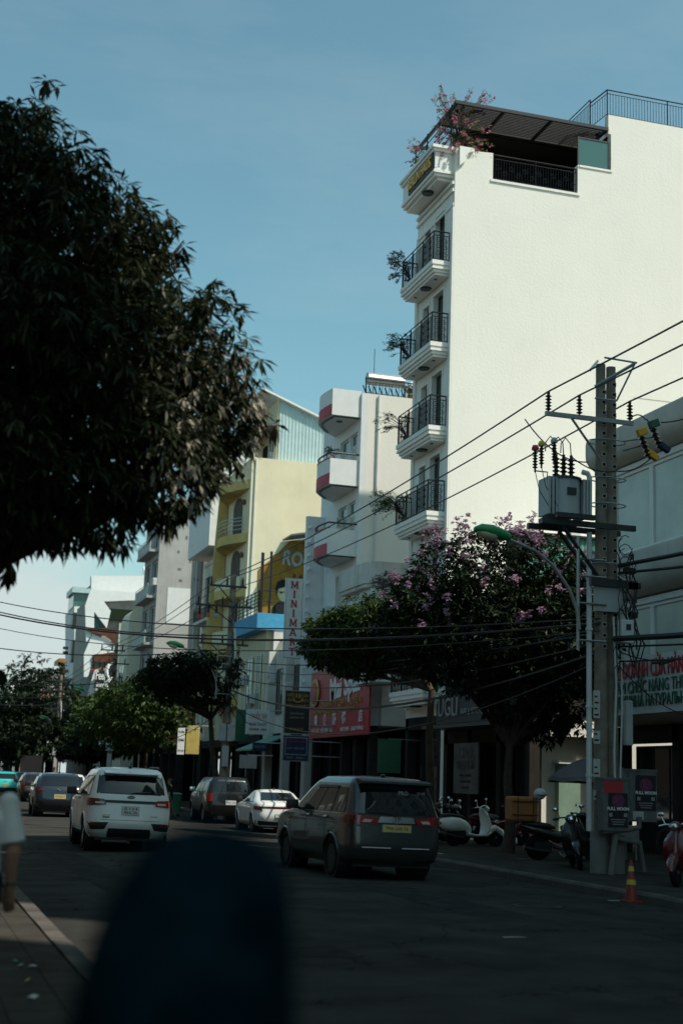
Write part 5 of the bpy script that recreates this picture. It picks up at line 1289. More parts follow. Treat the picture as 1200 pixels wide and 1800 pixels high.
class Shape:
    def __init__(s, keys, L, rc=.2, rf=.45, bow=.05, crown=.045, wheels=(.95, 3.75), R=.36):
        s.k, s.L, s.rc, s.rf, s.bow, s.crown, s.wh, s.R = keys, L, rc, rf, bow, crown, wheels, R
    def pt(s, u, z):
        w, yr, yf = pchip(s.k, z); sg = 1 if u >= 0 else -1; a = abs(u); rc, rf = min(s.rc, w * .5), min(s.rf, w * .7, (yf - yr) * .3)
        if a <= 1:
            x = a * w; t = min(1, max(0, (x - (w - rc)) / rc)); y = yr + s.bow * (x / w) ** 2 + rc * (1 - math.sqrt(max(0, 1 - t * t)))
        elif a <= 2:
            t = a - 1; x = w; y = (yr + s.bow + rc) * (1 - t) + (yf - s.bow - rf) * t
        else:
            b = min(1, 3 - a); x = b * w; t = min(1, max(0, (x - (w - rf)) / rf)); y = yf - s.bow * (x / w) ** 2 - rf * (1 - math.sqrt(max(0, 1 - t * t)))
        g = 1 - .055 * abs((y - s.L / 2) / (s.L / 2)) ** 3
        return Vector((sg * x * g, y, z))
    def nrm(s, u, z, e=.004):
        du = s.pt(u + e, z) - s.pt(u - e, z); dz = s.pt(u, z + e) - s.pt(u, z - e); n = du.cross(dz)
        if n.length < 1e-9: return Vector((0, -1, 0))
        n.normalize(); c = s.pt(u, z) - Vector((0, s.L / 2, z))
        return n if n.dot(c) > 0 else -n
    def body(s, zs):
        half = [0, .2, .4, .55, .66, .75, .82, .88, .93, .97, 1.0] + [1 + i / 44 for i in range(1, 45)] + [3 - q for q in (.97, .93, .88, .8, .7, .55, .35, .15)]
        us = [-q for q in reversed(half[1:])] + half + [3.0]
        V = []; n = len(us); Ra = s.R + .055
        for z in zs:
            for u in us:
                p = s.pt(u, z)
                if 1.0 <= abs(u) <= 2.0:
                    for yc in s.wh:
                        d = Vector((0, p.y - yc, p.z - s.R)); l = d.length
                        if Ra - .045 < l < Ra + .045: d *= Ra / l; p = Vector((p.x, yc + d.y, s.R + d.z))
                V.append(p)
        F = []
        for i in range(len(zs) - 1):
            for j in range(n):
                a, b, c, d = i*n+j, i*n+(j+1) % n, (i+1)*n+(j+1) % n, (i+1)*n+j
                m = (V[a] + V[b] + V[c] + V[d]) / 4; uu = us[j]
                if abs(uu) >= .99 and abs(uu) <= 2.05 and any((m.y - yc) ** 2 + (m.z - s.R) ** 2 < Ra * Ra * .97 for yc in s.wh): continue
                F.append((a, b, c, d))
        # roof
        zt = zs[-1]; w, yr, yf = pchip(s.k, zt); cy = (yr + yf) / 2; base = (len(zs) - 1) * n; prev = base
        for q in (.96, .88, .74, .55, .3, .03):
            k = len(V)
            for j in range(n):
                p = V[base + j]; V.append(Vector((p.x * q, cy + (p.y - cy) * q, zt + s.crown * (1 - q * q))))
            for j in range(n): F.append((prev+j, prev+(j+1) % n, k+(j+1) % n, k+j))
            prev = k
        F.append(tuple(prev + j for j in range(n)))
        mb = MB(); mb.add(V, F); return mb
    def patch(s, c, off=.006, n=10, m=6, th=.02):
        """panel following the body between four (u, z) corners: bottom-left, bottom-right, top-right, top-left"""
        mb = MB(); A = []; B = []
        for j in range(m + 1):
            for i in range(n + 1):
                a, b = i / n, j / m
                u = (c[0][0]*(1-a) + c[1][0]*a)*(1-b) + (c[3][0]*(1-a) + c[2][0]*a)*b
                z = (c[0][1]*(1-a) + c[1][1]*a)*(1-b) + (c[3][1]*(1-a) + c[2][1]*a)*b
                p, q = s.pt(u, z), s.nrm(u, z); A.append(p + q * off); B.append(p + q * (off - th))
        N = n + 1; k = len(A); F = []
        for j in range(m):
            for i in range(n): F.append((j*N+i, j*N+i+1, (j+1)*N+i+1, (j+1)*N+i))
        rim = [i for i in range(N)] + [j*N+n for j in range(1, m+1)] + [m*N+i for i in range(n-1, -1, -1)] + [j*N for j in range(m-1, 0, -1)]
        for i in range(len(rim)): a, b = rim[i], rim[(i+1) % len(rim)]; F.append((a, a+k, b+k, b))
        mb.add(A + B, F); return mb

def wheel_meshes(R, w=.22, spokes=5):
    t = MB(); r = R
    t.lathe([(r*.66, -w/2+.01), (r*.9, -w/2), (r*.98, -w/2+.03), (r, -w/2+.06), (r, w/2-.06), (r*.98, w/2-.03), (r*.9, w/2), (r*.66, w/2-.01), (r*.64, 0)], 28, axis='x')
    g = MB()
    g.lathe([(r*.55, -w/2+.05), (r*.67, -w/2+.02), (r*.67, w/2-.02), (r*.6, w/2-.03), (r*.56, w/2-.06)], 28, axis='x')
    for i in range(spokes):
        a = 2*math.pi*i/spokes; k = len(g.v); g.cbox((w/2-.05, 0, r*.33), (.035, r*.17, r*.62)); g.xf(Matrix.Rotation(a, 4, 'X'), k)
    g.lathe([(r*.14, w/2-.08), (r*.14, w/2-.03), (r*.06, w/2-.02)], 12, axis='x')
    return t.mesh('tyre', 'tyre', True), g.mesh('rim', 'alloy')

def car(name, label, loc, rz, S, zs_top, paint, cat='car', bottom=.30, feats=None, rake=None, roll=0.0, plate=None, sides=True, tint='car_glass', group='vehicles on the road', det=True):
    r = thing(name, label, cat, loc, rz, group); r.rotation_euler[1] = roll
    step = .045 if det else .08
    zs = [bottom + i * step for i in range(int((zs_top - bottom) / step))] + [zs_top]
    b = S.body(zs).build('body', paint, r); smooth_by_angle(b, 42)
    MB().box(-.7, .7, .25, S.L - .35, bottom - .06, bottom + .35).build('underbody', 'black_plastic', r)
    for sg in (-1, 1):
        for yc in S.wh:
            MB().lathe([(S.R + .05, -.2), (S.R + .05, .16)], 20, (sg * .68, yc, S.R), axis='x').build('wheel_well', 'black_plastic', r)
    tm, gm = wheel_meshes(S.R)
    xw = S.k[2][1] - .125
    for sg in (-1, 1):
        for yc in S.wh:
            w = put(tm, 'wheel', r, (sg * xw, yc, S.R), (0, 0, 0 if sg > 0 else math.pi)); put(gm, 'rim', w)
            arc = MB(); Ra = S.R + .05; k0 = []
            for i in range(19):
                a = math.pi * (-.06 + 1.12 * i / 18); y, z = yc + Ra * math.cos(a), S.R + Ra * math.sin(a)
                if z < bottom: z = bottom
                wd = pchip(S.k, z)[0] * (1 - .055 * abs((y - S.L / 2) / (S.L / 2)) ** 3); k0.append((sg * (wd + .002), y, z))
            arc.tube(k0, .026, 6); arc.build('arch_trim', 'black_plastic' if feats and feats.get('arch') else paint, r)
    return r

EV = Shape([(.30, .80, .16, 4.72), (.42, .90, .05, 4.84), (.60, .935, .0, 4.90), (.85, .935, .03, 4.88), (1.02, .93, .06, 4.80), (1.10, .92, .075, 4.35), (1.17, .905, .09, 3.62), (1.42, .835, .19, 3.2), (1.64, .765, .32, 2.72), (1.75, .71, .40, 2.45), (1.79, .64, .47, 2.3)], 4.9, wheels=(.95, 3.8), R=.38)
EVR = rad(-1.5)
ev = car('parked_car', 'white seven seat SUV seen from behind in the left lane', (4.85, 31.4, road_z(4.85)), EVR, EV, 1.79, 'car_white', feats={'arch': 0}, roll=rad(.8))
ev.name = 'white_suv'
def addp(r, S, name, m, c, off=.006, n=10, mm=6, th=.02, parent=None, smooth=True):
    o = S.patch(c, off, n, mm, th).build(name, m, parent or r)
    if smooth: smooth_by_angle(o, 35)
    return o
def side_glass(r, S, z0, z1, cuts, m='car_glass', pillar='black_plastic', frame=True):
    """dark glazing along both sides; cuts = list of (u0, u1)"""
    for sg in (-1, 1):
        if frame:
            a, b = cuts[0][0] - .012, cuts[-1][1] + .012
            addp(r, S, 'window_surround', pillar, [(sg * a, z0 - .02), (sg * b, z0 - .02), (sg * b, z1 + .015), (sg * a, z1 + .015)], .004, 24, 6)
        for a, b in cuts:
            addp(r, S, 'side_window', m, [(sg * a, z0), (sg * b, z0), (sg * b, z1), (sg * a, z1)], .010, 12, 6)
def mirrors(r, S, u, z, m):
    for sg in (-1, 1):
        p = S.pt(sg * u, z); o = MB(); o.cbox(p + Vector((sg * .16, 0, .08)), (.22, .12, .17)); o.tube([p, p + Vector((sg * .12, 0, .06))], .03, 6)
        smooth_by_angle(o.build('mirror', m, r), 40)
def plate(r, S, z0, z1, w, m, lines):
    P = [S.pt(-w / pchip(S.k, z)[0], z) for z in (z0, z1)]; yb = min(S.pt(0, z).y for z in (z0, z1)) - .02
    o = MB().box(-w, w, yb, yb + .012, z0, z1).build('number_plate', m, r)
    MB().box(-w - .012, w + .012, yb + .004, yb + .02, z0 - .012, z1 + .012).build('plate_frame', 'galvanised', o)
    for tx, sz, f in lines:
        text(tx, sz, 'letter_black', o, Matrix(((1, 0, 0, 0), (0, 0, 1, yb - .003), (0, 1, 0, z0 + (z1 - z0) * f), (0, 0, 0, 1))) @ Matrix.Scale(-1, 4, (0, 0, 1)), ext=.001, width=w * 1.6)
    return o
def handles(r, S, us, z, m):
    for sg in (-1, 1):
        for u in us: addp(r, S, 'door_handle', m, [(sg * u, z), (sg * (u + .05), z), (sg * (u + .05), z + .03), (sg * u, z + .03)], .03, 4, 2)
def seams(r, S, us, z0, z1, m='black_plastic'):
    for sg in (-1, 1):
        for u in us: addp(r, S, 'door_seam', m, [(sg * u, z0), (sg * (u + .004), z0), (sg * (u + .004), z1), (sg * u, z1)], .002, 1, 8, .01)

# white SUV
addp(ev, EV, 'rear_window', 'car_glass', [(-.86, 1.25), (.86, 1.25), (.90, 1.60), (-.90, 1.60)], .008, 16, 8)
addp(ev, EV, 'window_surround', 'black_plastic', [(-.88, 1.235), (.88, 1.235), (.93, 1.63), (-.93, 1.63)], .004, 16, 8)
sp = MB(); sp.prism([(.40, 1.74), (.16, 1.70), (.15, 1.675), (.36, 1.66), (.5, 1.7)], 'x', -.60, .60); smooth_by_angle(sp.build('spoiler', 'car_white', ev), 30)
MB().box(-.34, .34, .145, .17, 1.655, 1.672).build('brake_light', 'tail_dark', ev)
for sg in (-1, 1):
    lm = 'tail_dark' if sg < 0 else 'tail_red'  # shaded left lens and sunlit right lens painted in different reds
    t_ = addp(ev, EV, 'tail_light', lm, [(sg * .60, 1.00), (sg * 1.055, .97), (sg * 1.065, 1.13), (sg * .66, 1.115)], .02, 14, 6, .04)
    addp(ev, EV, 'clear_lens', 'tail_clear', [(sg * .66, 1.02), (sg * .86, 1.015), (sg * .86, 1.055), (sg * .66, 1.06)], .024, 6, 3, parent=t_)
    addp(ev, EV, 'bumper_inset', 'black_plastic', [(sg * .62, .48), (sg * .95, .46), (sg * 1.0, .62), (sg * .52, .63)], .006, 8, 6)
    addp(ev, EV, 'reflector', 'tail_red', [(sg * .78, .565), (sg * .93, .565), (sg * .93, .595), (sg * .78, .595)], .012, 5, 2)
    k = MB(); k.tube([(sg * .66, .75, 1.80), (sg * .67, .95, 1.845), (sg * .67, 2.1, 1.855), (sg * .65, 2.35, 1.82)], .02, 6); k.build('roof_rail', 'black_plastic', ev)
addp(ev, EV, 'black_bar', 'black_plastic', [(-.62, 1.045), (.62, 1.045), (.66, 1.10), (-.66, 1.10)], .012, 12, 3)
addp(ev, EV, 'bumper_lower', 'black_plastic', [(-.6, .31), (.6, .31), (.52, .50), (-.52, .50)], .008, 10, 5)
addp(ev, EV, 'tailgate_seam', 'black_plastic', [(-.72, .675), (.72, .675), (.72, .683), (-.72, .683)], .002, 10, 1, .01)
plate(ev, EV, .80, .97, .18, 'plate_white', (('51H', .085, .74), ('866.26', .085, .28)))
m = MB(); m.ell([((0, EV.pt(0, 1.17).y - .012, 1.175), (.085, 0, 0), (0, 0, .036)), ((0, EV.pt(0, 1.17).y + .01, 1.175), (.085, 0, 0), (0, 0, .036))], 20); bo = m.build('badge', 'sign_blue', ev)
text('Ford', .05, 'chrome', bo, Matrix(((1, 0, 0, 0), (0, 0, -1, EV.pt(0, 1.17).y - .014), (0, 1, 0, 1.175), (0, 0, 0, 1))), ext=.001, width=.11)
for (x, z, w_) in ((-.52, .78, .17), (-.52, .735, .15), (.52, .775, .16)):
    y = EV.pt(x / .935, z).y - .004; MB().box(x - w_ / 2, x + w_ / 2, y, y + .006, z - .014, z + .014).build('model_badge', 'chrome' if z > .76 else 'black_plastic', ev)
wp = MB(); wp.tube([(0, .1, 1.255), (.12, .1, 1.275), (.42, .115, 1.29)], .014, 5); wp.build('wiper', 'black_plastic', ev)
MB().tube([(0, .62, 1.82), (0, .5, 1.93)], .012, 5).ball((0, .62, 1.825), (.05, .08, .03)).build('antenna', 'black_plastic', ev)
side_glass(ev, EV, 1.2, 1.6, [(1.02, 1.20), (1.23, 1.52), (1.55, 1.80)])
mirrors(ev, EV, 1.86, 1.17, 'black_plastic'); handles(ev, EV, (1.20, 1.50), 1.08, 'chrome'); seams(ev, EV, (1.22, 1.53, 1.80), .45, 1.18)
addp(ev, EV, 'windscreen', 'car_glass', [(2.08, 1.2), (3.0, 1.2), (3.0, 1.68), (2.08, 1.68)], .006, 12, 6); addp(ev, EV, 'windscreen', 'car_glass', [(-2.08, 1.2), (-3.0, 1.2), (-3.0, 1.68), (-2.08, 1.68)], .006, 12, 6)
for sg in (-1, 1): addp(ev, EV, 'side_step', 'black_plastic', [(sg * 1.22, .34), (sg * 1.72, .34), (sg * 1.72, .42), (sg * 1.22, .42)], .05, 8, 2, .08)

# grey people carrier
IN = Shape([(.28, .80, .14, 4.56), (.40, .89, .04, 4.68), (.58, .915, .0, 4.735), (.85, .915, .015, 4.70), (1.0, .91, .03, 4.55), (1.06, .90, .035, 4.2), (1.12, .885, .045, 3.75), (1.35, .825, .12, 3.3), (1.58, .765, .22, 2.85), (1.70, .72, .29, 2.55), (1.75, .66, .36, 2.4)], 4.735, wheels=(.90, 3.65), R=.35, rc=.17)
inn = car('grey_people_carrier', 'dark grey people carrier with yellow number plate seen from behind', (8.32, 23.75, road_z(8.3)), rad(2.0), IN, 1.75, 'car_grey', bottom=.28, roll=rad(.9))
addp(inn, IN, 'window_surround', 'black_plastic', [(-.93, 1.10), (.93, 1.10), (.96, 1.62), (-.96, 1.62)], .004, 18, 8)
addp(inn, IN, 'rear_window', 'car_glass', [(-.88, 1.13), (.88, 1.13), (.90, 1.56), (-.90, 1.56)], .009, 16, 8)
sp = MB(); sp.prism([(.34, 1.73), (.06, 1.69), (.05, 1.655), (.24, 1.62), (.45, 1.70)], 'x', -.66, .66); smooth_by_angle(sp.build('spoiler', 'black_plastic', inn), 30)
for sg in (-1, 1):
    t_ = addp(inn, IN, 'tail_light', 'tail_red', [(sg * .46, .955), (sg * 1.05, .955), (sg * 1.065, 1.115), (sg * .38, 1.06)], .022, 16, 6, .04)
    addp(inn, IN, 'dark_lens', 'tail_dark', [(sg * .82, .965), (sg * 1.06, .965), (sg * 1.062, 1.10), (sg * .84, 1.085)], .026, 8, 4, parent=t_)
    addp(inn, IN, 'clear_lens', 'tail_clear', [(sg * .56, .985), (sg * .74, .985), (sg * .70, 1.035), (sg * .52, 1.03)], .027, 6, 3, parent=t_)
    addp(inn, IN, 'chrome_strip', 'plate_white', [(sg * .12, .552), (sg * .72, .552), (sg * .72, .568), (sg * .12, .568)], .016, 10, 2)  # plain white colour stands in for the chrome's bright reflection
    addp(inn, IN, 'bumper_crease', 'black_plastic', [(sg * .80, .56), (sg * .806, .56), (sg * .985, .95), (sg * .975, .95)], .004, 2, 8, .01)
    addp(inn, IN, 'bumper_lower', 'black_plastic', [(sg * .5, .30), (sg * .96, .32), (sg * .96, .38), (sg * .5, .37)], .01, 6, 3)
addp(inn, IN, 'garnish', 'alloy', [(-.40, .985), (.40, .985), (.36, 1.085), (-.36, 1.085)], .014, 10, 4)
addp(inn, IN, 'garnish_shadow', 'black_plastic', [(-.42, .955), (.42, .955), (.42, .985), (-.42, .985)], .008, 10, 2)
addp(inn, IN, 'plate_recess', 'car_grey', [(-.36, .70), (.36, .70), (.36, .95), (-.36, .95)], .007, 10, 4)
plate(inn, IN, .835, .945, .26, 'plate_yellow', (('79A-200.76', .085, .5),))
yb = IN.pt(0, 1.03).y - .022
m = MB()
for (a, b) in ((.085, .058), (.045, .055), (.022, .055)): m.tube([(a * math.cos(t), yb, 1.035 + b * math.sin(t) * (1 if a > .03 else .9)) for t in [2 * math.pi * i / 20 for i in range(21)]], .007, 5)
m.build('badge', 'chrome', inn)
for (x, z, w_) in ((-.62, .925, .28),):
    y = IN.pt(x / .915, z).y - .006; text('INNOVA', .05, 'chrome', inn, Matrix(((1, 0, 0, x), (0, 0, -1, y), (0, 1, 0, z), (0, 0, 0, 1))), ext=.002, width=.22, name='model_badge')
y = IN.pt(0, 1.52).y; sl_m = lambda x, z: Matrix.Translation((x, IN.pt(x / .8, z).y - .014, z)) @ Matrix.Rotation(math.pi / 2 - .38, 4, 'X')
text('PRO', .1, 'letter_grey', inn, sl_m(.16, 1.50), ext=.001, bold=.004, name='sticker'); text('CLUB', .06, 'letter_grey', inn, sl_m(.5, 1.51), ext=.001, bold=.002, name='sticker')
wp = MB(); wp.tube([(0, .03, 1.125), (-.2, .035, 1.15), (-.5, .05, 1.155)], .014, 5); wp.build('wiper', 'black_plastic', inn)
side_glass(inn, IN, 1.13, 1.55, [(1.03, 1.24), (1.27, 1.52), (1.55, 1.80)])
for sg in (-1, 1):
    addp(inn, IN, 'chrome_sill', 'chrome', [(sg * 1.0, 1.108), (sg * 1.82, 1.108), (sg * 1.82, 1.118), (sg * 1.0, 1.118)], .012, 20, 1)
    addp(inn, IN, 'rain_visor', 'black_plastic', [(sg * 1.26, 1.54), (sg * 1.8, 1.54), (sg * 1.8, 1.585), (sg * 1.26, 1.585)], .03, 14, 2)
mirrors(inn, IN, 1.88, 1.13, 'black_plastic'); handles(inn, IN, (1.24, 1.52), 1.02, 'chrome'); seams(inn, IN, (1.26, 1.54, 1.80), .42, 1.1)
for q in (2.08, -2.08): addp(inn, IN, 'windscreen', 'car_glass', [(q, 1.14), (math.copysign(3, q), 1.14), (math.copysign(3, q), 1.64), (q, 1.64)], .006, 12, 6)
MB().ball((0, .8, 1.80), (.04, .09, .03)).build('antenna', 'black_plastic', inn)

# white saloon at the kerb
SD = Shape([(.22, .80, .14, 4.5), (.36, .88, .05, 4.62), (.55, .90, .0, 4.65), (.78, .90, .04, 4.55), (.90, .89, .07, 4.05), (.98, .865, .14, 3.45), (1.03, .82, .55, 3.25), (1.18, .73, .95, 2.85), (1.32, .655, 1.3, 2.45), (1.375, .58, 1.5, 2.25)], 4.65, wheels=(.92, 3.62), R=.32, rc=.28, crown=.05)
sdn = car('white_saloon', 'white saloon parked at the kerb behind the grey people carrier', (12.2, 46.2, 0), rad(-3), SD, 1.375, 'car_white', bottom=.22, group='vehicles on the road')
addp(sdn, SD, 'rear_window', 'car_glass', [(-.80, 1.05), (.80, 1.05), (.78, 1.31), (-.78, 1.31)], .008, 12, 6)
addp(sdn, SD, 'tail_bar', 'tail_dark', [(-.98, .80), (.98, .80), (.98, .86), (-.98, .86)], .012, 18, 3)
for sg in (-1, 1):
    addp(sdn, SD, 'tail_light', 'tail_dark', [(sg * .78, .72), (sg * 1.06, .76), (sg * 1.05, .87), (sg * .84, .86)], .016, 8, 4)
    addp(sdn, SD, 'bumper_lower', 'black_plastic', [(sg * .0, .24), (sg * 1.02, .26), (sg * 1.0, .40), (sg * .0, .36)], .008, 12, 4)
plate(sdn, SD, .52, .62, .24, 'plate_white', (('79A 412.08', .08, .5),))
side_glass(sdn, SD, 1.0, 1.3, [(1.12, 1.40), (1.44, 1.80)])
mirrors(sdn, SD, 1.84, .98, 'black_plastic'); handles(sdn, SD, (1.26, 1.50), .88, 'chrome'); seams(sdn, SD, (1.2, 1.45, 1.80), .32, .98)
MB().ball((0, 1.7, 1.43), (.03, .1, .05)).build('antenna', 'black_plastic', sdn)

# black pickup with canopy
PK = Shape([(.36, .82, .12, 5.1), (.5, .92, .04, 5.2), (.7, .935, .0, 5.25), (1.0, .93, .03, 5.2), (1.13, .92, .05, 4.7), (1.20, .905, .07, 4.0), (1.45, .84, .14, 3.6), (1.66, .77, .22, 3.15), (1.76, .70, .32, 2.9)], 5.25, wheels=(1.1, 4.2), R=.38)
pk = car('black_pickup', 'black canopied pickup parked ahead of the white saloon', (12.25, 54.3, 0), rad(-3), PK, 1.76, 'car_black', bottom=.36)
addp(pk, PK, 'rear_window', 'car_glass', [(-.84, 1.25), (.84, 1.25), (.86, 1.62), (-.86, 1.62)], .008, 12, 6)
for sg in (-1, 1): addp(pk, PK, 'tail_light', 'tail_red', [(sg * .80, .86), (sg * 1.03, .86), (sg * 1.03, 1.16), (sg * .82, 1.16)], .016, 8, 4)
plate(pk, PK, .74, .9, .2, 'plate_white', (('79C 118', .08, .5),))
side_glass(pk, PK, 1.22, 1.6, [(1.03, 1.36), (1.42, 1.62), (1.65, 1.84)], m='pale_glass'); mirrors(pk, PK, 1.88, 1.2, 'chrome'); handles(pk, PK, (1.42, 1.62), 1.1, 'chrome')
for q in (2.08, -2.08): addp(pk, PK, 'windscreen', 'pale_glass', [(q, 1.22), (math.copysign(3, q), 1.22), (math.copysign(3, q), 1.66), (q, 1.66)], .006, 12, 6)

# hatchback crossover, reused for the farther cars
HB = Shape([(.26, .80, .14, 4.1), (.40, .88, .05, 4.2), (.60, .90, .0, 4.25), (.85, .90, .05, 4.2), (.98, .89, .09, 3.75), (1.06, .875, .14, 3.25), (1.25, .80, .32, 2.9), (1.45, .72, .55, 2.5), (1.53, .64, .7, 2.3)], 4.25, wheels=(.8, 3.4), R=.34, rc=.26)
def hatch(name, label, x, y, rz, paint, pl, scale=1.0, lit=False, txt='79A 336.14', roof=None):
    h = car(name, label, (x, y, road_z(x)), rz, HB, 1.53, paint, bottom=.26, det=False)
    h.scale = (scale,) * 3
    addp(h, HB, 'rear_window', 'car_glass', [(-.82, 1.10), (.82, 1.10), (.84, 1.43), (-.84, 1.43)], .008, 10, 5)
    for sg in (-1, 1):
        addp(h, HB, 'tail_light', 'tail_red' if lit else 'tail_dark', [(sg * .62, .92), (sg * 1.05, .90), (sg * 1.06, 1.0), (sg * .66, .985)], .016, 8, 3)
    addp(h, HB, 'bumper_lower', 'black_plastic', [(-.98, .28), (.98, .28), (.96, .56), (-.96, .56)], .01, 12, 3)
    m = MB(); yb = HB.pt(0, .95).y - .02; m.tube([(-.1, yb, 1.0), (0, yb, .93), (.1, yb, 1.0)], .012, 4); m.build('badge', 'chrome', h)
    plate(h, HB, .66, .80, .2, pl, ((txt, .09, .5),))
    side_glass(h, HB, 1.08, 1.42, [(1.04, 1.36), (1.40, 1.78)]); mirrors(h, HB, 1.84, 1.06, 'black_plastic')
    MB().ball((0, 1.2, 1.59), (.03, .12, .05)).build('antenna', 'black_plastic', h)
    return h
def xat(px, Y): return at(px, 1400, Y=Y).x
hatch('dark_hatchback', 'dark navy hatchback with yellow plate ahead of the white SUV', xat(106, 55), 55, rad(-2), 'car_navy', 'plate_yellow', 1.06)
hatch('brown_hatchback', 'dark brown hatchback with a lit tail lamp farther ahead', xat(66, 82), 82, rad(-1), 'car_brown', 'plate_white', 1.05, lit=True)
hatch('teal_taxi', 'bright teal taxi at the left edge of the frame', xat(8, 99), 99, rad(-1), 'car_teal', 'plate_yellow', 1.05)
hatch('grey_crossover', 'dark grey car queued right beside the teal taxi', xat(44, 118), 118, 0, 'car_grey', 'plate_white', 1.1)
hatch('white_hatchback', 'white hatchback far ahead above the teal taxi', xat(8, 135), 135, 0, 'car_white', 'plate_white', 1.0)
hatch('far_white_car', 'pale car roof deep in the far traffic', xat(18, 165), 165, 0, 'car_white', 'plate_white', 1.1)
hatch('silver_car', 'silver car showing just its roof past the navy hatchback', xat(122, 72), 72, rad(-2), 'car_white', 'plate_white', 1.05)
hatch('parked_black_car', 'black car parked at the kerb right of the white SUV', 12.0, 72, rad(-2), 'car_black', 'plate_white', 1.05)
hatch('parked_grey_car', 'grey car parked far along the kerb', 12.0, 92, rad(-2), 'car_grey', 'plate_white', 1.05)
# dark lorry box far ahead
T = (xat(60, 140), 140, 0); lr = thing('box_lorry', 'dark box lorry seen from behind far down the street', 'lorry', T, group='vehicles on the road')
a, b = at(44, 1352, Y=140), at(76, 1326, Y=140)
MB(T).box(a.x, b.x, 140, 146, 1.0, 3.3).build('box', 'sign_black', lr); MB(T).box(a.x + .1, b.x - .1, 146.3, 148, .6, 2.5).build('cab', 'car_black', lr)
for x in (a.x + .25, b.x - .25):
    for y in (141.2, 147): MB(T).lathe([(.3, -.12), (.48, -.12), (.48, .12), (.3, .12)], 16, (x, y, .48), axis='x').build('wheel', 'tyre', lr)
MB(T).box(a.x + .05, b.x - .05, 139.9, 139.99, .7, .95).build('bumper', 'black_metal', lr)
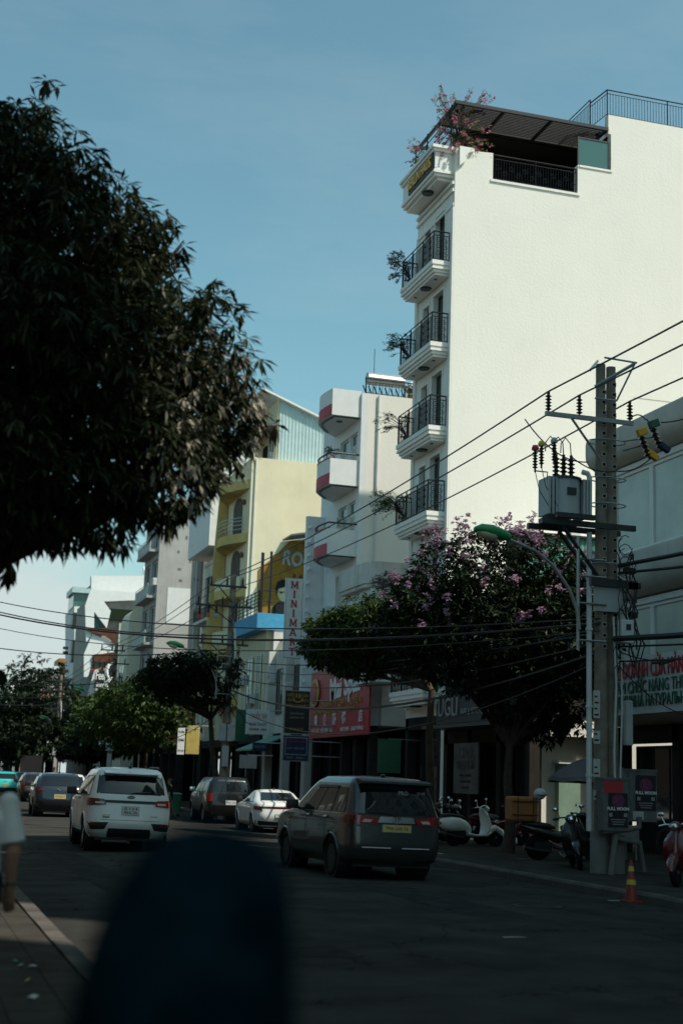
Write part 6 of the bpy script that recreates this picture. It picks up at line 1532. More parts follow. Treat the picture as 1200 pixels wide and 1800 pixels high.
# ------------------------------------------------------------------ motorbikes
def bike_wheel(r, name, y, R, w=.1, x=0):
    m = MB().lathe([(R*.68, -w*.4), (R*.9, -w/2), (R, -w*.2), (R, w*.2), (R*.9, w/2), (R*.68, w*.4)], 24, (x, y, R), axis='x').build(name, 'tyre', r); m.data.shade_smooth()
    g = MB()
    for i in range(5):
        k = len(g.v); g.cbox((0, 0, R*.36), (.03, .03, R*.7)); g.xf(Matrix.Rotation(2*math.pi*i/5, 4, 'X'), k)
    g.lathe([(R*.14, -.06), (R*.14, .06)], 10, axis='x'); g.lathe([(R*.64, -.03), (R*.69, -.035), (R*.69, .035), (R*.64, .03)], 24, axis='x')
    g.xf(Matrix.Translation((x, y, R))); g.build('rim', 'alloy', m)
def scooter(label, loc, rz, paint, lean=rad(7), vespa=True, trim='black_plastic', group='motorbikes parked on the sidewalk', name='motor_scooter', steer=0):
    r = thing(name, label, 'motorbike', loc, rz, group); r.rotation_euler = (0, lean, rz)
    R = .25 if vespa else .29; wb = 1.30
    bike_wheel(r, 'rear_wheel', 0, R); bike_wheel(r, 'front_wheel', wb, R)
    b = MB()
    if vespa:
        b.ell([((0, -.42, .62), (.05, 0, 0), (0, 0, .06)), ((0, -.33, .60), (.17, 0, 0), (0, 0, .15)), ((0, -.1, .58), (.235, 0, 0), (0, 0, .21)), ((0, .15, .57), (.22, 0, 0), (0, 0, .20)), ((0, .36, .52), (.15, 0, 0), (0, 0, .17)), ((0, .5, .45), (.1, 0, 0), (0, 0, .12))], 18, 2.4)
    else:
        b.ell([((0, -.45, .78), (.04, 0, 0), (0, 0, .04)), ((0, -.2, .70), (.13, 0, 0), (0, 0, .11)), ((0, .15, .62), (.14, 0, 0), (0, 0, .13)), ((0, .45, .52), (.10, 0, 0), (0, 0, .14)), ((0, .75, .60), (.07, 0, 0), (0, 0, .10)), ((0, .95, .80), (.06, 0, 0), (0, 0, .08))], 16, 2.4)
    smooth_by_angle(b.build('rear_body', paint, r), 50)
    b = MB().ell([((0, .35, .33), (.19, 0, 0), (0, 0, .05)), ((0, .6, .28), (.2, 0, 0), (0, 0, .035)), ((0, .95, .29), (.2, 0, 0), (0, 0, .035)), ((0, 1.08, .36), (.2, 0, 0), (0, 0, .05))], 14, 3.5); smooth_by_angle(b.build('floorboard', paint if vespa else trim, r), 50)
    sh = MB(); rows = []
    for i, (y, z, w) in enumerate(((1.04, .32, .21), (1.10, .45, .25), (1.13, .60, .26), (1.10, .76, .24), (1.04, .90, .17), (1.0, 1.0, .08))):
        rows.append([(x * w, y - .09 * abs(x) ** 2.2, z) for x in (-1, -.8, -.5, 0, .5, .8, 1)] + [(x * w * .97, y - .09 * abs(x) ** 2.2 - .035, z) for x in (1, .8, .5, 0, -.5, -.8, -1)])
    sh.rings(rows); smooth_by_angle(sh.build('leg_shield', paint, r), 45)
    MB().tube([(0, wb, R), (0, 1.22, .45), (0, 1.0, 1.02)], [.03, .04, .045], 8).build('fork', paint if vespa else trim, r)
    f = MB(); f.ell([((0, wb - .26, R + .02), (.05, 0, 0), (0, -.02, .03)), ((0, wb - .2, R + .16), (.09, 0, 0), (0, -.06, .08)), ((0, wb, R + .25), (.105, 0, 0), (0, 0, .09)), ((0, wb + .2, R + .14), (.09, 0, 0), (0, .06, .07)), ((0, wb + .27, R + .0), (.04, 0, 0), (0, .03, .03))], 12); smooth_by_angle(f.build('front_fender', paint, r), 50)
    h = MB(); h.ell([((0, 1.12, 1.0), (.05, 0, 0), (0, 0, .05)), ((0, 1.06, 1.02), (.11, 0, 0), (0, 0, .09)), ((0, .96, 1.03), (.12, 0, 0), (0, 0, .08)), ((0, .86, 1.02), (.05, 0, 0), (0, 0, .04))], 14); ho = smooth_by_angle(h.build('headset', paint, r), 50)
    MB().ball((0, 1.11, 1.01), (.07, .03, .065)).build('headlight', 'chrome', ho)
    MB().tube([(-.34, .82, 1.04), (-.2, .9, 1.06), (0, .95, 1.05), (.2, .9, 1.06), (.34, .82, 1.04)], .018, 6).build('handlebar', 'chrome' if vespa else trim, r)
    for s in (-1, 1):
        MB().tube([(s * .22, .81, 1.035), (s * .35, .81, 1.04)], .026, 8).build('grip', 'seat_black', r)
        m = MB().tube([(s * .2, .9, 1.06), (s * .26, .92, 1.2)], .008, 5); m.ball((s * .27, .9, 1.24), (.065, .02, .04)); m.build('mirror', 'chrome', r)
    st = MB().ell([((0, -.38, .80), (.06, 0, 0), (0, 0, .03)), ((0, -.25, .81), (.13, 0, 0), (0, 0, .06)), ((0, .0, .80), (.15, 0, 0), (0, 0, .06)), ((0, .25, .77), (.13, 0, 0), (0, 0, .055)), ((0, .38, .73), (.06, 0, 0), (0, 0, .03))], 14, 2.6); smooth_by_angle(st.build('seat', 'seat_black', r), 50)
    MB().ell([((0, -.46, .60), (.05, 0, 0), (0, 0, .035)), ((0, -.40, .60), (.08, 0, 0), (0, 0, .05))], 10).build('tail_light', 'tail_red', r)
    MB().tube([(.13, .25, .22), (.15, -.05, .24), (.16, -.35, .30)], [.03, .05, .055], 8).build('exhaust', 'black_metal', r)
    MB().box(-.14, .14, -.1, .3, .2, .42).build('engine', 'black_plastic', r)
    MB().box(-.08, .08, -.50, -.49, .36, .48).build('number_plate', 'plate_white', r)
    MB().tube([(-.05, .3, .25), (-.2, .15, 0.0)], .014, 5).build('stand', 'black_metal', r)
    return r
v = at(846, 1496, Z=SW)
scooter('cream white retro scooter with rounded body parked side on', (14.45, 36.5, SW), rad(-82), 'cream_paint', lean=rad(-6))
scooter('red and white scooter nose showing just behind the cream scooter', (15.7, 37.6, SW), rad(-80), 'red_gloss', vespa=False)
for i, (x, y, a, c, lb) in enumerate(((13.9, 37.4, -76, 'car_black', 'black motorbike parked left of the cream scooter'), (14.0, 38.3, -80, 'car_navy', 'dark blue motorbike second behind the cream scooter'), (14.1, 39.4, -78, 'car_black', 'black motorbike farthest behind the cream scooter'), (16.4, 38.9, -70, 'car_grey', 'grey motorbike under the bar canopy'))):
    scooter(lb, (x, y, SW), rad(a), c, vespa=False)
db = scooter('black delivery motorbike carrying an orange box behind the seat', (14.0, 30.2, SW), rad(-105), 'car_black', vespa=False, lean=rad(6))
scooter('dark motorbike leaning with its front wheel turned to the kerb', (13.75, 27.9, SW), rad(160), 'car_black', vespa=False, lean=rad(9))
scooter('red scooter with pale front panel at the right edge', (13.87, 23.2, SW), rad(135), 'red_gloss', vespa=True, lean=rad(5))
# delivery box on the motorbike
T = (13.6, 30.25, 1.0); bx = thing('delivery_box', 'battered orange brown delivery box on the black motorbike', 'box', T)
MB(T).cbox((13.6, 30.25, 1.27), (.62, .5, .56)).build('shell', 'box_orange', bx)
for z in (1.12, 1.42): MB(T).box(13.28, 13.92, 29.985, 29.999, z, z + .03).build('strap', 'sign_black', bx)
MB(T).box(13.4, 13.42, 29.98, 29.998, 1.02, 1.53).box(13.78, 13.8, 29.98, 29.998, 1.02, 1.53).build('edge_strap', 'brown', bx)
he = thing('helmet', 'white helmet resting beside the orange delivery box', 'helmet', (13.95, 30.0, 1.62))
m = MB(); m.ball((0, 0, 0), (.14, .16, .13), 16, 10); smooth_by_angle(m.build('shell', 'cloth_white', he), 60)
MB().tube([(-.13, -.1, -.02), (0, -.165, -.03), (.13, -.1, -.02)], .012, 5).build('rim_band', 'sign_black', he)
# stall with umbrella behind the pole
T = (15.6, 30.6, SW); um = thing('street_umbrella', 'large drooping grey umbrella shading a stall behind the pole', 'umbrella', T)
m = MB(T); n = 16; rows = []
for k, (q, z) in enumerate(((.02, 2.5), (.35, 2.44), (.7, 2.28), (1.0, 2.05), (1.02, 1.95))):
    rows.append([(15.6 + 1.05 * q * math.cos(2*math.pi*j/n), 30.6 + 1.05 * q * math.sin(2*math.pi*j/n), z - (.05 if j % 2 else 0) * q) for j in range(n)])
m.rings(rows); smooth_by_angle(m.build('canopy', 'umbrella_grey', um), 30)
MB(T).tube([(15.6, 30.6, SW), (15.6, 30.6, 2.45)], .025, 8).build('pole', 'galvanised', um)
T = (16.2, 30.9, SW); ct = thing('food_cart', 'small metal food cart under the grey umbrella', 'cart', T)
MB(T).box(15.6, 16.8, 30.6, 31.2, .55, .95).build('counter', 'galvanised', ct)
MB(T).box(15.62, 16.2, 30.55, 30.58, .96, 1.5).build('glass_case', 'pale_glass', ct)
MB(T).box(15.55, 15.9, 30.4, 30.54, .7, 1.25).build('hanging_towel', 'cloth_white', ct)
for x in (15.65, 16.75):
    for y in (30.65, 31.15): MB(T).tube([(x, y, SW), (x, y, .55)], .02, 5).build('leg', 'galvanised', ct)
T = at(985, 1285, Y=33.5); ln = thing('lantern', 'dark drop shaped lantern hanging from the tree', 'lantern', T)
MB().lathe([(.01, -.42), (.06, -.3), (.22, 0), (.26, .16), (.2, .3), (.06, .38)], 12).build('shade', 'sign_black', ln); MB().tube([(0, 0, .38), (0, 0, 1.1)], .008, 4).build('cord', 'cable', ln)
# cone
T = (11.22, 20.7, 0.005); co = thing('traffic_cone', 'orange traffic cone with yellow bands on the kerb edge', 'cone', T)
MB().cbox((0, 0, .02), (.31, .31, .045)).build('base', 'cone_orange', co)
cp = lambda z: .125 - .10 * z / .72
smooth_by_angle(MB().lathe([(cp(0), .043), (cp(.72), .74), (.015, .76)], 20).build('body', 'cone_orange', co), 50)
for z in (.28, .52): MB().lathe([(cp(z) + .004, z + .043), (cp(z + .09) + .004, z + .133)], 20).build('band', 'cone_band', co)
co.scale = (.86, .86, .86)
# wheelie bins
for i, (x, y, c, lb) in enumerate(((11.75, 63.5, 'bin_green', 'green wheelie bin by the kerb left of the black pickup'), (11.3, 65, 'bin_red', 'dark red wheelie bin behind the green bin'))):
    T = (x, y, 0); r = thing('wheelie_bin', lb, 'bin', T, group='wheelie bins')
    MB().ell([((0, 0, .12), (.24, 0, 0), (0, .26, 0)), ((0, 0, .95), (.31, 0, 0), (0, .35, 0))], 16, 5).build('body', c, r)
    MB().ell([((0, 0, .951), (.34, 0, 0), (0, .38, 0)), ((0, 0, 1.0), (.33, 0, 0), (0, .37, 0)), ((0, 0, 1.05), (.2, 0, 0), (0, .2, 0))], 16, 5).build('lid', c, r)
    for s in (-1, 1): MB().lathe([(.1, -.03), (.1, .03)], 12, (s * .25, .28, .1), axis='x').build('wheel', 'tyre', r)
# litter on the left pavement
rr = random.Random(21)
LIT = ((25, 1692, 'letter_green', 'crumpled green wrapper on the left pavement'), (38, 1700, 'litter', 'white paper scrap beside the green wrapper'), (58, 1702, 'litter', 'thin white straw wrapper on the pavement'), (52, 1726, 'cone_band', 'dry yellowish leaf litter on the pavement'), (58, 1755, 'litter', 'small pale scrap near the bottom left corner'))
for (px, py, c, lb) in LIT:
    p = at(px, py, Z=SW + .005); m = MB(); k = 5; R0 = rr.uniform(.03, .06); g = []
    for i in range(k): a = 2*math.pi*i/k; g.append((R0 * math.cos(a) * rr.uniform(.6, 1.3), R0 * math.sin(a) * rr.uniform(.5, 1.2), rr.uniform(.002, .03)))
    m.add(g + [(0, 0, .03)], [(i, (i + 1) % k, k) for i in range(k)]); o = m.build('litter', c); o.location = p; tag(o, lb, 'litter')
# manhole cover near the saloon
# ------------------------------------------------------------------ people
def organic(name, mb, m, parent, voxel=.012, smooth=4, o=None):
    """closed shapes fused into one continuous skin"""
    ob = mb.build(name, m, None)
    md = ob.modifiers.new('r', 'REMESH'); md.mode = 'VOXEL'; md.voxel_size = voxel
    ms = ob.modifiers.new('s', 'SMOOTH'); ms.iterations = smooth; ms.factor = .5
    bpy.context.view_layer.update()
    me = bpy.data.meshes.new_from_object(ob.evaluated_get(bpy.context.evaluated_depsgraph_get()))
    me.shade_smooth(); me.name = name; old = ob.data; ob.modifiers.clear(); ob.data = me; bpy.data.meshes.remove(old)
    me.materials.clear(); me.materials.append(MATS[m]); ob.parent = parent
    return ob
def limb(mb, pts, rs, n=12):
    P, Rr = [], []
    for i in range(len(pts) - 1):
        for k in range(4):
            t = k / 4; P.append(Vector(pts[i]).lerp(Vector(pts[i + 1]), t)); Rr.append(rs[i] * (1 - t) + rs[i + 1] * t)
    P.append(Vector(pts[-1])); Rr.append(rs[-1]); mb.tube(P, Rr, n)
    for p, r in ((pts[0], rs[0]), (pts[-1], rs[-1])): mb.ball(p, r * .98, 10, 8)
def hand(mb, w, d, side, s=1.0):
    """relaxed hand hanging from wrist w along direction d; side = direction of the thumb"""
    w, d, t = Vector(w), Vector(d).normalized(), Vector(side).normalized(); nn = d.cross(t).normalized()
    mb.ell([(w, t * .026 * s, nn * .02 * s), (w + d * .045 * s, t * .038 * s, nn * .019 * s), (w + d * .09 * s, t * .041 * s, nn * .015 * s)], 12)
    for k, (o, L) in enumerate(((.030, .072), (.011, .082), (-.010, .075), (-.030, .058))):
        b = w + d * .085 * s + t * o * s; c1 = b + d * L * .45 * s + nn * .006 * s; c2 = c1 + (d + nn * .35).normalized() * L * .33 * s; c3 = c2 + (d + nn * .8).normalized() * L * .27 * s
        mb.tube([b - d * .02 * s, b, c1, c2, c3], [.0095 * s, .0095 * s, .009 * s, .0082 * s, .006 * s], 8); mb.ball(c3, .0062 * s, 8, 6)
    b = w + d * .03 * s + t * .03 * s; mb.tube([b - t * .01, b, b + (d + t * .8).normalized() * .035 * s, b + (d + t * .8).normalized() * .035 * s + (d + t * .2).normalized() * .03 * s], [.013 * s, .012 * s, .010 * s, .007 * s], 8)
def person(label, loc, rz, pose, shirt, trousers, hairm='hair', hood=None, voxel=.012, sleeves='short', group=None):
    """local frame: faces +Y. pose holds shoulder/elbow/wrist and hip/knee/ankle points"""
    r = thing('person', label, 'person', loc, rz)
    sk = MB(); H = pose['head']
    sk.ball(H, (.075, .095, .115), 16, 12); sk.ell([(Vector(H) + Vector((0, .03, -.02)), (.055, 0, 0), (0, .06, 0)), (Vector(H) + Vector((0, .035, -.115)), (.035, 0, 0), (0, .045, 0))], 12)
    sk.ball(Vector(H) + Vector((0, .1, -.02)), (.013, .022, .018), 8, 6); sk.ball(Vector(H) + Vector((0, .09, -.065)), (.025, .012, .012), 8, 6)
    for s in (-1, 1): sk.ball(Vector(H) + Vector((s * .077, 0, -.01)), (.012, .022, .032), 8, 6); sk.ball(Vector(H) + Vector((s * .03, .088, .012)), (.014, .01, .009), 8, 6)
    limb(sk, [Vector(H) + Vector((0, -.02, -.08)), pose['neck']], [.052, .06])
    C = pose['chest']; P = pose['pelvis']
    sk.ell([(Vector(P), (.15, 0, 0), (0, .11, 0)), ((Vector(P) + Vector(C)) / 2, (.135, 0, 0), (0, .10, 0)), (Vector(C), (.165, 0, 0), (0, .115, 0)), (pose['neck'], (.07, 0, 0), (0, .06, 0))], 16)
    for s in ('L', 'R'):
        a = pose['arm' + s]; limb(sk, a[:2], [.054, .044]); limb(sk, a[1:3], [.046, .030])
        d = Vector(a[2]) - Vector(a[1]); sgn_ = 1 if Vector(a[2]).x < 0 else -1; hand(sk, a[2], d + Vector((0, .02, 0)), (sgn_ * .9, .4, 0), 1.12)
        l = pose['leg' + s]; limb(sk, l[:2], [.085, .055]); limb(sk, l[1:3], [.056, .038])
    organic('body', sk, 'skin', r, voxel)
    sh = MB(); e = .016
    sh.ell([(Vector(P) + Vector((0, 0, -.08)), (.168, 0, 0), (0, .135, 0)), ((Vector(P) + Vector(C)) / 2, (.165, 0, 0), (0, .128, 0)), (Vector(C), (.185, 0, 0), (0, .135, 0)), (Vector(pose['neck']) + Vector((0, 0, -.05)), (.10, 0, 0), (0, .085, 0))], 18)
    for s in ('L', 'R'):
        a = [Vector(q) for q in pose['arm' + s]]
        if sleeves == 'short': sh.ball(a[0], .066, 10, 8); sh.tube([a[0].lerp(a[1], t_) for t_ in (0, .25, .5, .7, .86)], [.062, .066, .072, .078, .082], 14)
        else: limb(sh, a[:2], [.078, .062]); limb(sh, [a[1], a[1].lerp(a[2], .93)], [.062, .047])
    organic('shirt' if sleeves == 'short' else 'jacket', sh, shirt, r, voxel)
    tr_ = MB(); tr_.ell([(Vector(P) + Vector((0, 0, -.1)), (.165, 0, 0), (0, .125, 0)), (Vector(P) + Vector((0, 0, .06)), (.155, 0, 0), (0, .118, 0))], 16)
    for s in ('L', 'R'):
        l = [Vector(q) for q in pose['leg' + s]]; limb(tr_, l[:2], [.1, .075]); limb(tr_, [l[1], l[1].lerp(l[2], .93)], [.075, .062])
    organic('trousers', tr_, trousers, r, voxel)
    for s in ('L', 'R'):
        an = Vector(pose['leg' + s][2]); m = MB(); m.ell([(an + Vector((0, -.07, -.055)), (.03, 0, 0), (0, 0, .03)), (an + Vector((0, -.04, -.04)), (.045, 0, 0), (0, 0, .045)), (an + Vector((0, .07, -.05)), (.048, 0, 0), (0, 0, .035)), (an + Vector((0, .17, -.06)), (.03, 0, 0), (0, 0, .022))], 12); smooth_by_angle(m.build('shoe', 'seat_black', r), 50)
    hm = MB()
    if hood:
        Hh = Vector(H)
        rows = []
        for (dx, dy, dz, w_, d_) in ((.035, -.01, .168, .02, .03), (.035, -.01, .155, .065, .07), (.033, -.012, .125, .098, .10), (.03, -.015, .085, .121, .13), (.022, -.02, .04, .137, .145), (.015, -.03, -.01, .148, .15), (.008, -.04, -.09, .156, .155), (-.005, -.05, -.2, .166, .16), (-.03, -.04, -.38, .19, .17), (-.03, -.02, -.62, .21, .175)):
            rows.append((Hh + Vector((dx * .9, dy, dz * .9)), (w_ * .88, 0, 0), (0, d_ * .88, 0)))
        hm.ell(rows[::-1], 36)
        for i, v in enumerate(hm.v):
            d = Vector(v) - Hh; a = math.atan2(d.y, d.x); f = 1 + .035 * math.sin(5 * a + 9 * d.z) + .03 * math.sin(11 * a - 14 * d.z) * min(1, max(0, .2 - d.z) * 3)
            hm.v[i] = (Hh.x + d.x * f, Hh.y + d.y * f, v[2])
        organic('hood', hm, hood, r, voxel)
    else:
        hm.ball(Vector(H) + Vector((0, -.018, .03)), (.086, .098, .105), 16, 12); hm.ball(Vector(H) + Vector((0, -.05, -.04)), (.075, .06, .07), 12, 8)
        organic('hair', hm, hairm, r, voxel)
    return r
def stand(h=1.66, stride=0.0, arms=((.0, .0), (.0, .0))):
    k = h / 1.70; P = {}
    P['head'] = (0, .02, 1.585 * k); P['neck'] = (0, -.01, 1.43 * k); P['chest'] = (0, 0, 1.26 * k); P['pelvis'] = (0, 0, .95 * k)
    for s, sg, (el, wr), st in (('L', -1, arms[0], stride), ('R', 1, arms[1], -stride)):
        P['arm' + s] = [(sg * .19, -.01, 1.37 * k), (sg * .235, -.02 + el, 1.08 * k), (sg * .24, .02 + wr, .83 * k)]
        P['leg' + s] = [(sg * .09, 0, .90 * k), (sg * .1, .03 + st * .5, .48 * k), (sg * .1, st - .02, .085)]
    return P
pw = at(14, 1500, Y=9.3)
g = person('person in a pale shirt at the left edge with one bare arm hanging', (pw.x - .205, 9.3, SW), rad(0), stand(1.70, .12, ((.03, .06), (-.02, .05))), 'cloth_white', 'cloth_dark', voxel=.0075)
m = MB(); m.tube([(.24 + .034 * math.cos(a), .055 + .034 * math.sin(a), .868) for a in [2*math.pi*i/16 for i in range(17)]], .009, 6); m.build('bracelet', 'sign_black', g)
pb_ = at(318, 1600, Y=1.75)
HP_ = stand(1.475)
for s_, sg in (('L', -1), ('R', 1)):
    HP_['arm' + s_] = [(sg * .12, .0, 1.16), (sg * .15, .10, .95), (sg * .09, .3, .92)]
person('person in a dark blue hooded jacket close to the camera, seen from behind', (pb_.x, 1.75, SW - .02), rad(-8), HP_, 'cloth_blue', 'cloth_dark', hood='cloth_blue', sleeves='long', voxel=.012)
person('small person in dark clothes walking by the bins right of the white SUV', (10.9, 60.0, 0.02), rad(70), stand(1.62, .22), 'cloth_dark', 'shop_pale', voxel=.02)
# ------------------------------------------------------------------ plants
def leaf_cloud(name, m, parent, o, pts, size, rng, per=8, aspect=.27, droop=.5, spread=.9, fold=.12, tri=False):
    """whorls of real leaf blades: each blade is two folded quads"""
    V = []; F = []
    ox, oy, oz = o
    for (cx, cy, cz, dirx, diry, dirz) in pts:
        for k in range(per):
            a = rng.uniform(0, 2 * math.pi); el = rng.gauss(-droop, .45)
            d = Vector((math.cos(a) * math.cos(el) * spread + dirx * .5, math.sin(a) * math.cos(el) * spread + diry * .5, math.sin(el) + dirz * .3)).normalized()
            L = size * rng.uniform(.6, 1.15); W = L * aspect * rng.uniform(.75, 1.2)
            s = d.cross(Vector((rng.uniform(-.5, .5), rng.uniform(-.5, .5), 1))).normalized(); n = s.cross(d)
            b = Vector((cx - ox, cy - oy, cz - oz)) + d * (L * .12); k0 = len(V)
            mid = b + d * L * .5 - Vector((0, 0, L * .05)); tip = b + d * L - Vector((0, 0, L * .18))
            V += [b, mid + s * W * .5 + n * W * fold, tip, mid - s * W * .5 + n * W * fold, mid - n * W * fold]
            F += [(k0, k0 + 1, k0 + 4), (k0 + 1, k0 + 2, k0 + 4), (k0 + 2, k0 + 3, k0 + 4), (k0 + 3, k0, k0 + 4)]
    me = bpy.data.meshes.new(name); me.from_pydata([tuple(v) for v in V], [], F); me.materials.append(MATS[m]); me.update()
    ob = bpy.data.objects.new(name, me); COL.objects.link(ob); ob.parent = parent; ob['kind'] = 'stuff'
    return ob
def lobe_points(lobes, n, rng, shell=.55):
    """points in a union of ellipsoidal lobes, denser towards the outside"""
    tot = sum(l[3] * l[4] * l[5] for l in lobes); P = []
    for (x, y, z, rx, ry, rz) in lobes:
        for i in range(int(n * rx * ry * rz / tot)):
            while True:
                v = Vector((rng.uniform(-1, 1), rng.uniform(-1, 1), rng.uniform(-1, 1)))
                if 0.02 < v.length <= 1: break
            q = v.normalized() * (v.length ** shell); q *= 1 + .13 * math.sin(5 * q.x + x) * math.sin(4 * q.z + y)
            P.append((x + q.x * rx, y + q.y * ry, z + q.z * rz, q.x, q.y, q.z))
    return P
def roughen(lobes, n, rng, k=(.22, .42), up=-.4):
    """small side tufts so that no crown is a smooth dome"""
    out = list(lobes)
    for i in range(n):
        x, y, z, rx, ry, rz = rng.choice(lobes)
        while True:
            v = Vector((rng.uniform(-1, 1), rng.uniform(-1, 1), rng.uniform(up, 1)))
            if .3 < v.length < 1: break
        v.normalize(); q = rng.uniform(*k); e = rng.uniform(.95, 1.25)
        out.append((x + v.x * rx * e, y + v.y * ry * e, z + v.z * rz * e, rx * q, ry * q, rz * q * rng.uniform(.8, 1.5)))
    return out
def branches(mb, base, lobes, r0, rng, twigs=6):
    for (x, y, z, rx, ry, rz) in lobes:
        a = Vector(base); b = Vector((x, y, z)); mid = a.lerp(b, .5) + Vector((rng.uniform(-.2, .2), rng.uniform(-.2, .2), -.15 * (b - a).length * .3))
        mb.tube([a, a.lerp(mid, .5) + Vector((0, 0, .05)), mid, mid.lerp(b, .6), b], [r0 * .55, r0 * .45, r0 * .36, r0 * .25, r0 * .14], 6)
        for k in range(twigs):
            v = Vector((rng.uniform(-1, 1), rng.uniform(-1, 1), rng.uniform(-.6, 1))).normalized(); c = b + Vector((v.x * rx, v.y * ry, v.z * rz)) * .85
            s = mid.lerp(b, rng.random()); mb.tube([s, s.lerp(c, .5) + Vector((0, 0, .1)), c], [r0 * .13, r0 * .08, .008], 4)
def tree(name, label, base, h_trunk, lobes, leaf, n, size, seed, r0=.14, per=7, aspect=.3, droop=.4, group=None, extra=None, lean=(0, 0), jit=0):
    rng = random.Random(seed); T = base; r = thing(name, label, 'tree', T, group=group)
    top = Vector((base[0] + lean[0], base[1] + lean[1], base[2] + h_trunk))
    tb = MB(T); tb.tube([Vector(base) - Vector((0, 0, .1)), Vector(base).lerp(top, .3) + Vector((.04, 0, 0)), Vector(base).lerp(top, .7) - Vector((.05, 0, 0)), top], [r0 * 1.35, r0, r0 * .85, r0 * .7], 10)
    branches(tb, top, lobes, r0, rng); lobes = roughen(lobes, 4 * len(lobes), rng); smooth_by_angle(tb.build('trunk', 'bark', r), 60)
    leaf_cloud('crown', leaf, r, T, lobe_points(lobes, n, rng), size, rng, per, aspect, droop)
    if extra:
        for (nm, m, pts, sz, pr, asp, dr) in extra(rng): leaf_cloud(nm, m, r, T, pts, sz, rng, pr, asp, dr)
    return r
def PL(px, py, Y, r, ry=None):
    """lobe seen at a photo pixel at street distance Y; r = radius in metres (or (rx, rz))"""
    p = at(px, py, Y=Y); rx, rz = r if isinstance(r, tuple) else (r, r)
    return (p.x, p.y, p.z, rx, ry or rx, rz)
# mango tree, left
ML = [PL(-70, 330, 14.6, 1.15), PL(0, 290, 15.0, .85), PL(60, 440, 14.4, 1.15), PL(-60, 560, 14.2, 1.3), PL(160, 480, 14.8, .85), PL(215, 430, 15.2, .58), PL(130, 640, 14.2, 1.2), PL(265, 560, 14.9, .62), PL(300, 640, 14.6, .62), PL(345, 720, 14.8, .62), PL(405, 730, 15.0, .40), PL(250, 770, 14.2, .85), PL(100, 800, 14.0, 1.0), PL(-60, 800, 14.0, 1.1), PL(300, 840, 14.4, .5), PL(190, 870, 14.2, .42), PL(60, 880, 14.0, .42), PL(370, 810, 14.8, .35), PL(280, 420, 15.2, .35)]
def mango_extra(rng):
    d = lobe_points([PL(350, 700, 14.7, .62), PL(410, 720, 15.0, .38), PL(280, 800, 14.0, .55), PL(310, 600, 14.7, .45), PL(300, 700, 14.2, .5)], 650, rng)  # pale dry leaves added on the right, sunlight put into their colour
    tw = []
    for (px, py) in ((12, 965), (20, 985), (14, 1003), (30, 955), (285, 925), (300, 915), (150, 925), (210, 915), (95, 930), (60, 935), (0, 1172)):
        p = at(px, py, Y=13.9); tw.append((p.x, p.y, p.z, 0, 0, -1))
    return [('dry_sunlit_leaves', 'leaf_dry_sunlit', d, .16, 4, .26, .9), ('hanging_leaves', 'leaf_mango', tw, .2, 8, .30, 1.0)]
mp = at(-75, 1500, Z=SW); mp = at(-78, 1560, Y=15.0)
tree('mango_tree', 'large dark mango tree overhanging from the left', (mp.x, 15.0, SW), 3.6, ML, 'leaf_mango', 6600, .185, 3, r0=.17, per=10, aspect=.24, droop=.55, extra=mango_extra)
# flowering tree by the pole
FLb = [PL(860, 1010, 33.5, 1.25), PL(780, 1010, 34.0, .9), PL(940, 1010, 33.0, 1.1), PL(1000, 1050, 32.5, .95), PL(740, 1080, 34.5, 1.15), PL(760, 1110, 34.5, 1.3), PL(850, 1110, 33.0, 1.6), PL(950, 1110, 32.5, 1.5), PL(1010, 1160, 32.0, .9), PL(780, 1145, 34.0, .8), PL(850, 1160, 34.0, 1.0), PL(920, 1190, 33.0, 1.3), PL(1000, 1215, 33.0, .9), PL(915, 1245, 34.0, .9), PL(960, 1255, 33.5, .8)]
def panicles(rng, lobes, n, cond, spread=.1, k=6, h=.22):
    P = []
    for p in lobe_points(roughen(lobes, 3 * len(lobes), rng), n, rng, .08):
        if not cond(p): continue
        for i in range(k):
            P.append((p[0] + p[3] * .1 + rng.gauss(0, spread * .5), p[1] + p[4] * .1 + rng.gauss(0, spread * .5), p[2] + rng.uniform(0, h), 0, 0, .6))
    return P
def flow_extra(rng):
    a = panicles(rng, FLb[:8], 520, lambda p: p[5] > -.1 and p[4] < .5 and rng.random() < .45)
    b = panicles(rng, [PL(775, 975, 34.0, .5), PL(835, 955, 34, .4), PL(905, 965, 33, .6), PL(960, 985, 33, .55), PL(1005, 1010, 32.5, .5)], 130, lambda p: p[5] > -.3, h=.4)
    return [('blossom', 'petal_pink', a + b, .085, 7, .85, -.1)]
p = at(905, 1500, Y=33.2)
tree('flowering_tree', 'bushy street tree covered in mauve pink blossom beside the pole', (14.6, 33.2, SW), 2.6, FLb, 'leaf_dark', 5200, .18, 5, r0=.13, per=9, aspect=.42, droop=.3, group='street trees on the right sidewalk', extra=flow_extra)
GTb = [PL(640, 1095, 41.5, (1.0, .6)), PL(580, 1110, 43, (.8, .5)), PL(700, 1085, 40, (.9, .6)), PL(600, 1150, 42.5, (1.1, .6)), PL(680, 1140, 41, (1.2, .7)), PL(740, 1130, 39.5, (.8, .6)), PL(640, 1170, 41.5, (.9, .4)), PL(560, 1140, 43.5, (.5, .4)), PL(740, 1180, 40, (.8, .4)), PL(700, 1120, 40, (1.1, .8)), PL(640, 1120, 41.5, (1.2, .7))]
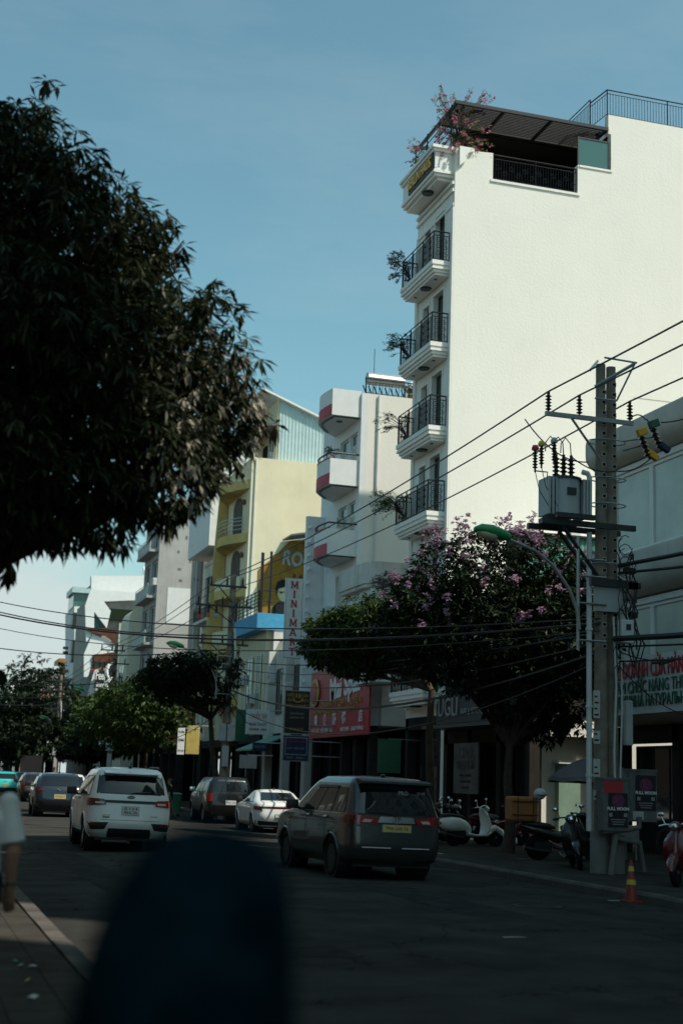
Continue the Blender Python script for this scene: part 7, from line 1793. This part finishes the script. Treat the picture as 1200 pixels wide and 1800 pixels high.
def green_extra(rng):
    return [('blossom', 'petal_pink', lobe_points([PL(735, 1035, 38, .5), PL(755, 1010, 38, .3), PL(680, 1120, 40, (.9, .5))], 110, rng, .3), .09, 9, .8, -.1), ('young_leaves', 'leaf_green', lobe_points([PL(740, 1020, 38, .5), PL(650, 1065, 41, (.9, .3)), PL(600, 1085, 42.5, (.7, .3))], 160, rng, .3), .16, 7, .4, .1)]
tree('leafy_tree', 'dense green street tree over the red banner', (14.5, 38.6, SW), 4.3, GTb, 'leaf_green', 4000, .19, 6, r0=.13, per=9, aspect=.42, droop=.3, group='street trees on the right sidewalk', extra=green_extra)
# trees farther along
T3 = [PL(305, 1178, 62, (1.2, .65)), PL(345, 1165, 61, (.9, .6)), PL(272, 1185, 64, (.7, .4)), PL(330, 1190, 62, (1.1, .4)), PL(255, 1200, 64, (.6, .4)), PL(295, 1208, 63, (.8, .35)), PL(365, 1190, 61, (.5, .5)), PL(415, 1180, 60.5, (.35, .6)), PL(385, 1218, 61.5, (.6, .5)), PL(345, 1225, 62, (.7, .4)), PL(300, 1222, 63, (.7, .35))]
tree('street_tree', 'dark street tree under the second street lamp', (13.7, 63.0, SW), 4.2, T3, 'leaf_dark', 1500, .24, 8, r0=.14, per=8, aspect=.4, group='street trees on the right sidewalk', lean=(-.6, 0))
T4 = [PL(240, 1225, 80, (2.2, 1.0)), PL(280, 1240, 78, (1.6, 1.1)), PL(200, 1235, 84, (1.8, .9)), PL(170, 1245, 88, (1.6, .8)), PL(240, 1270, 80, (2.4, 1.1)), PL(290, 1285, 78, (1.4, 1.0)), PL(190, 1280, 84, (2.0, 1.0))]
tree('street_tree', 'broad yellow green street tree before the cream house', (13.4, 82.0, SW), 3.2, T4, 'leaf_green', 2000, .32, 9, r0=.15, per=8, aspect=.42, group='street trees on the right sidewalk')
T5 = [PL(60, 1235, 150, (5.0, 3.6)), PL(95, 1225, 150, (3.2, 3.0)), PL(30, 1250, 155, (4.0, 3.0)), PL(60, 1280, 150, (6.0, 3.0)), PL(110, 1270, 145, (3.0, 3.0)), PL(10, 1285, 160, (4.0, 2.6)), PL(90, 1300, 145, (4.0, 2.0)), PL(48, 1195, 152, (1.6, 1.2))]
tree('street_tree', 'big dark tree mass at the left end of the street', (9.0, 151, 0), 5.0, T5, 'leaf_dark', 2600, .55, 10, r0=.3, per=9, aspect=.45, group='street trees on the right sidewalk')
T6 = [PL(160, 1290, 112, (2.2, 1.4)), PL(130, 1275, 118, (1.8, 1.4)), PL(200, 1300, 108, (2.0, 1.2)), PL(150, 1315, 112, (2.4, .9))]
tree('street_tree', 'dark low street tree above the navy hatchback', (14.2, 112, SW), 3.2, T6, 'leaf_dark', 1500, .4, 12, r0=.16, per=8, aspect=.42, group='street trees on the right sidewalk')
T7 = [PL(5, 1300, 220, (5, 3.0)), PL(-30, 1290, 230, (6, 4.0)), PL(40, 1310, 215, (4.5, 2.6))]
tree('street_tree', 'pale far tree at the very end of the street', (4, 222, 0), 4.0, T7, 'leaf_green', 900, .8, 13, r0=.3, per=8, aspect=.45, group='street trees on the right sidewalk')

# balcony plants on the tall house
def balcony_plant(name, label, base, dx, n, seed, flower=None, r=(.75, .5, .55), droop=.2, leaf='leaf_green', sd=.75):
    rng = random.Random(seed); T = base; o = thing(name, label, 'plant', T, group='trailing plants on the balconies')
    m = MB(T); m.lathe([(.12, base[2]), (.17, base[2] + .28), (.19, base[2] + .3)], 10, (base[0], base[1], 0)); m.build('pot', 'terracotta', o)
    st = MB(T); pts = []
    for i in range(n):
        a = rng.gauss(math.pi, sd); L = rng.uniform(.5, 1.0)
        e = Vector((base[0] + dx + math.cos(a) * r[0] * L, base[1] + math.sin(a) * r[1] * 1.6 * L, base[2] + .75 + rng.uniform(-.5, .9) * r[2]))
        s = Vector((base[0], base[1], base[2] + .3)); c = s.lerp(e, .55) + Vector((0, 0, .35 * rng.random() + .1))
        st.tube([s, s.lerp(c, .6) + Vector((0, 0, .12)), c, e], [.012, .01, .008, .004], 4)
        for k in range(7):
            t = rng.uniform(.15, 1); q = c.lerp(e, t) + Vector((rng.uniform(-.08, .08),) * 3); pts.append((q.x, q.y, q.z, 0, 0, -.3))
    st.build('stems', 'twig', o)
    leaf_cloud('leaves', leaf, o, T, pts, .085, rng, 4, .5, .3)
    if flower: leaf_cloud('flowers', flower, o, T, [p for i, p in enumerate(pts) if i % 4 == 0], .1, rng, 5, .75, 0)
    return o
for k, (dx, n, fl, rr_, lb) in enumerate(((-.25, 26, 'petal_pink', (.9, .6, .9), 'pink bougainvillea spilling from the top balcony of the tall house'), (-.3, 24, None, (1.0, .6, .6), 'wispy climber on the second balcony from the top'), (-.35, 16, None, (1.1, .7, .5), 'sparse bare creeper on the third balcony from the top'), (-.35, 40, None, (1.15, .8, .6), 'thick leafy climber on the fourth balcony from the top'), (-.3, 34, 'petal_pink', (1.0, .9, .6), 'dark bougainvillea on the fifth balcony from the top'))):
    balcony_plant('balcony_plant', lb, (BX + .3, BY1 - .45, FL[k]), dx, n, 30 + k, fl, rr_)
balcony_plant('roof_plant', 'yellow green bougainvillea with pink flowers on the roof corner', (18.95, 49.0, 26.62), 0.25, 90, 41, 'petal_magenta', (1.5, .4, 2.3), leaf='leaf_lime', sd=1.9)
balcony_plant('roof_plant', 'second pink flowering plant over the roof pergola edge', (18.8, 51.6, 26.62), -.3, 14, 42, 'petal_magenta', (.8, .5, .8), leaf='leaf_lime')
for i, (x, y, z, lb) in enumerate(((17.75, 60.9, 16.25, 'small green pot plant on the rounded middle balcony'), (21.3, 60.4, 19.5, 'spiky green plant on the roof of the rounded house'), (22.9, 60.5, 19.5, 'broad leaf plant on the roof near the drying cloth'))):
    rng = random.Random(60 + i); T = (x, y, z); o = thing('pot_plant', lb, 'plant', T, group='pot plants')
    MB(T).lathe([(.1, z), (.15, z + .22)], 10, (x, y, 0)).build('pot', 'terracotta', o)
    leaf_cloud('leaves', 'leaf_green', o, T, [(x + rng.uniform(-.3, .3), y, z + .3 + rng.uniform(0, .35), 0, 0, .4) for k in range(26)], .2, rng, 6, .3, -.2)
